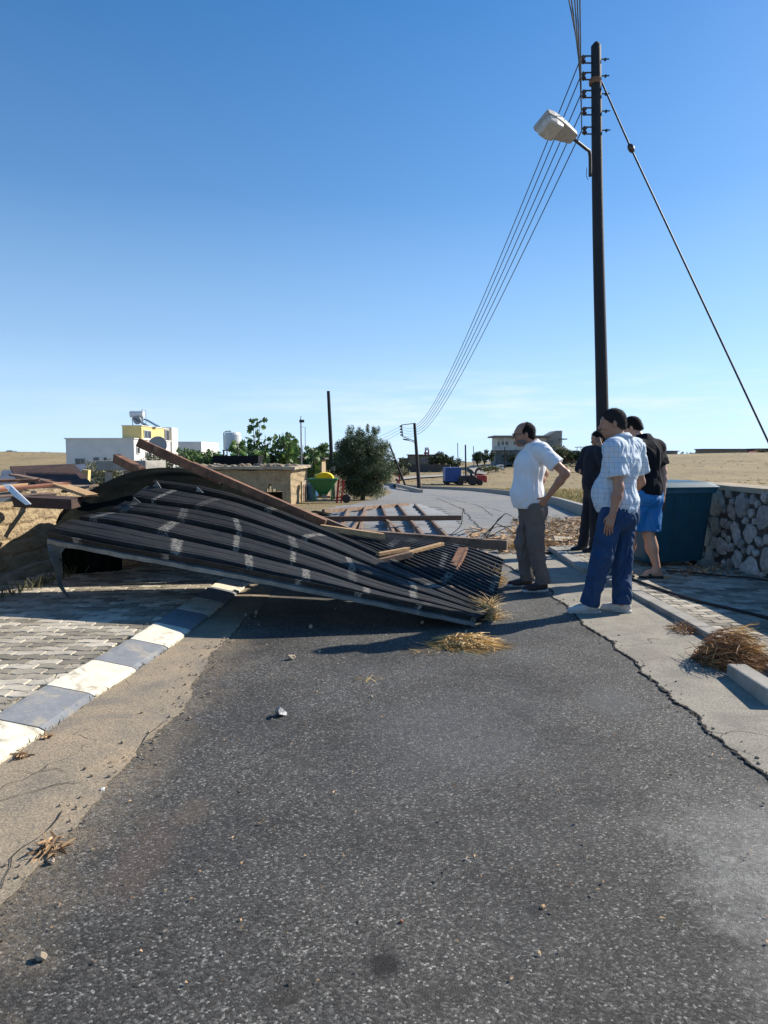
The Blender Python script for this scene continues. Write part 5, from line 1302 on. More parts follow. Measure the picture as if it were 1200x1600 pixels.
V, Fc = ribbons(240, jw, 'x', None); o = struct('weeds', V, Fc, M['scrub'], kind='stuff'); o['label'] = 'tiny weeds in the joints along the painted kerb'; o['category'] = 'weeds'
# the small concrete roof on posts behind the arch
sr = thing('concrete_shelter', 'small grey concrete lintel and roof slab on posts behind the arched sheet', 'shelter', W(185, 750, 14))
mb = MB(); a = W(160, 729, 14); b = W(206, 729, 14); mb.box(((a.x+b.x)/2+.1, 14.6, a.z+.02), (b.x-a.x+.4, 1.3, .20), None, .01); mb.build('roof_slab', M['concrete'], sr)
for x in (a.x+.1, b.x-.05):
    for y in (14.1, 15.1): mb = MB(); mb.box((x, y, a.z/2-.1), (.14, .14, a.z-.02)); mb.build('post', M['concrete'], sr)
plank('loose_rafter', W(182, 716, 9.8), W(222, 737, 9.4), .11, .12, 'rust', 'short rusty beam stub left of the long rusty rafter', 'beam', 0)

# ---------------- utility pole
def pole_main():
    base = G(946, 822); c = Vector((4.52, 14.0, H(4.5, 14))); top = W(930.5, 72, 14.0); bot = c
    root = thing('utility_pole', 'tall dark tarred wooden utility pole with street lamp behind the men', 'utility pole', c)
    P_ = [bot.lerp(top, t)+Vector((.012*math.sin(t*7), 0, 0)) for t in np.linspace(0, 1, 12)]
    P_[0].z -= .3
    r = [.135-.04*t for t in np.linspace(0, 1, 12)]
    mb = MB(); mb.tube(P_+[P_[-1]+Vector((.02, 0, .06))], r+[.05], 14); mb.build('pole_shaft', M['wood_pole'], root, smooth=True)
    ax = (top-bot).normalized(); ins = []
    for py in (93, 119, 147, 174, 204):
        q = W(924 if py < 130 else 926, py, 14.0); axp = bot+ax*((q.z-bot.z)/ax.z); q = axp
        mb = MB()
        for dz in (-.065, .065): mb.beam(q+Vector((.02, -.0, dz)), q+Vector((-.27, 0, dz)), .04, .012)
        mb.tube([q+Vector((-.245, 0, -.09)), q+Vector((-.245, 0, .09))], .01, 6)
        mb.tube([q+Vector((0, 0, 0)), q+Vector((.26, 0, .01))], .012, 6); mb.tube([q+Vector((.17, 0, 0)), q+Vector((.20, 0, 0))], .03, 6)
        bk = mb.build('insulator_bracket', M['dark_steel'], root)
        mb = MB(); mb.lathe([(.02, -.058), (.05, -.052), (.052, -.03), (.028, -.008), (.028, .008), (.052, .03), (.05, .052), (.02, .058)], q+Vector((-.245, 0, 0)), 12)
        mb.build('insulator', M['ceramic'], bk, smooth=True); ins.append(q+Vector((-.30, 0, 0)))
    mb = MB(); q = W(930, 128, 14); mb.lathe([(.115, -.05), (.12, -.04), (.12, .04), (.115, .05)], q, 14); mb.build('clamp_band', M['rust'], root)
    # street lamp
    arm = [W(922, 276, 13.82), W(921.5, 240, 13.75), W(915, 232, 13.6), W(896, 217, 13.3)]
    mb = MB(); mb.tube([catmull(arm, t) for t in np.linspace(0, 1, 14)], .032, 8)
    mb.tube([W(917, 262, 13.8), W(916, 275, 13.8), W(919, 281, 13.8)], .006, 5)
    a_ = mb.build('lamp_arm', M['dark_steel'], root, smooth=True)
    A = W(897, 217, 13.3); B = W(845, 188, 12.9); d = (B-A); L = d.length; d.normalize()
    upv = Vector((.25, .62, .72)); sdv = upv.cross(d).normalized(); upv = d.cross(sdv).normalized()
    prof = [(0, .09, .07), (.03, .11, .08), (.3, .155, .11), (.55, .19, .125), (.8, .205, .12), (.97, .20, .09), (1, .19, .06)]
    V = []; Fc = []; n = 16
    for t, w, h in prof:
        for k in range(n):
            a = 2*math.pi*k/n; V.append(A+d*L*t+sdv*w*math.copysign(abs(math.cos(a))**.25, math.cos(a))+upv*(h if math.sin(a) > 0 else h*.35)*math.copysign(abs(math.sin(a))**.25, math.sin(a)))
    for j in range(len(prof)-1):
        for k in range(n): Fc.append((j*n+k, j*n+(k+1) % n, (j+1)*n+(k+1) % n, (j+1)*n+k))
    Fc += [tuple(range(n-1, -1, -1)), tuple((len(prof)-1)*n+k for k in range(n))]
    mkobj('lamp_head', V, Fc, M['lamp_grey'], root, False)
    V = []; Fc = []; pr = [(.52, .155, .06), (.56, .17, .13), (.75, .185, .165), (.93, .175, .14), (.98, .15, .06)]
    for t, w, h in pr:
        for k in range(n+1): a = math.pi+math.pi*k/n; V.append(A+d*L*t+sdv*w*math.copysign(abs(math.cos(a))**.25, math.cos(a))+upv*(h+.03)*math.copysign(abs(math.sin(a))**.25, math.sin(a)))
    for j in range(len(pr)-1):
        for k in range(n): Fc.append((j*(n+1)+k, j*(n+1)+k+1, (j+1)*(n+1)+k+1, (j+1)*(n+1)+k))
    Fc += [tuple(range(n, -1, -1)), tuple((len(pr)-1)*(n+1)+k for k in range(n+1))]
    mkobj('lamp_cover', V, Fc, M['lamp_glass'], root, False)
    mb = MB(); mb.beam(A+d*L*.5+sdv*.19+upv*.04, A+d*L*.5-sdv*.19+upv*-.06, .02, .02); mb.build('lamp_clasp', M['dark_steel'], root)
    # guy wire
    s0 = W(940, 128, 14.0); k = W(986, 232, 13.6); e = W(1205, 700, 11.8)
    gw = MB(); gw.tube([s0, k], .018, 6); gw.tube([k, e, e+(e-k)*.25], .018, 6)
    for t in np.linspace(.05, .95, 60): q = k.lerp(e, t); 
    gr = thing('guy_wire', 'thick stay wire slanting down from the pole to the right edge', 'stay wire', s0)
    gw.build('wire_rope', M['wire'], gr)
    mb = MB(); mb.rock(k, (.06, .06, .10), 4, 2, .15, Euler((0, -.45, 0)).to_matrix()); mb.build('stay_insulator', M['ceramic'], gr, smooth=True)
    return ins
ins1 = pole_main()
p2b = Vector((4.55, 88, H(4.5, 88))); p2t = W(647.5, 661, 88)
wire_ends = [W(649, y, 88) for y in (664.5, 668, 671.5, 675, 678.5)]
names = ['topmost', 'second', 'middle', 'fourth', 'lowest']
for i, (a, b) in enumerate(zip(ins1, wire_ends)):
    mb = MB(); n = 40
    mb.tube([a.lerp(b, t)+Vector((0, 0, -1.5*4*t*(1-t))) for t in np.linspace(0, 1, n)], [.011+.014*t for t in np.linspace(0, 1, n)], 5)
    one('power_line', mb, M['wire'], names[i]+' of the five power lines from the near pole to the far pole', 'power line', 'power lines to the far pole')
for i, (a, px) in enumerate(zip(ins1, (889, 893, 898, 902, 906))):
    q = W(px, 0, 10.2+.12*i); mb = MB(); d = q-a; e = q+d*4.0
    P_ = [a.lerp(e, t)+Vector((0, 0, -.0)) for t in np.linspace(0, 1, 14)]
    mb.tube(P_, .011, 5); one('power_line', mb, M['wire'], ['first', 'second', 'third', 'fourth', 'fifth'][i]+' from the left of the power lines leaving the frame above the near pole', 'power line', 'power lines overhead')

# ================================================================== BUILDINGS, VEHICLES AND POLES FARTHER OFF
def bxp(name, parent, m, x0, x1, y0, y1, z0, z1, bev=0):
    mb = MB(); mb.box(((x0+x1)/2, (y0+y1)/2, (z0+z1)/2), (x1-x0, y1-y0, z1-z0), None, bev); return mb.build(name, m, parent)
def Xp(px, Y): return (px-600)/F_PX*Y
def Zp(py, Y): return W(600, py, Y).z
def win_front(parent, px0, px1, py0, py1, Y, depth=.12, name='window', bars=1):
    """window in a wall facing the camera: glass, frame, sill"""
    x0, x1 = Xp(px0, Y), Xp(px1, Y); z1, z0 = Zp(py0, Y), Zp(py1, Y); f = .07*min(1.6, (x1-x0))
    mb = MB()
    for a, b, c, d in ((x0-f, x1+f, z1, z1+f), (x0-f, x1+f, z0-f, z0), (x0-f, x0, z0, z1), (x1, x1+f, z0, z1)): mb.box(((a+b)/2, Y-.03, (c+d)/2), (b-a, .09, d-c))
    for k in range(bars): xx = x0+(x1-x0)*(k+1)/(bars+1); mb.box((xx, Y-.02, (z0+z1)/2), (f*.7, .05, z1-z0))
    w = mb.build(name, M['frame'], parent)
    mb = MB(); mb.box(((x0+x1)/2, Y-.012, (z0+z1)/2), (x1-x0, .02, z1-z0)); mb.build('pane', M['window'], w)
    return w
def win_side(parent, X, y0, y1, z0, z1, bars=1):
    f = .07; mb = MB()
    for a, b, c, d in ((y0-f, y1+f, z1, z1+f), (y0-f, y1+f, z0-f, z0), (y0-f, y0, z0, z1), (y1, y1+f, z0, z1)): mb.box((X+.02, (a+b)/2, (c+d)/2), (.09, b-a, d-c))
    for k in range(bars): yy = y0+(y1-y0)*(k+1)/(bars+1); mb.box((X+.01, yy, (z0+z1)/2), (.05, .05, z1-z0))
    w = mb.build('window', M['frame'], parent)
    mb = MB(); mb.box((X+.008, (y0+y1)/2, (z0+z1)/2), (.02, y1-y0, z1-z0)); mb.build('pane', M['window'], w); return w
def white_house():
    Y = 50; x0, x1 = Xp(105, Y), Xp(211, Y); zt = Zp(686, Y); g = H(0, Y)-.3
    r = thing('white_house', 'white flat roofed house with yellow upper room and solar water heater on top', 'house', (-20, 53, g))
    Z = Vector
    bxp('wall', r, M['white_plaster'], x0, x1, Y, 58.5, g, zt)
    mb = MB(); mb.box(((x0+x1)/2, (Y+58.5)/2, zt+.04), (x1-x0+.16, 8.66, .08)); mb.build('parapet', M['white_plaster'], r)
    bxp('upper_room', r, M['yellow_plaster'], Xp(193.5, 52), x1-.12, 52, 58.6, zt+.08, Zp(665.5, 52))
    mb = MB(); mb.box(((Xp(193.5, 52)+x1-.12)/2, 55.3, Zp(665.5, 52)+.03), (x1-.12-Xp(193.5, 52)+.1, 6.7, .06)); mb.build('upper_roof', M['cream'], r)
    bxp('wall', r, M['white_plaster'], x1-1.1, x1+.10, 58.7, 60.4, g, Zp(668, 59))
    bxp('wall', r, M['white_plaster'], Xp(262, 66), Xp(316, 66), 66, 73, g, Zp(690, 66))
    win_front(r, 120, 134, 717, 733, Y); win_front(r, 148, 156, 715, 719, Y, bars=0); win_front(r, 150, 156, 723, 731, Y, bars=0); win_front(r, 164, 168, 715, 720, Y, bars=0)
    win_side(r, x1-.12, 52.5, 53.9, Zp(684, 52.5), Zp(673, 52.5)); win_side(r, x1-.12, 57.4, 58.4, Zp(688, 56), Zp(671, 56))
    win_side(r, x1, 52.4, 53.5, Zp(716, 52.5), Zp(707, 52.5)); win_side(r, x1, 50.5, 51.0, Zp(708, 51), Zp(700, 51), 0)
    h = thing('solar_water_heater', 'solar water heater with silver tank on the yellow roof of the white house', 'water heater', (Xp(222, 54), 54, Zp(665.5, 52)+.06))
    c = h.location; mb = MB(); mb.tube([c+Vector((-.75, 0, .95)), c+Vector((.28, 0, .95))], .27, 16); mb.build('tank', M['white_paint'], h, smooth=False)
    mb = MB(); mb.lathe([(.02, 0), (.30, .0), (.32, .08), (.30, .12)], c+Vector((-.1, -.3, .45)), 16, Matrix.Rotation(R(90), 3, 'X')); mb.tube([c+Vector((-.5, 0, .55)), c+Vector((.1, 0, .55))], .2, 12); mb.build('cold_tank', M['steel'], h)
    mb = MB(); mb.beam(c+Vector((-.35, -.1, .60)), c+Vector((.55, -.1, .03)), .06, .9, Vector((0, 1, 0))); mb.build('collector', M['window'], h)
    mb = MB(); mb.beam(c+Vector((.1, .9, .60)), c+Vector((1.1, .9, .03)), .06, .8, Vector((0, 1, 0))); mb.build('collector', M['window'], h)
    mb = MB()
    for x in (-.6, .2): mb.tube([c+Vector((x, 0, 0)), c+Vector((x, 0, .8))], .03, 6)
    mb.tube([c+Vector((.45, 0, .0)), c+Vector((.45, 0, 1.2)), c+Vector((.1, 0, 1.3))], .02, 5); mb.beam(c+Vector((-.7, 0, .5)), c+Vector((.5, 0, .5)), .04, .04); mb.build('stand', M['steel'], h)
    d = thing('satellite_dish', 'large grey satellite dish beside the wall of the white house', 'satellite dish', (Xp(247, 40), 40, H(0, 40)))
    c = W(247, 697, 40); mb = MB(); prof = [(.02, .0), (.25, .02), (.45, .07), (.56, .12)]; Rm = Matrix.Rotation(R(75), 3, 'X') @ Matrix.Rotation(0, 3, 'Y')
    mb.lathe(prof+[(.55, .135), (.44, .085), (.25, .035), (.01, .015)], c, 26, Rm); mb.build('dish', M['lamp_grey'], d, smooth=True)
    mb = MB(); mb.tube([(c.x, 40.15, H(0, 40)), (c.x, 40.15, c.z)], .04, 8); mb.build('mast', M['steel'], d)
white_house()
def tank():
    Y = 40; x = Xp(365, Y); r = thing('water_tank', 'white plastic water tank on a steel stand among the plants', 'water tank', (x, Y, H(0, Y)))
    z0, z1 = Zp(703, Y), Zp(675, Y)
    mb = MB(); mb.lathe([(.05, z0), (.44, z0), (.47, z0+.06), (.47, z1-.16), (.42, z1-.04), (.2, z1), (.12, z1+.03), (.02, z1+.03)], (x, Y, 0), 22); mb.build('tank', M['white_paint'], r, smooth=False)
    mb = MB()
    for dx in (-.45, .45):
        for dy in (-.45, .45): mb.tube([(x+dx, Y+dy, H(0, Y)), (x+dx, Y+dy, z0)], .035, 6)
    mb.tube([(x-.52, Y, z0-.5), (x-.52, Y, z1-.05), (x-.40, Y, z1+.04), (x-.1, Y, z1+.05)], .028, 6)
    mb.box((x, Y, z0-.03), (1.0, 1.0, .05)); mb.build('stand', M['dark_steel'], r)
tank()
def mud_shed():
    Y = 30; xr = Xp(454, Y); xl = Xp(285, Y); zt = Zp(735, Y); g = H(0, Y)-.1
    r = thing('mud_brick_shed', 'long low mud brick shed with a sunlit end wall beside the green spreader', 'shed', ((xl+xr)/2, 33, g))
    # camera side wall, with two arched holes low at its right end
    V = []; Fc = []
    def wall(name, a, b, z1, openings, th=.35, m=M['adobe'], seed=0, inward=None):
        nx = int((b-a).length/.12); nz = 16; d = (b-a).normalized(); nn = Vector((d.y, -d.x, 0)); L = (b-a).length; V = []; Fc = []
        for s in (0, 1):
            for j in range(nz+1):
                for i in range(nx+1):
                    t = L*i/nx; gz = H(0, (a+d*t).y)-.1; top = z1+.05*mnoise.noise(Vector((t*1.2+seed, 0, 0))); z = gz+(top-gz)*j/nz; q = a+d*t; w = .05*mnoise.fractal(Vector((q.x*1.5+seed, q.y*1.5, z*2)), 1, 2, 4)
                    V.append((q.x+nn.x*((0 if s == 0 else -th)+w), q.y+nn.y*((0 if s == 0 else -th)+w), z))
        n0 = (nz+1)*(nx+1)
        def hole(i, j):
            t = L*(i+.5)/nx; hgt = (j+.5)/nz
            for (o0, o1, h0, h1) in openings:
                if o0 < t < o1 and h0 < hgt < h1-(.12 if (t < o0+.15 or t > o1-.15) else 0): return True
            return False
        for j in range(nz):
            for i in range(nx):
                k = j*(nx+1)+i
                if hole(i, j): continue
                Fc.append((k, k+1, k+nx+2, k+nx+1)); Fc.append((n0+k+1, n0+k, n0+k+nx+1, n0+k+nx+2))
                for (di, dj, e) in ((-1, 0, (k+nx+1, k)), (1, 0, (k+1, k+nx+2)), (0, -1, (k, k+1)), (0, 1, (k+nx+2, k+nx+1))):
                    ii, jj = i+di, j+dj
                    if not (0 <= ii < nx and 0 <= jj < nz) or hole(ii, jj): Fc.append((e[1], e[0], n0+e[0], n0+e[1]))
        return mkobj(name, V, Fc, m, r)
    LL = xr-xl
    wall('wall', Vector((xl, Y, 0)), Vector((xr, Y, 0)), zt, [(LL-1.15, LL-.65, .1, .62), (LL-.42-.25, LL-.35, .1, .55)], seed=1)
    wall('end_wall', Vector((xr, Y+.02, 0)), Vector((xr, 36.8, 0)), zt+.02, [], seed=4)
    bxp('doorway', r, M['adobe_pale'], xr-.02, xr+.075, 33.6, 35.4, g, Zp(752, 34)); bxp('door', r, M['wood'], xr+.0, xr+.1, 33.9, 35.1, g, Zp(757, 34))
    wall('wall', Vector((xr-.2, 36.8, 0)), Vector((xl, 36.8, 0)), zt, [(.5, 2.5, .3, .8)], seed=7)
    V = []; Fc = []; nx = 50; ny = 20
    for s in (0, 1):
        for j in range(ny+1):
            for i in range(nx+1):
                x = xl-.2+(xr-xl+.45)*i/nx; y = Y-.22+7.3*j/ny; e = .06*mnoise.fractal(Vector((x*1.3, y*1.3, 0)), 1, 2, 4)
                V.append((x+(e if i in (0, nx) else 0), y+(e*2 if j in (0, ny) else 0), zt+.04+s*.13+e*.6))
    n0 = (nx+1)*(ny+1)
    for j in range(ny):
        for i in range(nx): k = j*(nx+1)+i; Fc.append((k+1, k, k+nx+1, k+nx+2)); Fc.append((n0+k, n0+k+1, n0+k+nx+2, n0+k+nx+1))
    for i in range(nx): Fc.append((i, i+1, n0+i+1, n0+i)); k = ny*(nx+1)+i; Fc.append((k+1, k, n0+k, n0+k+1))
    for j in range(ny): k = j*(nx+1); Fc.append((k+nx+1, k, n0+k, n0+k+nx+1)); k += nx; Fc.append((k, k+nx+1, n0+k+nx+1, n0+k))
    mkobj('roof', V, Fc, M['adobe_pale'], r)
    mb = MB()
    for k in range(70):
        x = random.uniform(xl, xr); y = random.uniform(Y-.1, Y+3); s = random.uniform(.04, .14); mb.rock((x, y, zt+.2), (s*1.4, s, s*.7), k, 1, .5)
    o = mb.build('roof_rubble', M['rubble']); tag(o, 'stones and clods lying on the flat roof of the mud shed', 'rubble', kind='stuff')
    Y = 43; xa, xb = Xp(452, Y), Xp(503, Y); zt = Zp(718, Y)
    r2 = thing('stone_outbuilding', 'sunlit stone outbuilding behind the mud shed, left of the tall thin pole', 'outbuilding', (xb, 46, H(0, 46)))
    bxp('wall', r2, M['adobe'], xa, xb, Y, 49, H(0, 46)-.3, zt)
    bxp('roof', r2, M['dark_roof'], xa-.2, xb+.2, Y-.2, 49.2, zt+.003, zt+.12)
    bxp('window', r2, M['window'], Xp(484, Y), Xp(489, Y), Y-.02, Y+.05, Zp(733, Y), Zp(722, Y))
    mb = MB(); a = W(333, 712, 33); b = W(404, 712, 33); mb.box(((a.x+b.x)/2, 33.8-7.5+.0+7.2, (a.z+H(0, 33))/2), (b.x-a.x, 1.2, a.z-H(0, 33)))
    one('dark_tarpaulin_heap', mb, M['black_cotton'], 'dark covered heap under the white water tank, left of the fig plants', 'covered heap')
mud_shed()
def spreader():
    Y = 33; x = Xp(505, Y); g = H(0, Y); r = thing('fertiliser_spreader', 'green hopper of a farm spreader with a bright yellow cover', 'farm spreader', (x, Y, g))
    zt, zb = Zp(747.5, Y), Zp(774, Y); V = []; 
    def rect(w, d, z, dx=0): return [(x-w+dx, Y-d, z), (x+w+dx, Y-d, z), (x+w+dx, Y+d, z), (x-w+dx, Y+d, z)]
    lv = rect(.67, .5, zt-.08)+rect(.16, .16, zb)+rect(.12, .12, zb-.1)
    Fc = [tuple(reversed((j*4+k, j*4+(k+1) % 4, (j+1)*4+(k+1) % 4, (j+1)*4+k))) for j in range(2) for k in range(4)]
    o = mkobj('hopper', lv, Fc, M['green_paint'], r); s_ = o.modifiers.new('t', 'SOLIDIFY'); s_.thickness = .02
    mb = MB(); mb.box((x, Y, zt-.04), (1.42, 1.08, .10), None, .02); mb.build('rim', M['green_paint'], r)
    mb = MB(); V = []; n = 14
    for j in range(9):
        for k in range(n+1): a = math.pi*k/n; t = (j/8-.5)*.9; V.append((x+.08+math.cos(a)*.44*(1-.1*abs(t)), Y+t, zt+math.sin(a)*.30*(1-.5*t*t)+.01))
    Fc = [(j*(n+1)+k, j*(n+1)+k+1, (j+1)*(n+1)+k+1, (j+1)*(n+1)+k) for j in range(8) for k in range(n)]
    Fc += [tuple(range(n+1)), tuple(8*(n+1)+k for k in reversed(range(n+1)))]
    mkobj('cover', V, Fc, M['yellow_plastic'], r, True)
    mb = MB()
    for sx_ in (-.5, .5):
        for sy_ in (-.35, .35): mb.beam((x+sx_, Y+sy_, zt-.1), (x+sx_*.8, Y+sy_, g+.1), .05, .05)
        mb.beam((x+sx_*.85, Y-.35, g+.3), (x+sx_*.85, Y+.35, g+.3), .05, .05)
    mb.beam((x-.42, Y-.35, g+.3), (x+.42, Y-.35, g+.3), .06, .06); mb.build('frame', M['green_paint'], r)
    mb = MB(); mb.lathe([(.02, 0), (.34, 0), (.36, .03), (.34, .06), (.02, .06)], (x, Y, g+.28), 18); mb.build('spinner_disc', M['red_paint'], r)
    mb = MB()
    for k in range(4): mb.box((x+.1, Y-.45, g+.2+.07*k), (.25, .08, .04))
    mb.build('gearbox', M['steel'], r)
    x2 = Xp(531, Y); r3 = thing('red_farm_implement', 'folded red farm implement standing between the green spreader and the big bush', 'farm implement', (x2, Y, g))
    mb = MB(); mb.beam((x2-.15, Y, g), (x2-.05, Y, g+1.15), .10, .16); mb.beam((x2+.05, Y, g), (x2+.18, Y, g+1.1), .07, .07); mb.beam((x2-.2, Y, g+.25), (x2+.2, Y, g+.3), .08, .08); mb.build('frame', M['red_paint'], r3)
    mb = MB()
    for k in range(5): mb.beam((x2-.02+.02*k, Y-.15, g+.3+.17*k), (x2+.26, Y-.2, g+.42+.17*k), .05, .03)
    mb.build('tines', M['red_paint'], r3)
    mb = MB(); mb.lathe([(.05, -.06), (.2, -.06), (.22, 0), (.2, .06), (.05, .06)], (x2+.32, Y-.1, g+.22), 14, Matrix.Rotation(R(90), 3, 'X')); mb.build('wheel', M['black_rubber'], r3)
    x3 = Xp(488, 35); g3 = H(0, 35); mb = MB(); mb.lathe([(.05, 0), (.26, 0), (.29, .05), (.29, .75), (.24, .85), (.1, .87)], (x3, 35, g3+.1), 16); mb.box((x3, 34.65, g3+.55), (.3, .04, .25))
    one('blue_barrel', mb, M['blue_plastic'], 'blue plastic barrel half hidden behind the green spreader at the shed end', 'barrel')
spreader()
def thin_pole(name, px0, py0, px1, Y, r0, label, cat, m='wood_pole', base=None, extra=None):
    g = H(Xp(px1, Y), Y); top = W(px0, py0, Y); b = Vector((Xp(px1, Y), Y, g)); root = thing(name, label, cat, b)
    mb = MB(); mb.tube([b-Vector((0, 0, .3)), top], [r0, r0*.75], 10); mb.build('shaft', M[m], root)
    if extra: extra(root, top, b)
    return root
def whitemark(root, top, b):
    p = W(520, 732, 40); mb = MB(); mb.lathe([(.13, -.10), (.135, -.1), (.135, .10), (.13, .10)], p, 12); mb.build('painted_band', M['white_paint'], root)
thin_pole('telegraph_pole', 513, 611, 521.5, 40, .12, 'dark leaning wooden pole rising in front of the big dark bush', 'pole', extra=whitemark)
def mast_top(root, top, b):
    mb = MB(); mb.box(top+Vector((.05, 0, -.1)), (.25, .12, .14)); mb.tube([top+Vector((0, 0, -.4)), top+Vector((.22, 0, -.4)), top+Vector((.22, 0, -1.6))], .015, 5)
    mb.tube([top, top+Vector((0, 0, .16))], .02, 5); mb.build('fitting', M['dark_steel'], root)
thin_pole('thin_mast', 470, 655, 472, 36, .045, 'thin metal mast with a small fitting on top above the shed', 'mast', 'steel', extra=mast_top)
def pole2():
    root = thing('utility_pole', 'far utility pole at the road bend with square wire frame and lamp', 'utility pole', p2b)
    mb = MB(); mb.tube([p2b-Vector((0, 0, .3)), p2t], [.26, .17], 10); mb.build('pole_shaft', M['wood_pole'], root)
    a = W(627.5, 664, 88); b = W(629, 682, 88); mb = MB(); mb.tube([W(648, 661.5, 88), a], .055, 6); mb.tube([a, b], .07, 6); mb.tube([b, W(650, 690, 88)], .055, 6); mb.build('wire_frame', M['dark_steel'], root)
    for k in range(4):
        q = a.lerp(b, .12+.25*k); mb = MB(); mb.lathe([(.03, -.12), (.12, -.1), (.07, 0), (.12, .1), (.03, .12)], q+Vector((-.16, 0, 0)), 8); mb.build('insulator', M['ceramic'], root)
    mb = MB(); mb.tube([W(650, 694, 88), W(645, 690, 88), W(639, 688.5, 88)], .045, 6); ar = mb.build('lamp_arm', M['dark_steel'], root)
    mb = MB(); mb.rock(W(634.5, 687, 88), (.48, .16, .10), 3, 2, .08, Matrix.Rotation(R(10), 3, 'Y')); mb.build('lamp_head', M['dark_steel'], root)
    for k, (px, py) in enumerate(((608, 696), (606, 700), (604, 705))):
        q = a.lerp(b, .12+.25*k)+Vector((-.2, 0, 0)); mb = MB(); e = W(px-60, py-8+k*3, 140); n = 14
        mb.tube([q.lerp(e, t)+Vector((0, 0, -3*t*(1-t))) for t in np.linspace(0, 1, n)], .018, 4)
        one('service_wire', mb, M['wire'], ['upper', 'middle', 'lower'][k]+' wire from the far pole frame toward the big bush', 'wire', 'service wires behind the bush')
    for k in range(4):                                         # slack jumpers inside the frame
        q = a.lerp(b, .12+.25*k); e = W(649.5, 668+4*k, 88); mb = MB(); mb.tube([q.lerp(e, t)+Vector((0, 0, -.9*t*(1-t))) for t in np.linspace(0, 1, 10)], .015, 4); mb.build('jumper_wire', M['wire'], root)
    def strut2(root, top, b):
        mb = MB(); mb.tube([W(613, 722, 96), W(604, 733, 96)], .06, 6); mb.build('brace', M['wood_pole'], root)
    thin_pole('leaning_pole', 608, 693, 635.5, 95, .16, 'leaning dark pole with a short brace at the right side of the big bush', 'pole', extra=strut2)
pole2()
for (px0, py0, px1, Y, r, lab) in ((715, 692, 716, 150, .10, 'thin grey pole left of the two tallest poles above the blue trailer'), (727.2, 695, 728.2, 108, .15, 'dark pole rising right behind the tractor'), (739.7, 697, 740.2, 190, .12, 'faint distant pole left of the dark round tree'), (788.5, 698, 789, 190, .16, 'dark pole before the left half of the white villa')):
    thin_pole('distant_pole', px0, py0, px1, Y, r, lab, 'pole')
def wheel(parent, x, y, z, r, w, name='wheel'):
    mb = MB(); Rm = Matrix.Rotation(R(90), 3, 'X')
    mb.lathe([(r*.55, -w/2), (r*.92, -w/2), (r, -w*.3), (r, w*.3), (r*.92, w/2), (r*.55, w/2)], (x, y, z), 18, Rm); o = mb.build(name, M['black_rubber'], parent)
    mb = MB(); mb.lathe([(.02, -w*.3), (r*.56, -w*.3), (r*.56, w*.3), (.02, w*.3)], (x, y, z), 14, Rm); mb.build('rim', M['steel'], o)
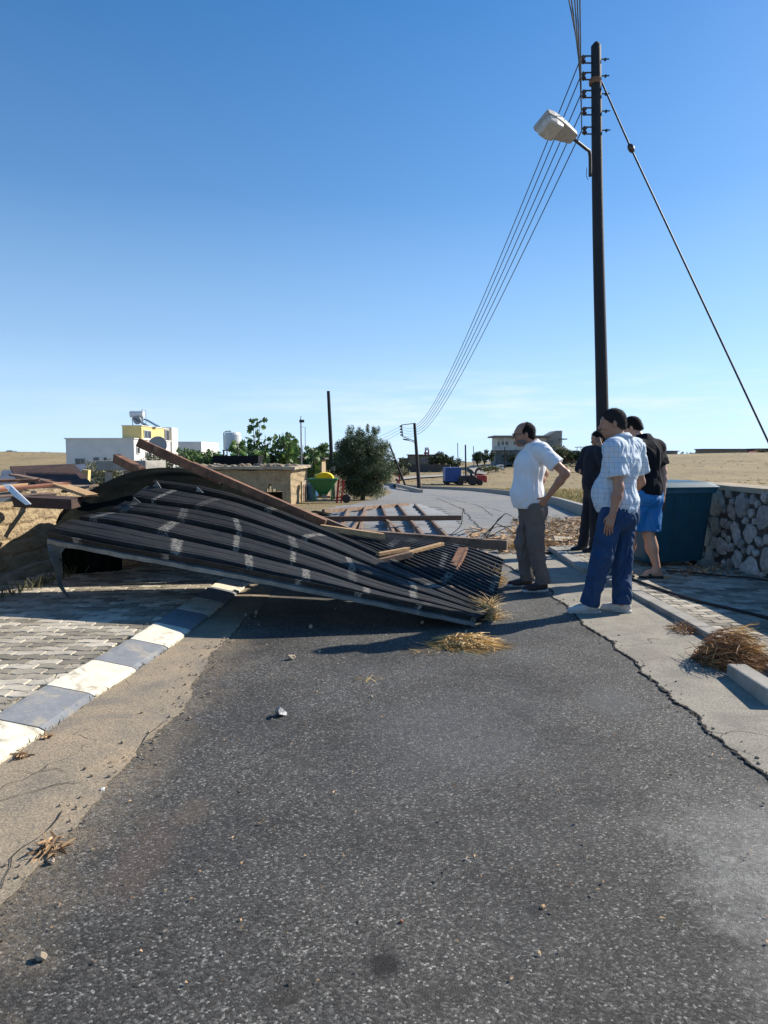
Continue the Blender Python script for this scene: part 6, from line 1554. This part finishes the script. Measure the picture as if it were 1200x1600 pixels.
def farm():
    Y = 103; g = H(0, Y); x0, x1 = Xp(694.5, Y), Xp(719, Y); r = thing('blue_farm_trailer', 'tall blue high sided farm trailer standing in the dry field', 'trailer', ((x0+x1)/2, Y, g))
    zt, zb = Zp(730.5, Y), Zp(752, Y); bxp('body', r, M['blue_paint'], x0, x1, Y-1.2, Y+3, zb, zt, .04)
    mb = MB()
    for k in range(6): xx = x0+.1+(x1-x0-.2)*k/5; mb.box((xx, Y-1.23, (zb+zt)/2), (.09, .08, zt-zb-.1))
    for z in (zt-.05, (zb+zt)/2, zb+.08): mb.box(((x0+x1)/2, Y-1.24, z), (x1-x0+.08, .1, .1))
    mb.build('side_ribs', M['blue_paint'], r)
    bxp('chassis', r, M['dark_steel'], x0+.2, x1+1.0, Y-.4, Y+.4, zb-.22, zb-.02)
    for dx in (.35, x1-x0-.45):
        for dy in (-.95, 1.9): wheel(r, x0+dx, Y+dy, g+.42, .42, .25)
    r = thing('tractor', 'old dark tractor with large wheels hitched beside the blue trailer', 'tractor', (Xp(731, Y-2), Y-2, g)); cx_ = Xp(730, Y-2); y = Y-2
    bxp('body', r, M['dark_steel'], cx_-1.3, cx_+.3, y-.3, y+.3, g+.6, g+1.35, .08); bxp('fender', r, M['red_paint'], cx_+.2, cx_+1.1, y-.75, y+.75, g+1.2, g+1.35, .04)
    bxp('seat', r, M['black_rubber'], cx_+.4, cx_+.75, y-.22, y+.22, g+1.35, g+1.7, .05)
    mb = MB(); mb.tube([(cx_-.5, y, g+1.3), (cx_-.5, y, g+2.1)], .05, 6); mb.build('exhaust', M['dark_steel'], r)
    mb = MB(); mb.tube([(cx_+.25, y, g+1.2), (cx_+.1, y, g+1.6)], .03, 6); mb.lathe([(.18, -.02), (.22, -.02), (.22, .02), (.18, .02)], (cx_+.08, y, g+1.62), 12); mb.build('steering_wheel', M['black_rubber'], r)
    for dy in (-.75, .75): wheel(r, cx_+.75, y+dy, g+.72, .72, .4); wheel(r, cx_-1.0, y+dy*.8, g+.42, .42, .25)
    for dy in (-.1, .1): mb = MB(); mb.rock((cx_-1.32, y+dy*2, g+1.1), (.05, .1, .1), 1, 2, 0); mb.build('headlight', M['steel'], r)
    x0, x1 = Xp(741, Y-2), Xp(757, Y-2); r = thing('red_forage_machine', 'dark red farm machine with a curved spout behind the tractor', 'farm machine', ((x0+x1)/2, Y-2, g))
    bxp('hopper', r, M['red_paint'], x0, x1, Y-2.7, Y-1.4, Zp(751, Y-2), Zp(742.5, Y-2), .05); bxp('side_plate', r, M['red_paint'], x1-.15, x1+.25, Y-2.8, Y-1.3, Zp(753.5, Y-2), Zp(743.5, Y-2), .05)
    P_ = [W(743.5, 743, Y-2), W(743.5, 737, Y-2), W(746, 733.5, Y-2), W(751.5, 732, Y-2)]; mb = MB(); mb.tube([catmull(P_, t) for t in np.linspace(0, 1, 12)], [.14+.06*t for t in np.linspace(0, 1, 12)], 8); mb.build('spout', M['dark_steel'], r, smooth=True)
    wheel(r, (x0+x1)/2, Y-2.9, g+.4, .4, .25); wheel(r, (x0+x1)/2, Y-1.2, g+.4, .4, .25)
    Y = 93; g = H(0, Y); x = Xp(621.5, Y); r = thing('red_seed_drill', 'small red farm implement standing by the bend right of the bush', 'farm implement', (x, Y, g))
    mb = MB(); mb.beam((x+.1, Y, g), (x+.25, Y, g+1.5), .2, .3); mb.beam((x-.5, Y, g+.3), (x+.4, Y, g+.35), .25, .3); mb.beam((x-.35, Y, g), (x, Y, g+.9), .12, .2); mb.build('frame', M['red_paint'], r)
    mb = MB(); mb.beam((x+.25, Y, g+1.4), (x+.05, Y, g+1.6), .12, .3); mb.build('handle', M['red_paint'], r)
    wheel(r, x-.4, Y-.2, g+.25, .25, .12); wheel(r, x+.35, Y-.2, g+.25, .25, .12)
farm()
def car():
    b = G(781, 735.5); r = thing('white_car', 'small white parked car seen from behind below the white villa', 'car', b); x, y, g = b
    g += .05
    prof = [(-.85, .35), (.85, .35), (.88, .8), (.72, .95), (.6, 1.42), (-.6, 1.42), (-.72, .95), (-.88, .8)]
    V = []; 
    for yy, s in ((y-2, .96), (y-1.7, 1), (y+.6, 1), (y+1.2, .99)): V += [(x+p[0]*s, yy, g+p[1]*(s if p[1] > 1 else 1)) for p in prof]
    V += [(x+p[0]*.96, y+2.2, g+min(p[1], .9)) for p in prof]
    Fc = [(j*8+k, j*8+(k+1) % 8, (j+1)*8+(k+1) % 8, (j+1)*8+k) for j in range(4) for k in range(8)]+[tuple(range(7, -1, -1)), tuple(32+k for k in range(8))]
    mkobj('body', V, Fc, M['white_paint'], r)
    bxp('rear_window', r, M['window'], x-.52, x+.52, y-2.04, y-1.94, g+.98, g+1.34)
    for s in (-1, 1):
        bxp('tail_light', r, M['red_paint'], x+s*.72-.1, x+s*.72+.1, y-2.05, y-1.95, g+.62, g+.82)
        for dy in (-1.3, 1.3): 
            mb = MB(); mb.lathe([(.05, -.1), (.3, -.1), (.32, 0), (.3, .1), (.05, .1)], (x+s*.78, y+dy, g+.32), 14, Matrix.Rotation(R(90), 3, 'Y')); mb.build('wheel', M['black_rubber'], r)
car()
def villa():
    Y = 205; X = lambda p: Xp(p, Y); Z = lambda p: Zp(p, Y); g = Zp(726, Y)
    r = thing('white_villa', 'two storey white villa with balcony and a tall grey stair block', 'house', (X(822), Y, g))
    bxp('upper_wall', r, M['cream'], X(776), X(855), Y, Y+10, Z(703), Z(683.5)); bxp('lower_wall', r, M['grey_render'], X(774), X(856), Y+.3, Y+10, g, Z(703)-.003)
    mb = MB(); mb.box(((X(769)+X(856))/2, Y+4, Z(683)+.2), (X(856)-X(769), 12.5, .45)); mb.build('roof', M['grey_render'], r)
    V = [(X(853), Y-.5, Z(704)), (X(876), Y-.5, Z(704)), (X(876), Y-.5, Z(673)), (X(867), Y-.5, Z(673)), (X(853), Y-.5, Z(681))]
    mb = MB(); mb.extrude(V, (0, 8, 0)); mb.build('stair_block', M['concrete'], r)
    bxp('recess_shade_panel', r, M['window'], X(854.5), X(863), Y-.62, Y-.5, Z(699), Z(688)); bxp('canopy', r, M['grey_render'], X(872), X(882), Y-2.2, Y+2, Z(687), Z(685.5))  # flat dark panel on the stair block, the recess's shade put into its colour
    bxp('canopy_column', r, M['cream'], X(872.5), X(874.5), Y-2, Y-1.4, Z(704), Z(687))
    bxp('balcony', r, M['cream'], X(769), X(800), Y-2.2, Y-.01, Z(703.5), Z(701.5))
    for p in (770.5, 785): bxp('balcony_column', r, M['cream'], X(p), X(p+1.4), Y-2, Y-1.7, Z(701.5), Z(684.5))
    bxp('balcony_railing', r, M['frame'], X(769), X(776), Y-2.15, Y-2.1, Z(701.5), Z(698))
    for a, b, c, d in ((784, 793, 690, 695), (777, 779.5, 690, 697), (837, 846, 689, 695), (802, 809, 690, 695)): win_front(r, a, b, c, d, Y, bars=1)
    for a, b, c, d in ((783, 788, 706, 715), (792, 796, 705, 716), (858, 865, 707, 713)): win_front(r, a, b, c, d, Y+.28 if a < 850 else Y+.3, bars=0)
    bxp('annex', r, M['stone_house'], X(847), X(900), Y-3, Y+5, g-.5, Z(704))
    bxp('annex_window', r, M['frame'], X(858), X(865), Y-3.08, Y-3, Z(713), Z(707))
    w = thing('roof_aerial_rack', 'white aerial rack on the long low building right of the villa', 'aerial', (X(905), Y-1, Z(704))); mb = MB()
    for p in (899, 905): mb.tube([(X(p), Y-1, Z(704)), (X(p), Y-1, Z(698))], .12, 5)
    mb.beam((X(896), Y-1, Z(699)), (X(908), Y-1, Z(698.5)), .8, .25); mb.build('rack', M['white_paint'], w)
    Y2 = 185; X = lambda p: Xp(p, Y2); Z = lambda p: Zp(p, Y2); g2 = Z(730)
    r = thing('stone_cottage', 'low brown stone house with flat dark roof beyond the bend', 'house', (X(648), Y2, g2))
    bxp('wall', r, M['stone_house'], X(638), X(684), Y2, Y2+7, g2-1, Z(711.5)); bxp('lean_to', r, M['stone_house'], X(624), X(638.5), Y2+1, Y2+6, g2-1, Z(717))
    bxp('roof', r, M['dark_roof'], X(636.5), X(685), Y2-.6, Y2+7.4, Z(711.5)+.003, Z(710)); bxp('porch_roof', r, M['dark_roof'], X(622), X(640), Y2-.8, Y2+6.5, Z(717)+.003, Z(715.7))
    win_front(r, 659.5, 666.5, 716, 722, Y2, bars=1); bxp('garden_wall', r, M['dark_roof'], X(612), X(700), Y2-6, Y2-5.6, g2-2, Z(725))
    t = thing('roof_water_tank', 'red and white water tank on the roof of the brown stone house', 'water tank', (X(667), Y2+3, Z(710)))
    mb = MB(); mb.tube([(X(664.5), Y2+3, Z(701)), (X(670.5), Y2+3, Z(701))], .42, 12); mb.build('tank', M['white_paint'], t)
    mb = MB(); mb.beam((X(665.5), Y2+3, Z(710)), (X(665.5), Y2+3, Z(703)), .35, .35); mb.beam((X(670.5), Y2+3, Z(710)), (X(670.5), Y2+3, Z(702)), .35, .35); mb.beam((X(663), Y2+2.6, Z(708)), (X(671), Y2+2.6, Z(708)), .3, .5); mb.build('stand', M['red_paint'], t)
    # low farm structures on the right ridge
    Y3 = 290; X = lambda p: Xp(p, Y3); Z = lambda p: Zp(p, Y3)
    for (a, b, c, d, mm, lab) in ((1098, 1165, 707, 702.5, 'stone_house', 'long dark farm wall on the right ridge, left of the red roofed shed'), (1034, 1057, 711, 705.5, 'grey_render', 'dark grey flat farm building at the left end of the right ridge'), (1180, 1230, 708, 702, 'dark_roof', 'dark low building at the right edge of the ridge')):
        rr = thing('ridge_building', lab, 'farm building', (X((a+b)/2), Y3, Z(c)-1)); bxp('wall', rr, M[mm], X(a), X(b), Y3, Y3+8, Z(c)-3, Z(d)); bxp('roof', rr, M['dark_roof'], X(a)-.5, X(b)+.5, Y3-.6, Y3+8.4, Z(d)+.01, Z(d)+.35)
    rr = thing('red_roofed_shed', 'small shed with bright red roof on the right ridge', 'shed', (X(1166), Y3-3, Z(711))); bxp('wall', rr, M['adobe_pale'], X(1160), X(1176), Y3-4, Y3-1, Z(714), Z(709)); mb = MB(); mb.extrude([(X(1158), Y3-4.3, Z(710)), (X(1178), Y3-4.3, Z(709)), (X(1176), Y3-2.5, Z(704.5)), (X(1163), Y3-2.5, Z(705.5))], (0, .2, -.1)); mb.build('roof', M['red_paint'], rr)
villa()

# ================================================================== TREES, BUSHES AND GRASS
rng = np.random.default_rng(5)
def leaves(n, clumps, size, flat=0.0, elong=1.8, seed=0):
    """clumps: array (k, 7) cx cy cz rx ry rz weight ; returns verts (4n,3), faces"""
    C_ = np.array(clumps, float); w = C_[:, 6]/C_[:, 6].sum(); idx = rng.choice(len(C_), n, p=w)
    u = rng.normal(size=(n, 3)); u /= np.linalg.norm(u, axis=1)[:, None]; rr = rng.random(n)**(1/2.2)
    P = C_[idx, :3]+u*C_[idx, 3:6]*rr[:, None]
    d = rng.normal(size=(n, 3))+u*.7; d[:, 2] += .25; d /= np.linalg.norm(d, axis=1)[:, None]
    s = np.cross(d, rng.normal(size=(n, 3))); s /= np.linalg.norm(s, axis=1)[:, None]
    L = size*(.6+.8*rng.random(n))[:, None]; wd = L/elong
    V = np.stack([P-d*L/2, P+s*wd/2, P+d*L/2, P-s*wd/2], 1).reshape(-1, 3)
    F_ = [(4*i, 4*i+1, 4*i+2, 4*i+3) for i in range(n)]
    return V, F_
def crown(c, r, n, cr, low=-.6, power=.5):
    """clump centres near the shell of an ellipsoid so gaps show"""
    out = []
    while len(out) < n:
        u = rng.normal(size=3); u /= np.linalg.norm(u)
        if u[2] < low: continue
        t = rng.random()**power; k = cr*(.6+.8*rng.random()); out.append((c[0]+u[0]*r[0]*t, c[1]+u[1]*r[1]*t, c[2]+u[2]*r[2]*t, k, k, k*.8, k*k))
    return out
def tree(name, label, c, r, base, nleaf, size, m, ncl, cr, trunk_r=.12, low=-.6, elong=1.8, group=None, cat='tree', limbs=7, extra=None):
    b = Vector(base); root = thing(name, label, cat, b, group=group); cl = crown(c, r, ncl, cr, low)
    if extra: cl += extra
    V, F_ = leaves(nleaf, cl, size, elong=elong); mkobj('foliage', V.tolist(), F_, m, root)
    mb = MB(); top = Vector((c[0], c[1], c[2])); mid = b.lerp(top, .5)+Vector((trunk_r, 0, 0))
    mb.tube([b-Vector((0, 0, .1)), mid, top], [trunk_r, trunk_r*.75, trunk_r*.4], 8)
    for k in range(limbs):
        q = cl[(k*7) % len(cl)]; st = b.lerp(top, .35+.5*k/limbs); e = Vector(q[:3]); mb.tube([st, st.lerp(e, .5)+Vector((0, 0, r[2]*.08)), e], [trunk_r*.5, trunk_r*.3, trunk_r*.12], 5)
    mb.build('trunk', M['bark'], root); return root
# the big dark olive beside the road
Y = 38; g = H(0, Y); c = (Xp(566, Y), Y, g+2.0)
tree('olive_tree', 'large dense dark olive bush beside the road, right of the green spreader', c, (1.6, 1.4, 1.75), (c[0], Y, g), 95000, .09, M['olive'], 240, .36, .14, low=-.98, elong=2.8,
     extra=[(c[0]+rng.uniform(-1, 1), c[1]+rng.uniform(-.8, .8), g+rng.uniform(.3, 1.2), .45, .45, .35, .16) for _ in range(22)]+[(c[0]+rng.uniform(-.9, 1.0), c[1]+rng.uniform(-.5, .5), c[2]+1.75+rng.uniform(-.2, .25), .14, .14, .28, .05) for _ in range(16)])
Y = 47; g = H(0, Y); tree('leafy_tree', 'mid green leafy tree behind the thin pole, left of the olive', (Xp(503, Y), Y, g+2.3), (1.4, 1.2, 1.25), (Xp(503, Y), Y, g), 11000, .15, M['fig'], 60, .36, .1, low=-.7)
def fig(px, Y, hpx, label, n=9, spread=.5, sz=.44, group='fig plants above the shed'):
    x = Xp(px, Y); g = H(0, Y); r = thing('fig_plant', label, 'plant', (x, Y, g), group=group); mb = MB(); V = []; Fc = []
    for s in range(n):
        top = Vector((x+random.uniform(-spread, spread), Y+random.uniform(-.4, .4), Zp(hpx, Y)-random.random()**1.5*1.7*(0 if s == 0 else 1))); b = Vector((x+random.uniform(-.2, .2), Y, g)); mid = b.lerp(top, .55)+Vector((random.uniform(-.15, .15), 0, 0))
        P_ = [b, mid, top]; mb.tube([catmull(P_, t) for t in np.linspace(0, 1, 8)], [.025-.002*k for k in range(8)], 5)
        nl = 20
        for k in range(nl):
            t = .45+.55*k/(nl-1); p = catmull(P_, t); a = random.uniform(0, 6.28); d = Vector((math.cos(a), math.sin(a), random.uniform(-.9, .5))).normalized(); st = p+d*.10
            Ls = sz*random.uniform(.6, 1.1)*(1.15-.5*(t-.45)); sd = d.cross(Vector((random.uniform(-1, 1), random.uniform(-1.6, .3), random.uniform(-.2, .8)))).normalized(); up = sd.cross(d)
            o = len(V); out = [(0, 0), (.15, .30), (.42, .48), (.50, .22), (.75, .40), (.78, .14), (1, 0), (.78, -.14), (.75, -.40), (.50, -.22), (.42, -.48), (.15, -.30)]
            for (aa, bb) in out: V.append(st+d*Ls*aa+sd*Ls*bb+up*Ls*(-.18*aa*aa-.12*abs(bb)))
            V.append(st+d*Ls*.45); 
            for q in range(12): Fc.append((o+12, o+q, o+(q+1) % 12))
    mb.build('stems', M['bark'], r); mkobj('leaves', V, Fc, M['fig'], r)
for (px, Y, hp, n, sp, lab) in ((402, 38.5, 654, 5, .35, 'tallest fig plant, a thin leafy stem against the sky'), (385, 38.2, 694, 6, .5, 'short fig plant at the foot of the tallest one on its left'), (424, 39, 682, 8, .55, 'bushy fig plant right of the tallest one'),
                               (442, 38.4, 676, 6, .35, 'slim fig plant just left of the thin mast'), (459, 39.5, 680, 5, .4, 'leaning fig plant in front of the thin mast'), (406, 37.6, 700, 8, .6, 'low broad fig plant in the middle of the row'),
                               (368, 34.5, 690, 3, .3, 'small fig shoot crossing the white water tank'), (480, 41, 700, 6, .5, 'fig plant between the thin mast and the tall thin pole')):
    fig(px, Y, hp, lab, n, sp)
for (px, py, Y, rx, rz, m, lab) in ((300, 715, 36, 1.5, .55, 'fig', 'leafy green bush right of the satellite dish'), (262, 722, 34, 1.4, .5, 'scrub', 'pale green bush below the satellite dish'), (158, 740, 30, .9, .6, 'scrub', 'grey green bush before the white house front'), (178, 752, 22, .8, .5, 'scrub', 'grey green bush just behind the small concrete slab'),
                                    (230, 735, 30, 1.2, .5, 'scrub', 'scrubby bush behind the crest of the arched sheet'), (328, 722, 34, .9, .4, 'fig', 'leafy bush left of the dark covered heap')):
    g = H(0, Y); tree('bush', lab, (Xp(px, Y), Y, Zp(py, Y)), (rx, .9, rz), (Xp(px, Y), Y, g), 2200, .10 if m == 'scrub' else .14, M[m], 26, .30, .05, cat='bush', group='bushes before the white house', extra=[(Xp(px, Y)+rng.uniform(-rx, rx)*.7, Y, g+rng.uniform(.2, 1), .4, .4, .4, .12) for _ in range(8)])
for (px, py, Y, rx, rz, lab, n) in ((688, 716, 180, 3.2, 2.0, 'dark tree standing against the right wall of the brown stone house', 2500), (705, 722, 182, 2.6, 1.4, 'low dark tree right of the one against the stone house', 1500), (756, 713, 195, 3.0, 2.1, 'dark round tree alone left of the villa', 2600), (745, 716, 196, 1.8, 1.2, 'small dark shrub joined to the left of the round tree', 900),
                                    (618, 726, 178, 3.5, 1.6, 'dark shrubs left of the brown stone house', 1200), (800, 717, 200, 2.4, 1.3, 'green shrub below the villa balcony', 900), (822, 714, 198, 3.2, 1.8, 'green shrub below the villa middle windows', 1400), (873, 708, 199, 3.2, 2.0, 'green tree below the villa stair block', 1600), (893, 712, 200, 4.5, 1.8, 'long dark hedge right of the villa, beside the men', 2400), (925, 712, 200, 5, 1.8, 'far end of the dark hedge behind the man in dark clothing', 2000)):
    z = Zp(py, Y); x = Xp(px, Y); tree('distant_tree', lab, (x, Y, z), (rx, 2, rz), (x, Y, H(x, Y)), n, .42, M['darkleaf' if 'green' not in lab else 'scrub'], 30, .8, .25, low=-.9, group='trees around the far houses')
for (px, py, Y, rx, rz, lab) in ((626, 737, 120, 1.3, .6, 'round green bush near the foot of the leaning pole'), (762, 731, 160, 3.2, .7, 'grey scrub beside the climbing side road'), (830, 727, 165, 6, .7, 'brown green scrub strip below the villa'), (905, 728, 160, 6, .6, 'scrub strip at the field edge behind the men'), (20, 708, 255, 3.2, 1.0, 'leftmost bush on the left hill top'), (75, 710.5, 250, 3.0, 1.1, 'bigger round bush on the hill beside the white house'), (52, 712, 252, 1.8, .6, 'small bush between the two larger bushes on the hill')
                                 , (1020, 713, 270, 4, .7, 'scrub on the ridge behind the man in blue shorts'), (1085, 709, 280, 9, 1.0, 'long grey scrub left of the farm wall on the ridge'), (1140, 709, 278, 8, .9, 'grey scrub before the long farm wall on the ridge'), (1195, 706, 285, 6, 1.0, 'dark bush at the right edge of the ridge')):
    z = Zp(py, Y); x = Xp(px, Y); tree('distant_bush', lab, (x, Y, z), (rx, 2, rz), (x, Y, H(x, Y)), 1300, .30, M['scrub' if 'hill' not in lab else 'darkleaf'], 26, .55, .12, low=-1, cat='bush', group='bushes on the far ground')
# dry grass and green weeds along the field kerb
kx = interp([(18, 6.4), (21, 6.4), (30, 7.9), (49, 9.5), (70, 9.5), (86, 6.8)])
def grassgen(green):
    def gen(i):
        y = 15+random.random()**1.4*65
        if green: x = kx(y)+.35+abs(random.gauss(0, 2.4))+(6 if random.random() < .2 else 0)
        else: x = kx(y)+.3+random.random()**1.3*30
        return Vector((x, y, H(x, y)-.01)), Vector((random.uniform(-.5, .5), random.uniform(-.5, .5), 1)), random.uniform(.12, .34), random.uniform(.02, .06), .25
    return gen
V, Fc = ribbons(5200, grassgen(True), 'x', None); o = struct('weeds', V, Fc, M['greengrass'], kind='stuff'); o['label'] = 'yellow green weeds growing along the field kerb'; o['category'] = 'weeds'
V, Fc = ribbons(14000, grassgen(False), 'x', None); o = struct('dry_grass', V, Fc, M['drygrass'], kind='stuff'); o['label'] = 'dry straw coloured grass over the harvested field'; o['category'] = 'grass'
mb = MB()
for k in range(70):
    y = random.uniform(20, 85); x = kx(y)+random.uniform(.4, 2.5); s = random.uniform(.05, .2); mb.rock((x, y, H(x, y)+s*.3), (s*1.3, s, s*.7), k, 1, .5)
o = mb.build('field_stones', M['rubble']); tag(o, 'pale stones lying along the field edge', 'stones', kind='stuff')

cl = []
while len(cl) < 420:
    Y = random.uniform(26, 240)**1.0; px = random.uniform(640, 1230) if random.random() < .8 else random.uniform(-60, 110); x = Xp(px, Y)
    if (Y < 100 and x < kx(Y)+1) or (30 < Y < 130 and 690 < px < 765): continue
    r_ = random.uniform(.15, .6)*(.5+Y/200); cl.append((x, Y, H(x, Y)+r_*.15, r_, r_, r_*.35, 1))
V, F_ = leaves(16000, cl, .16, elong=2.6)
o = struct('scrub', V.tolist(), F_, M['drygrass'], kind='stuff'); o['label'] = 'low dry scrub tufts scattered over the field'; o['category'] = 'scrub'
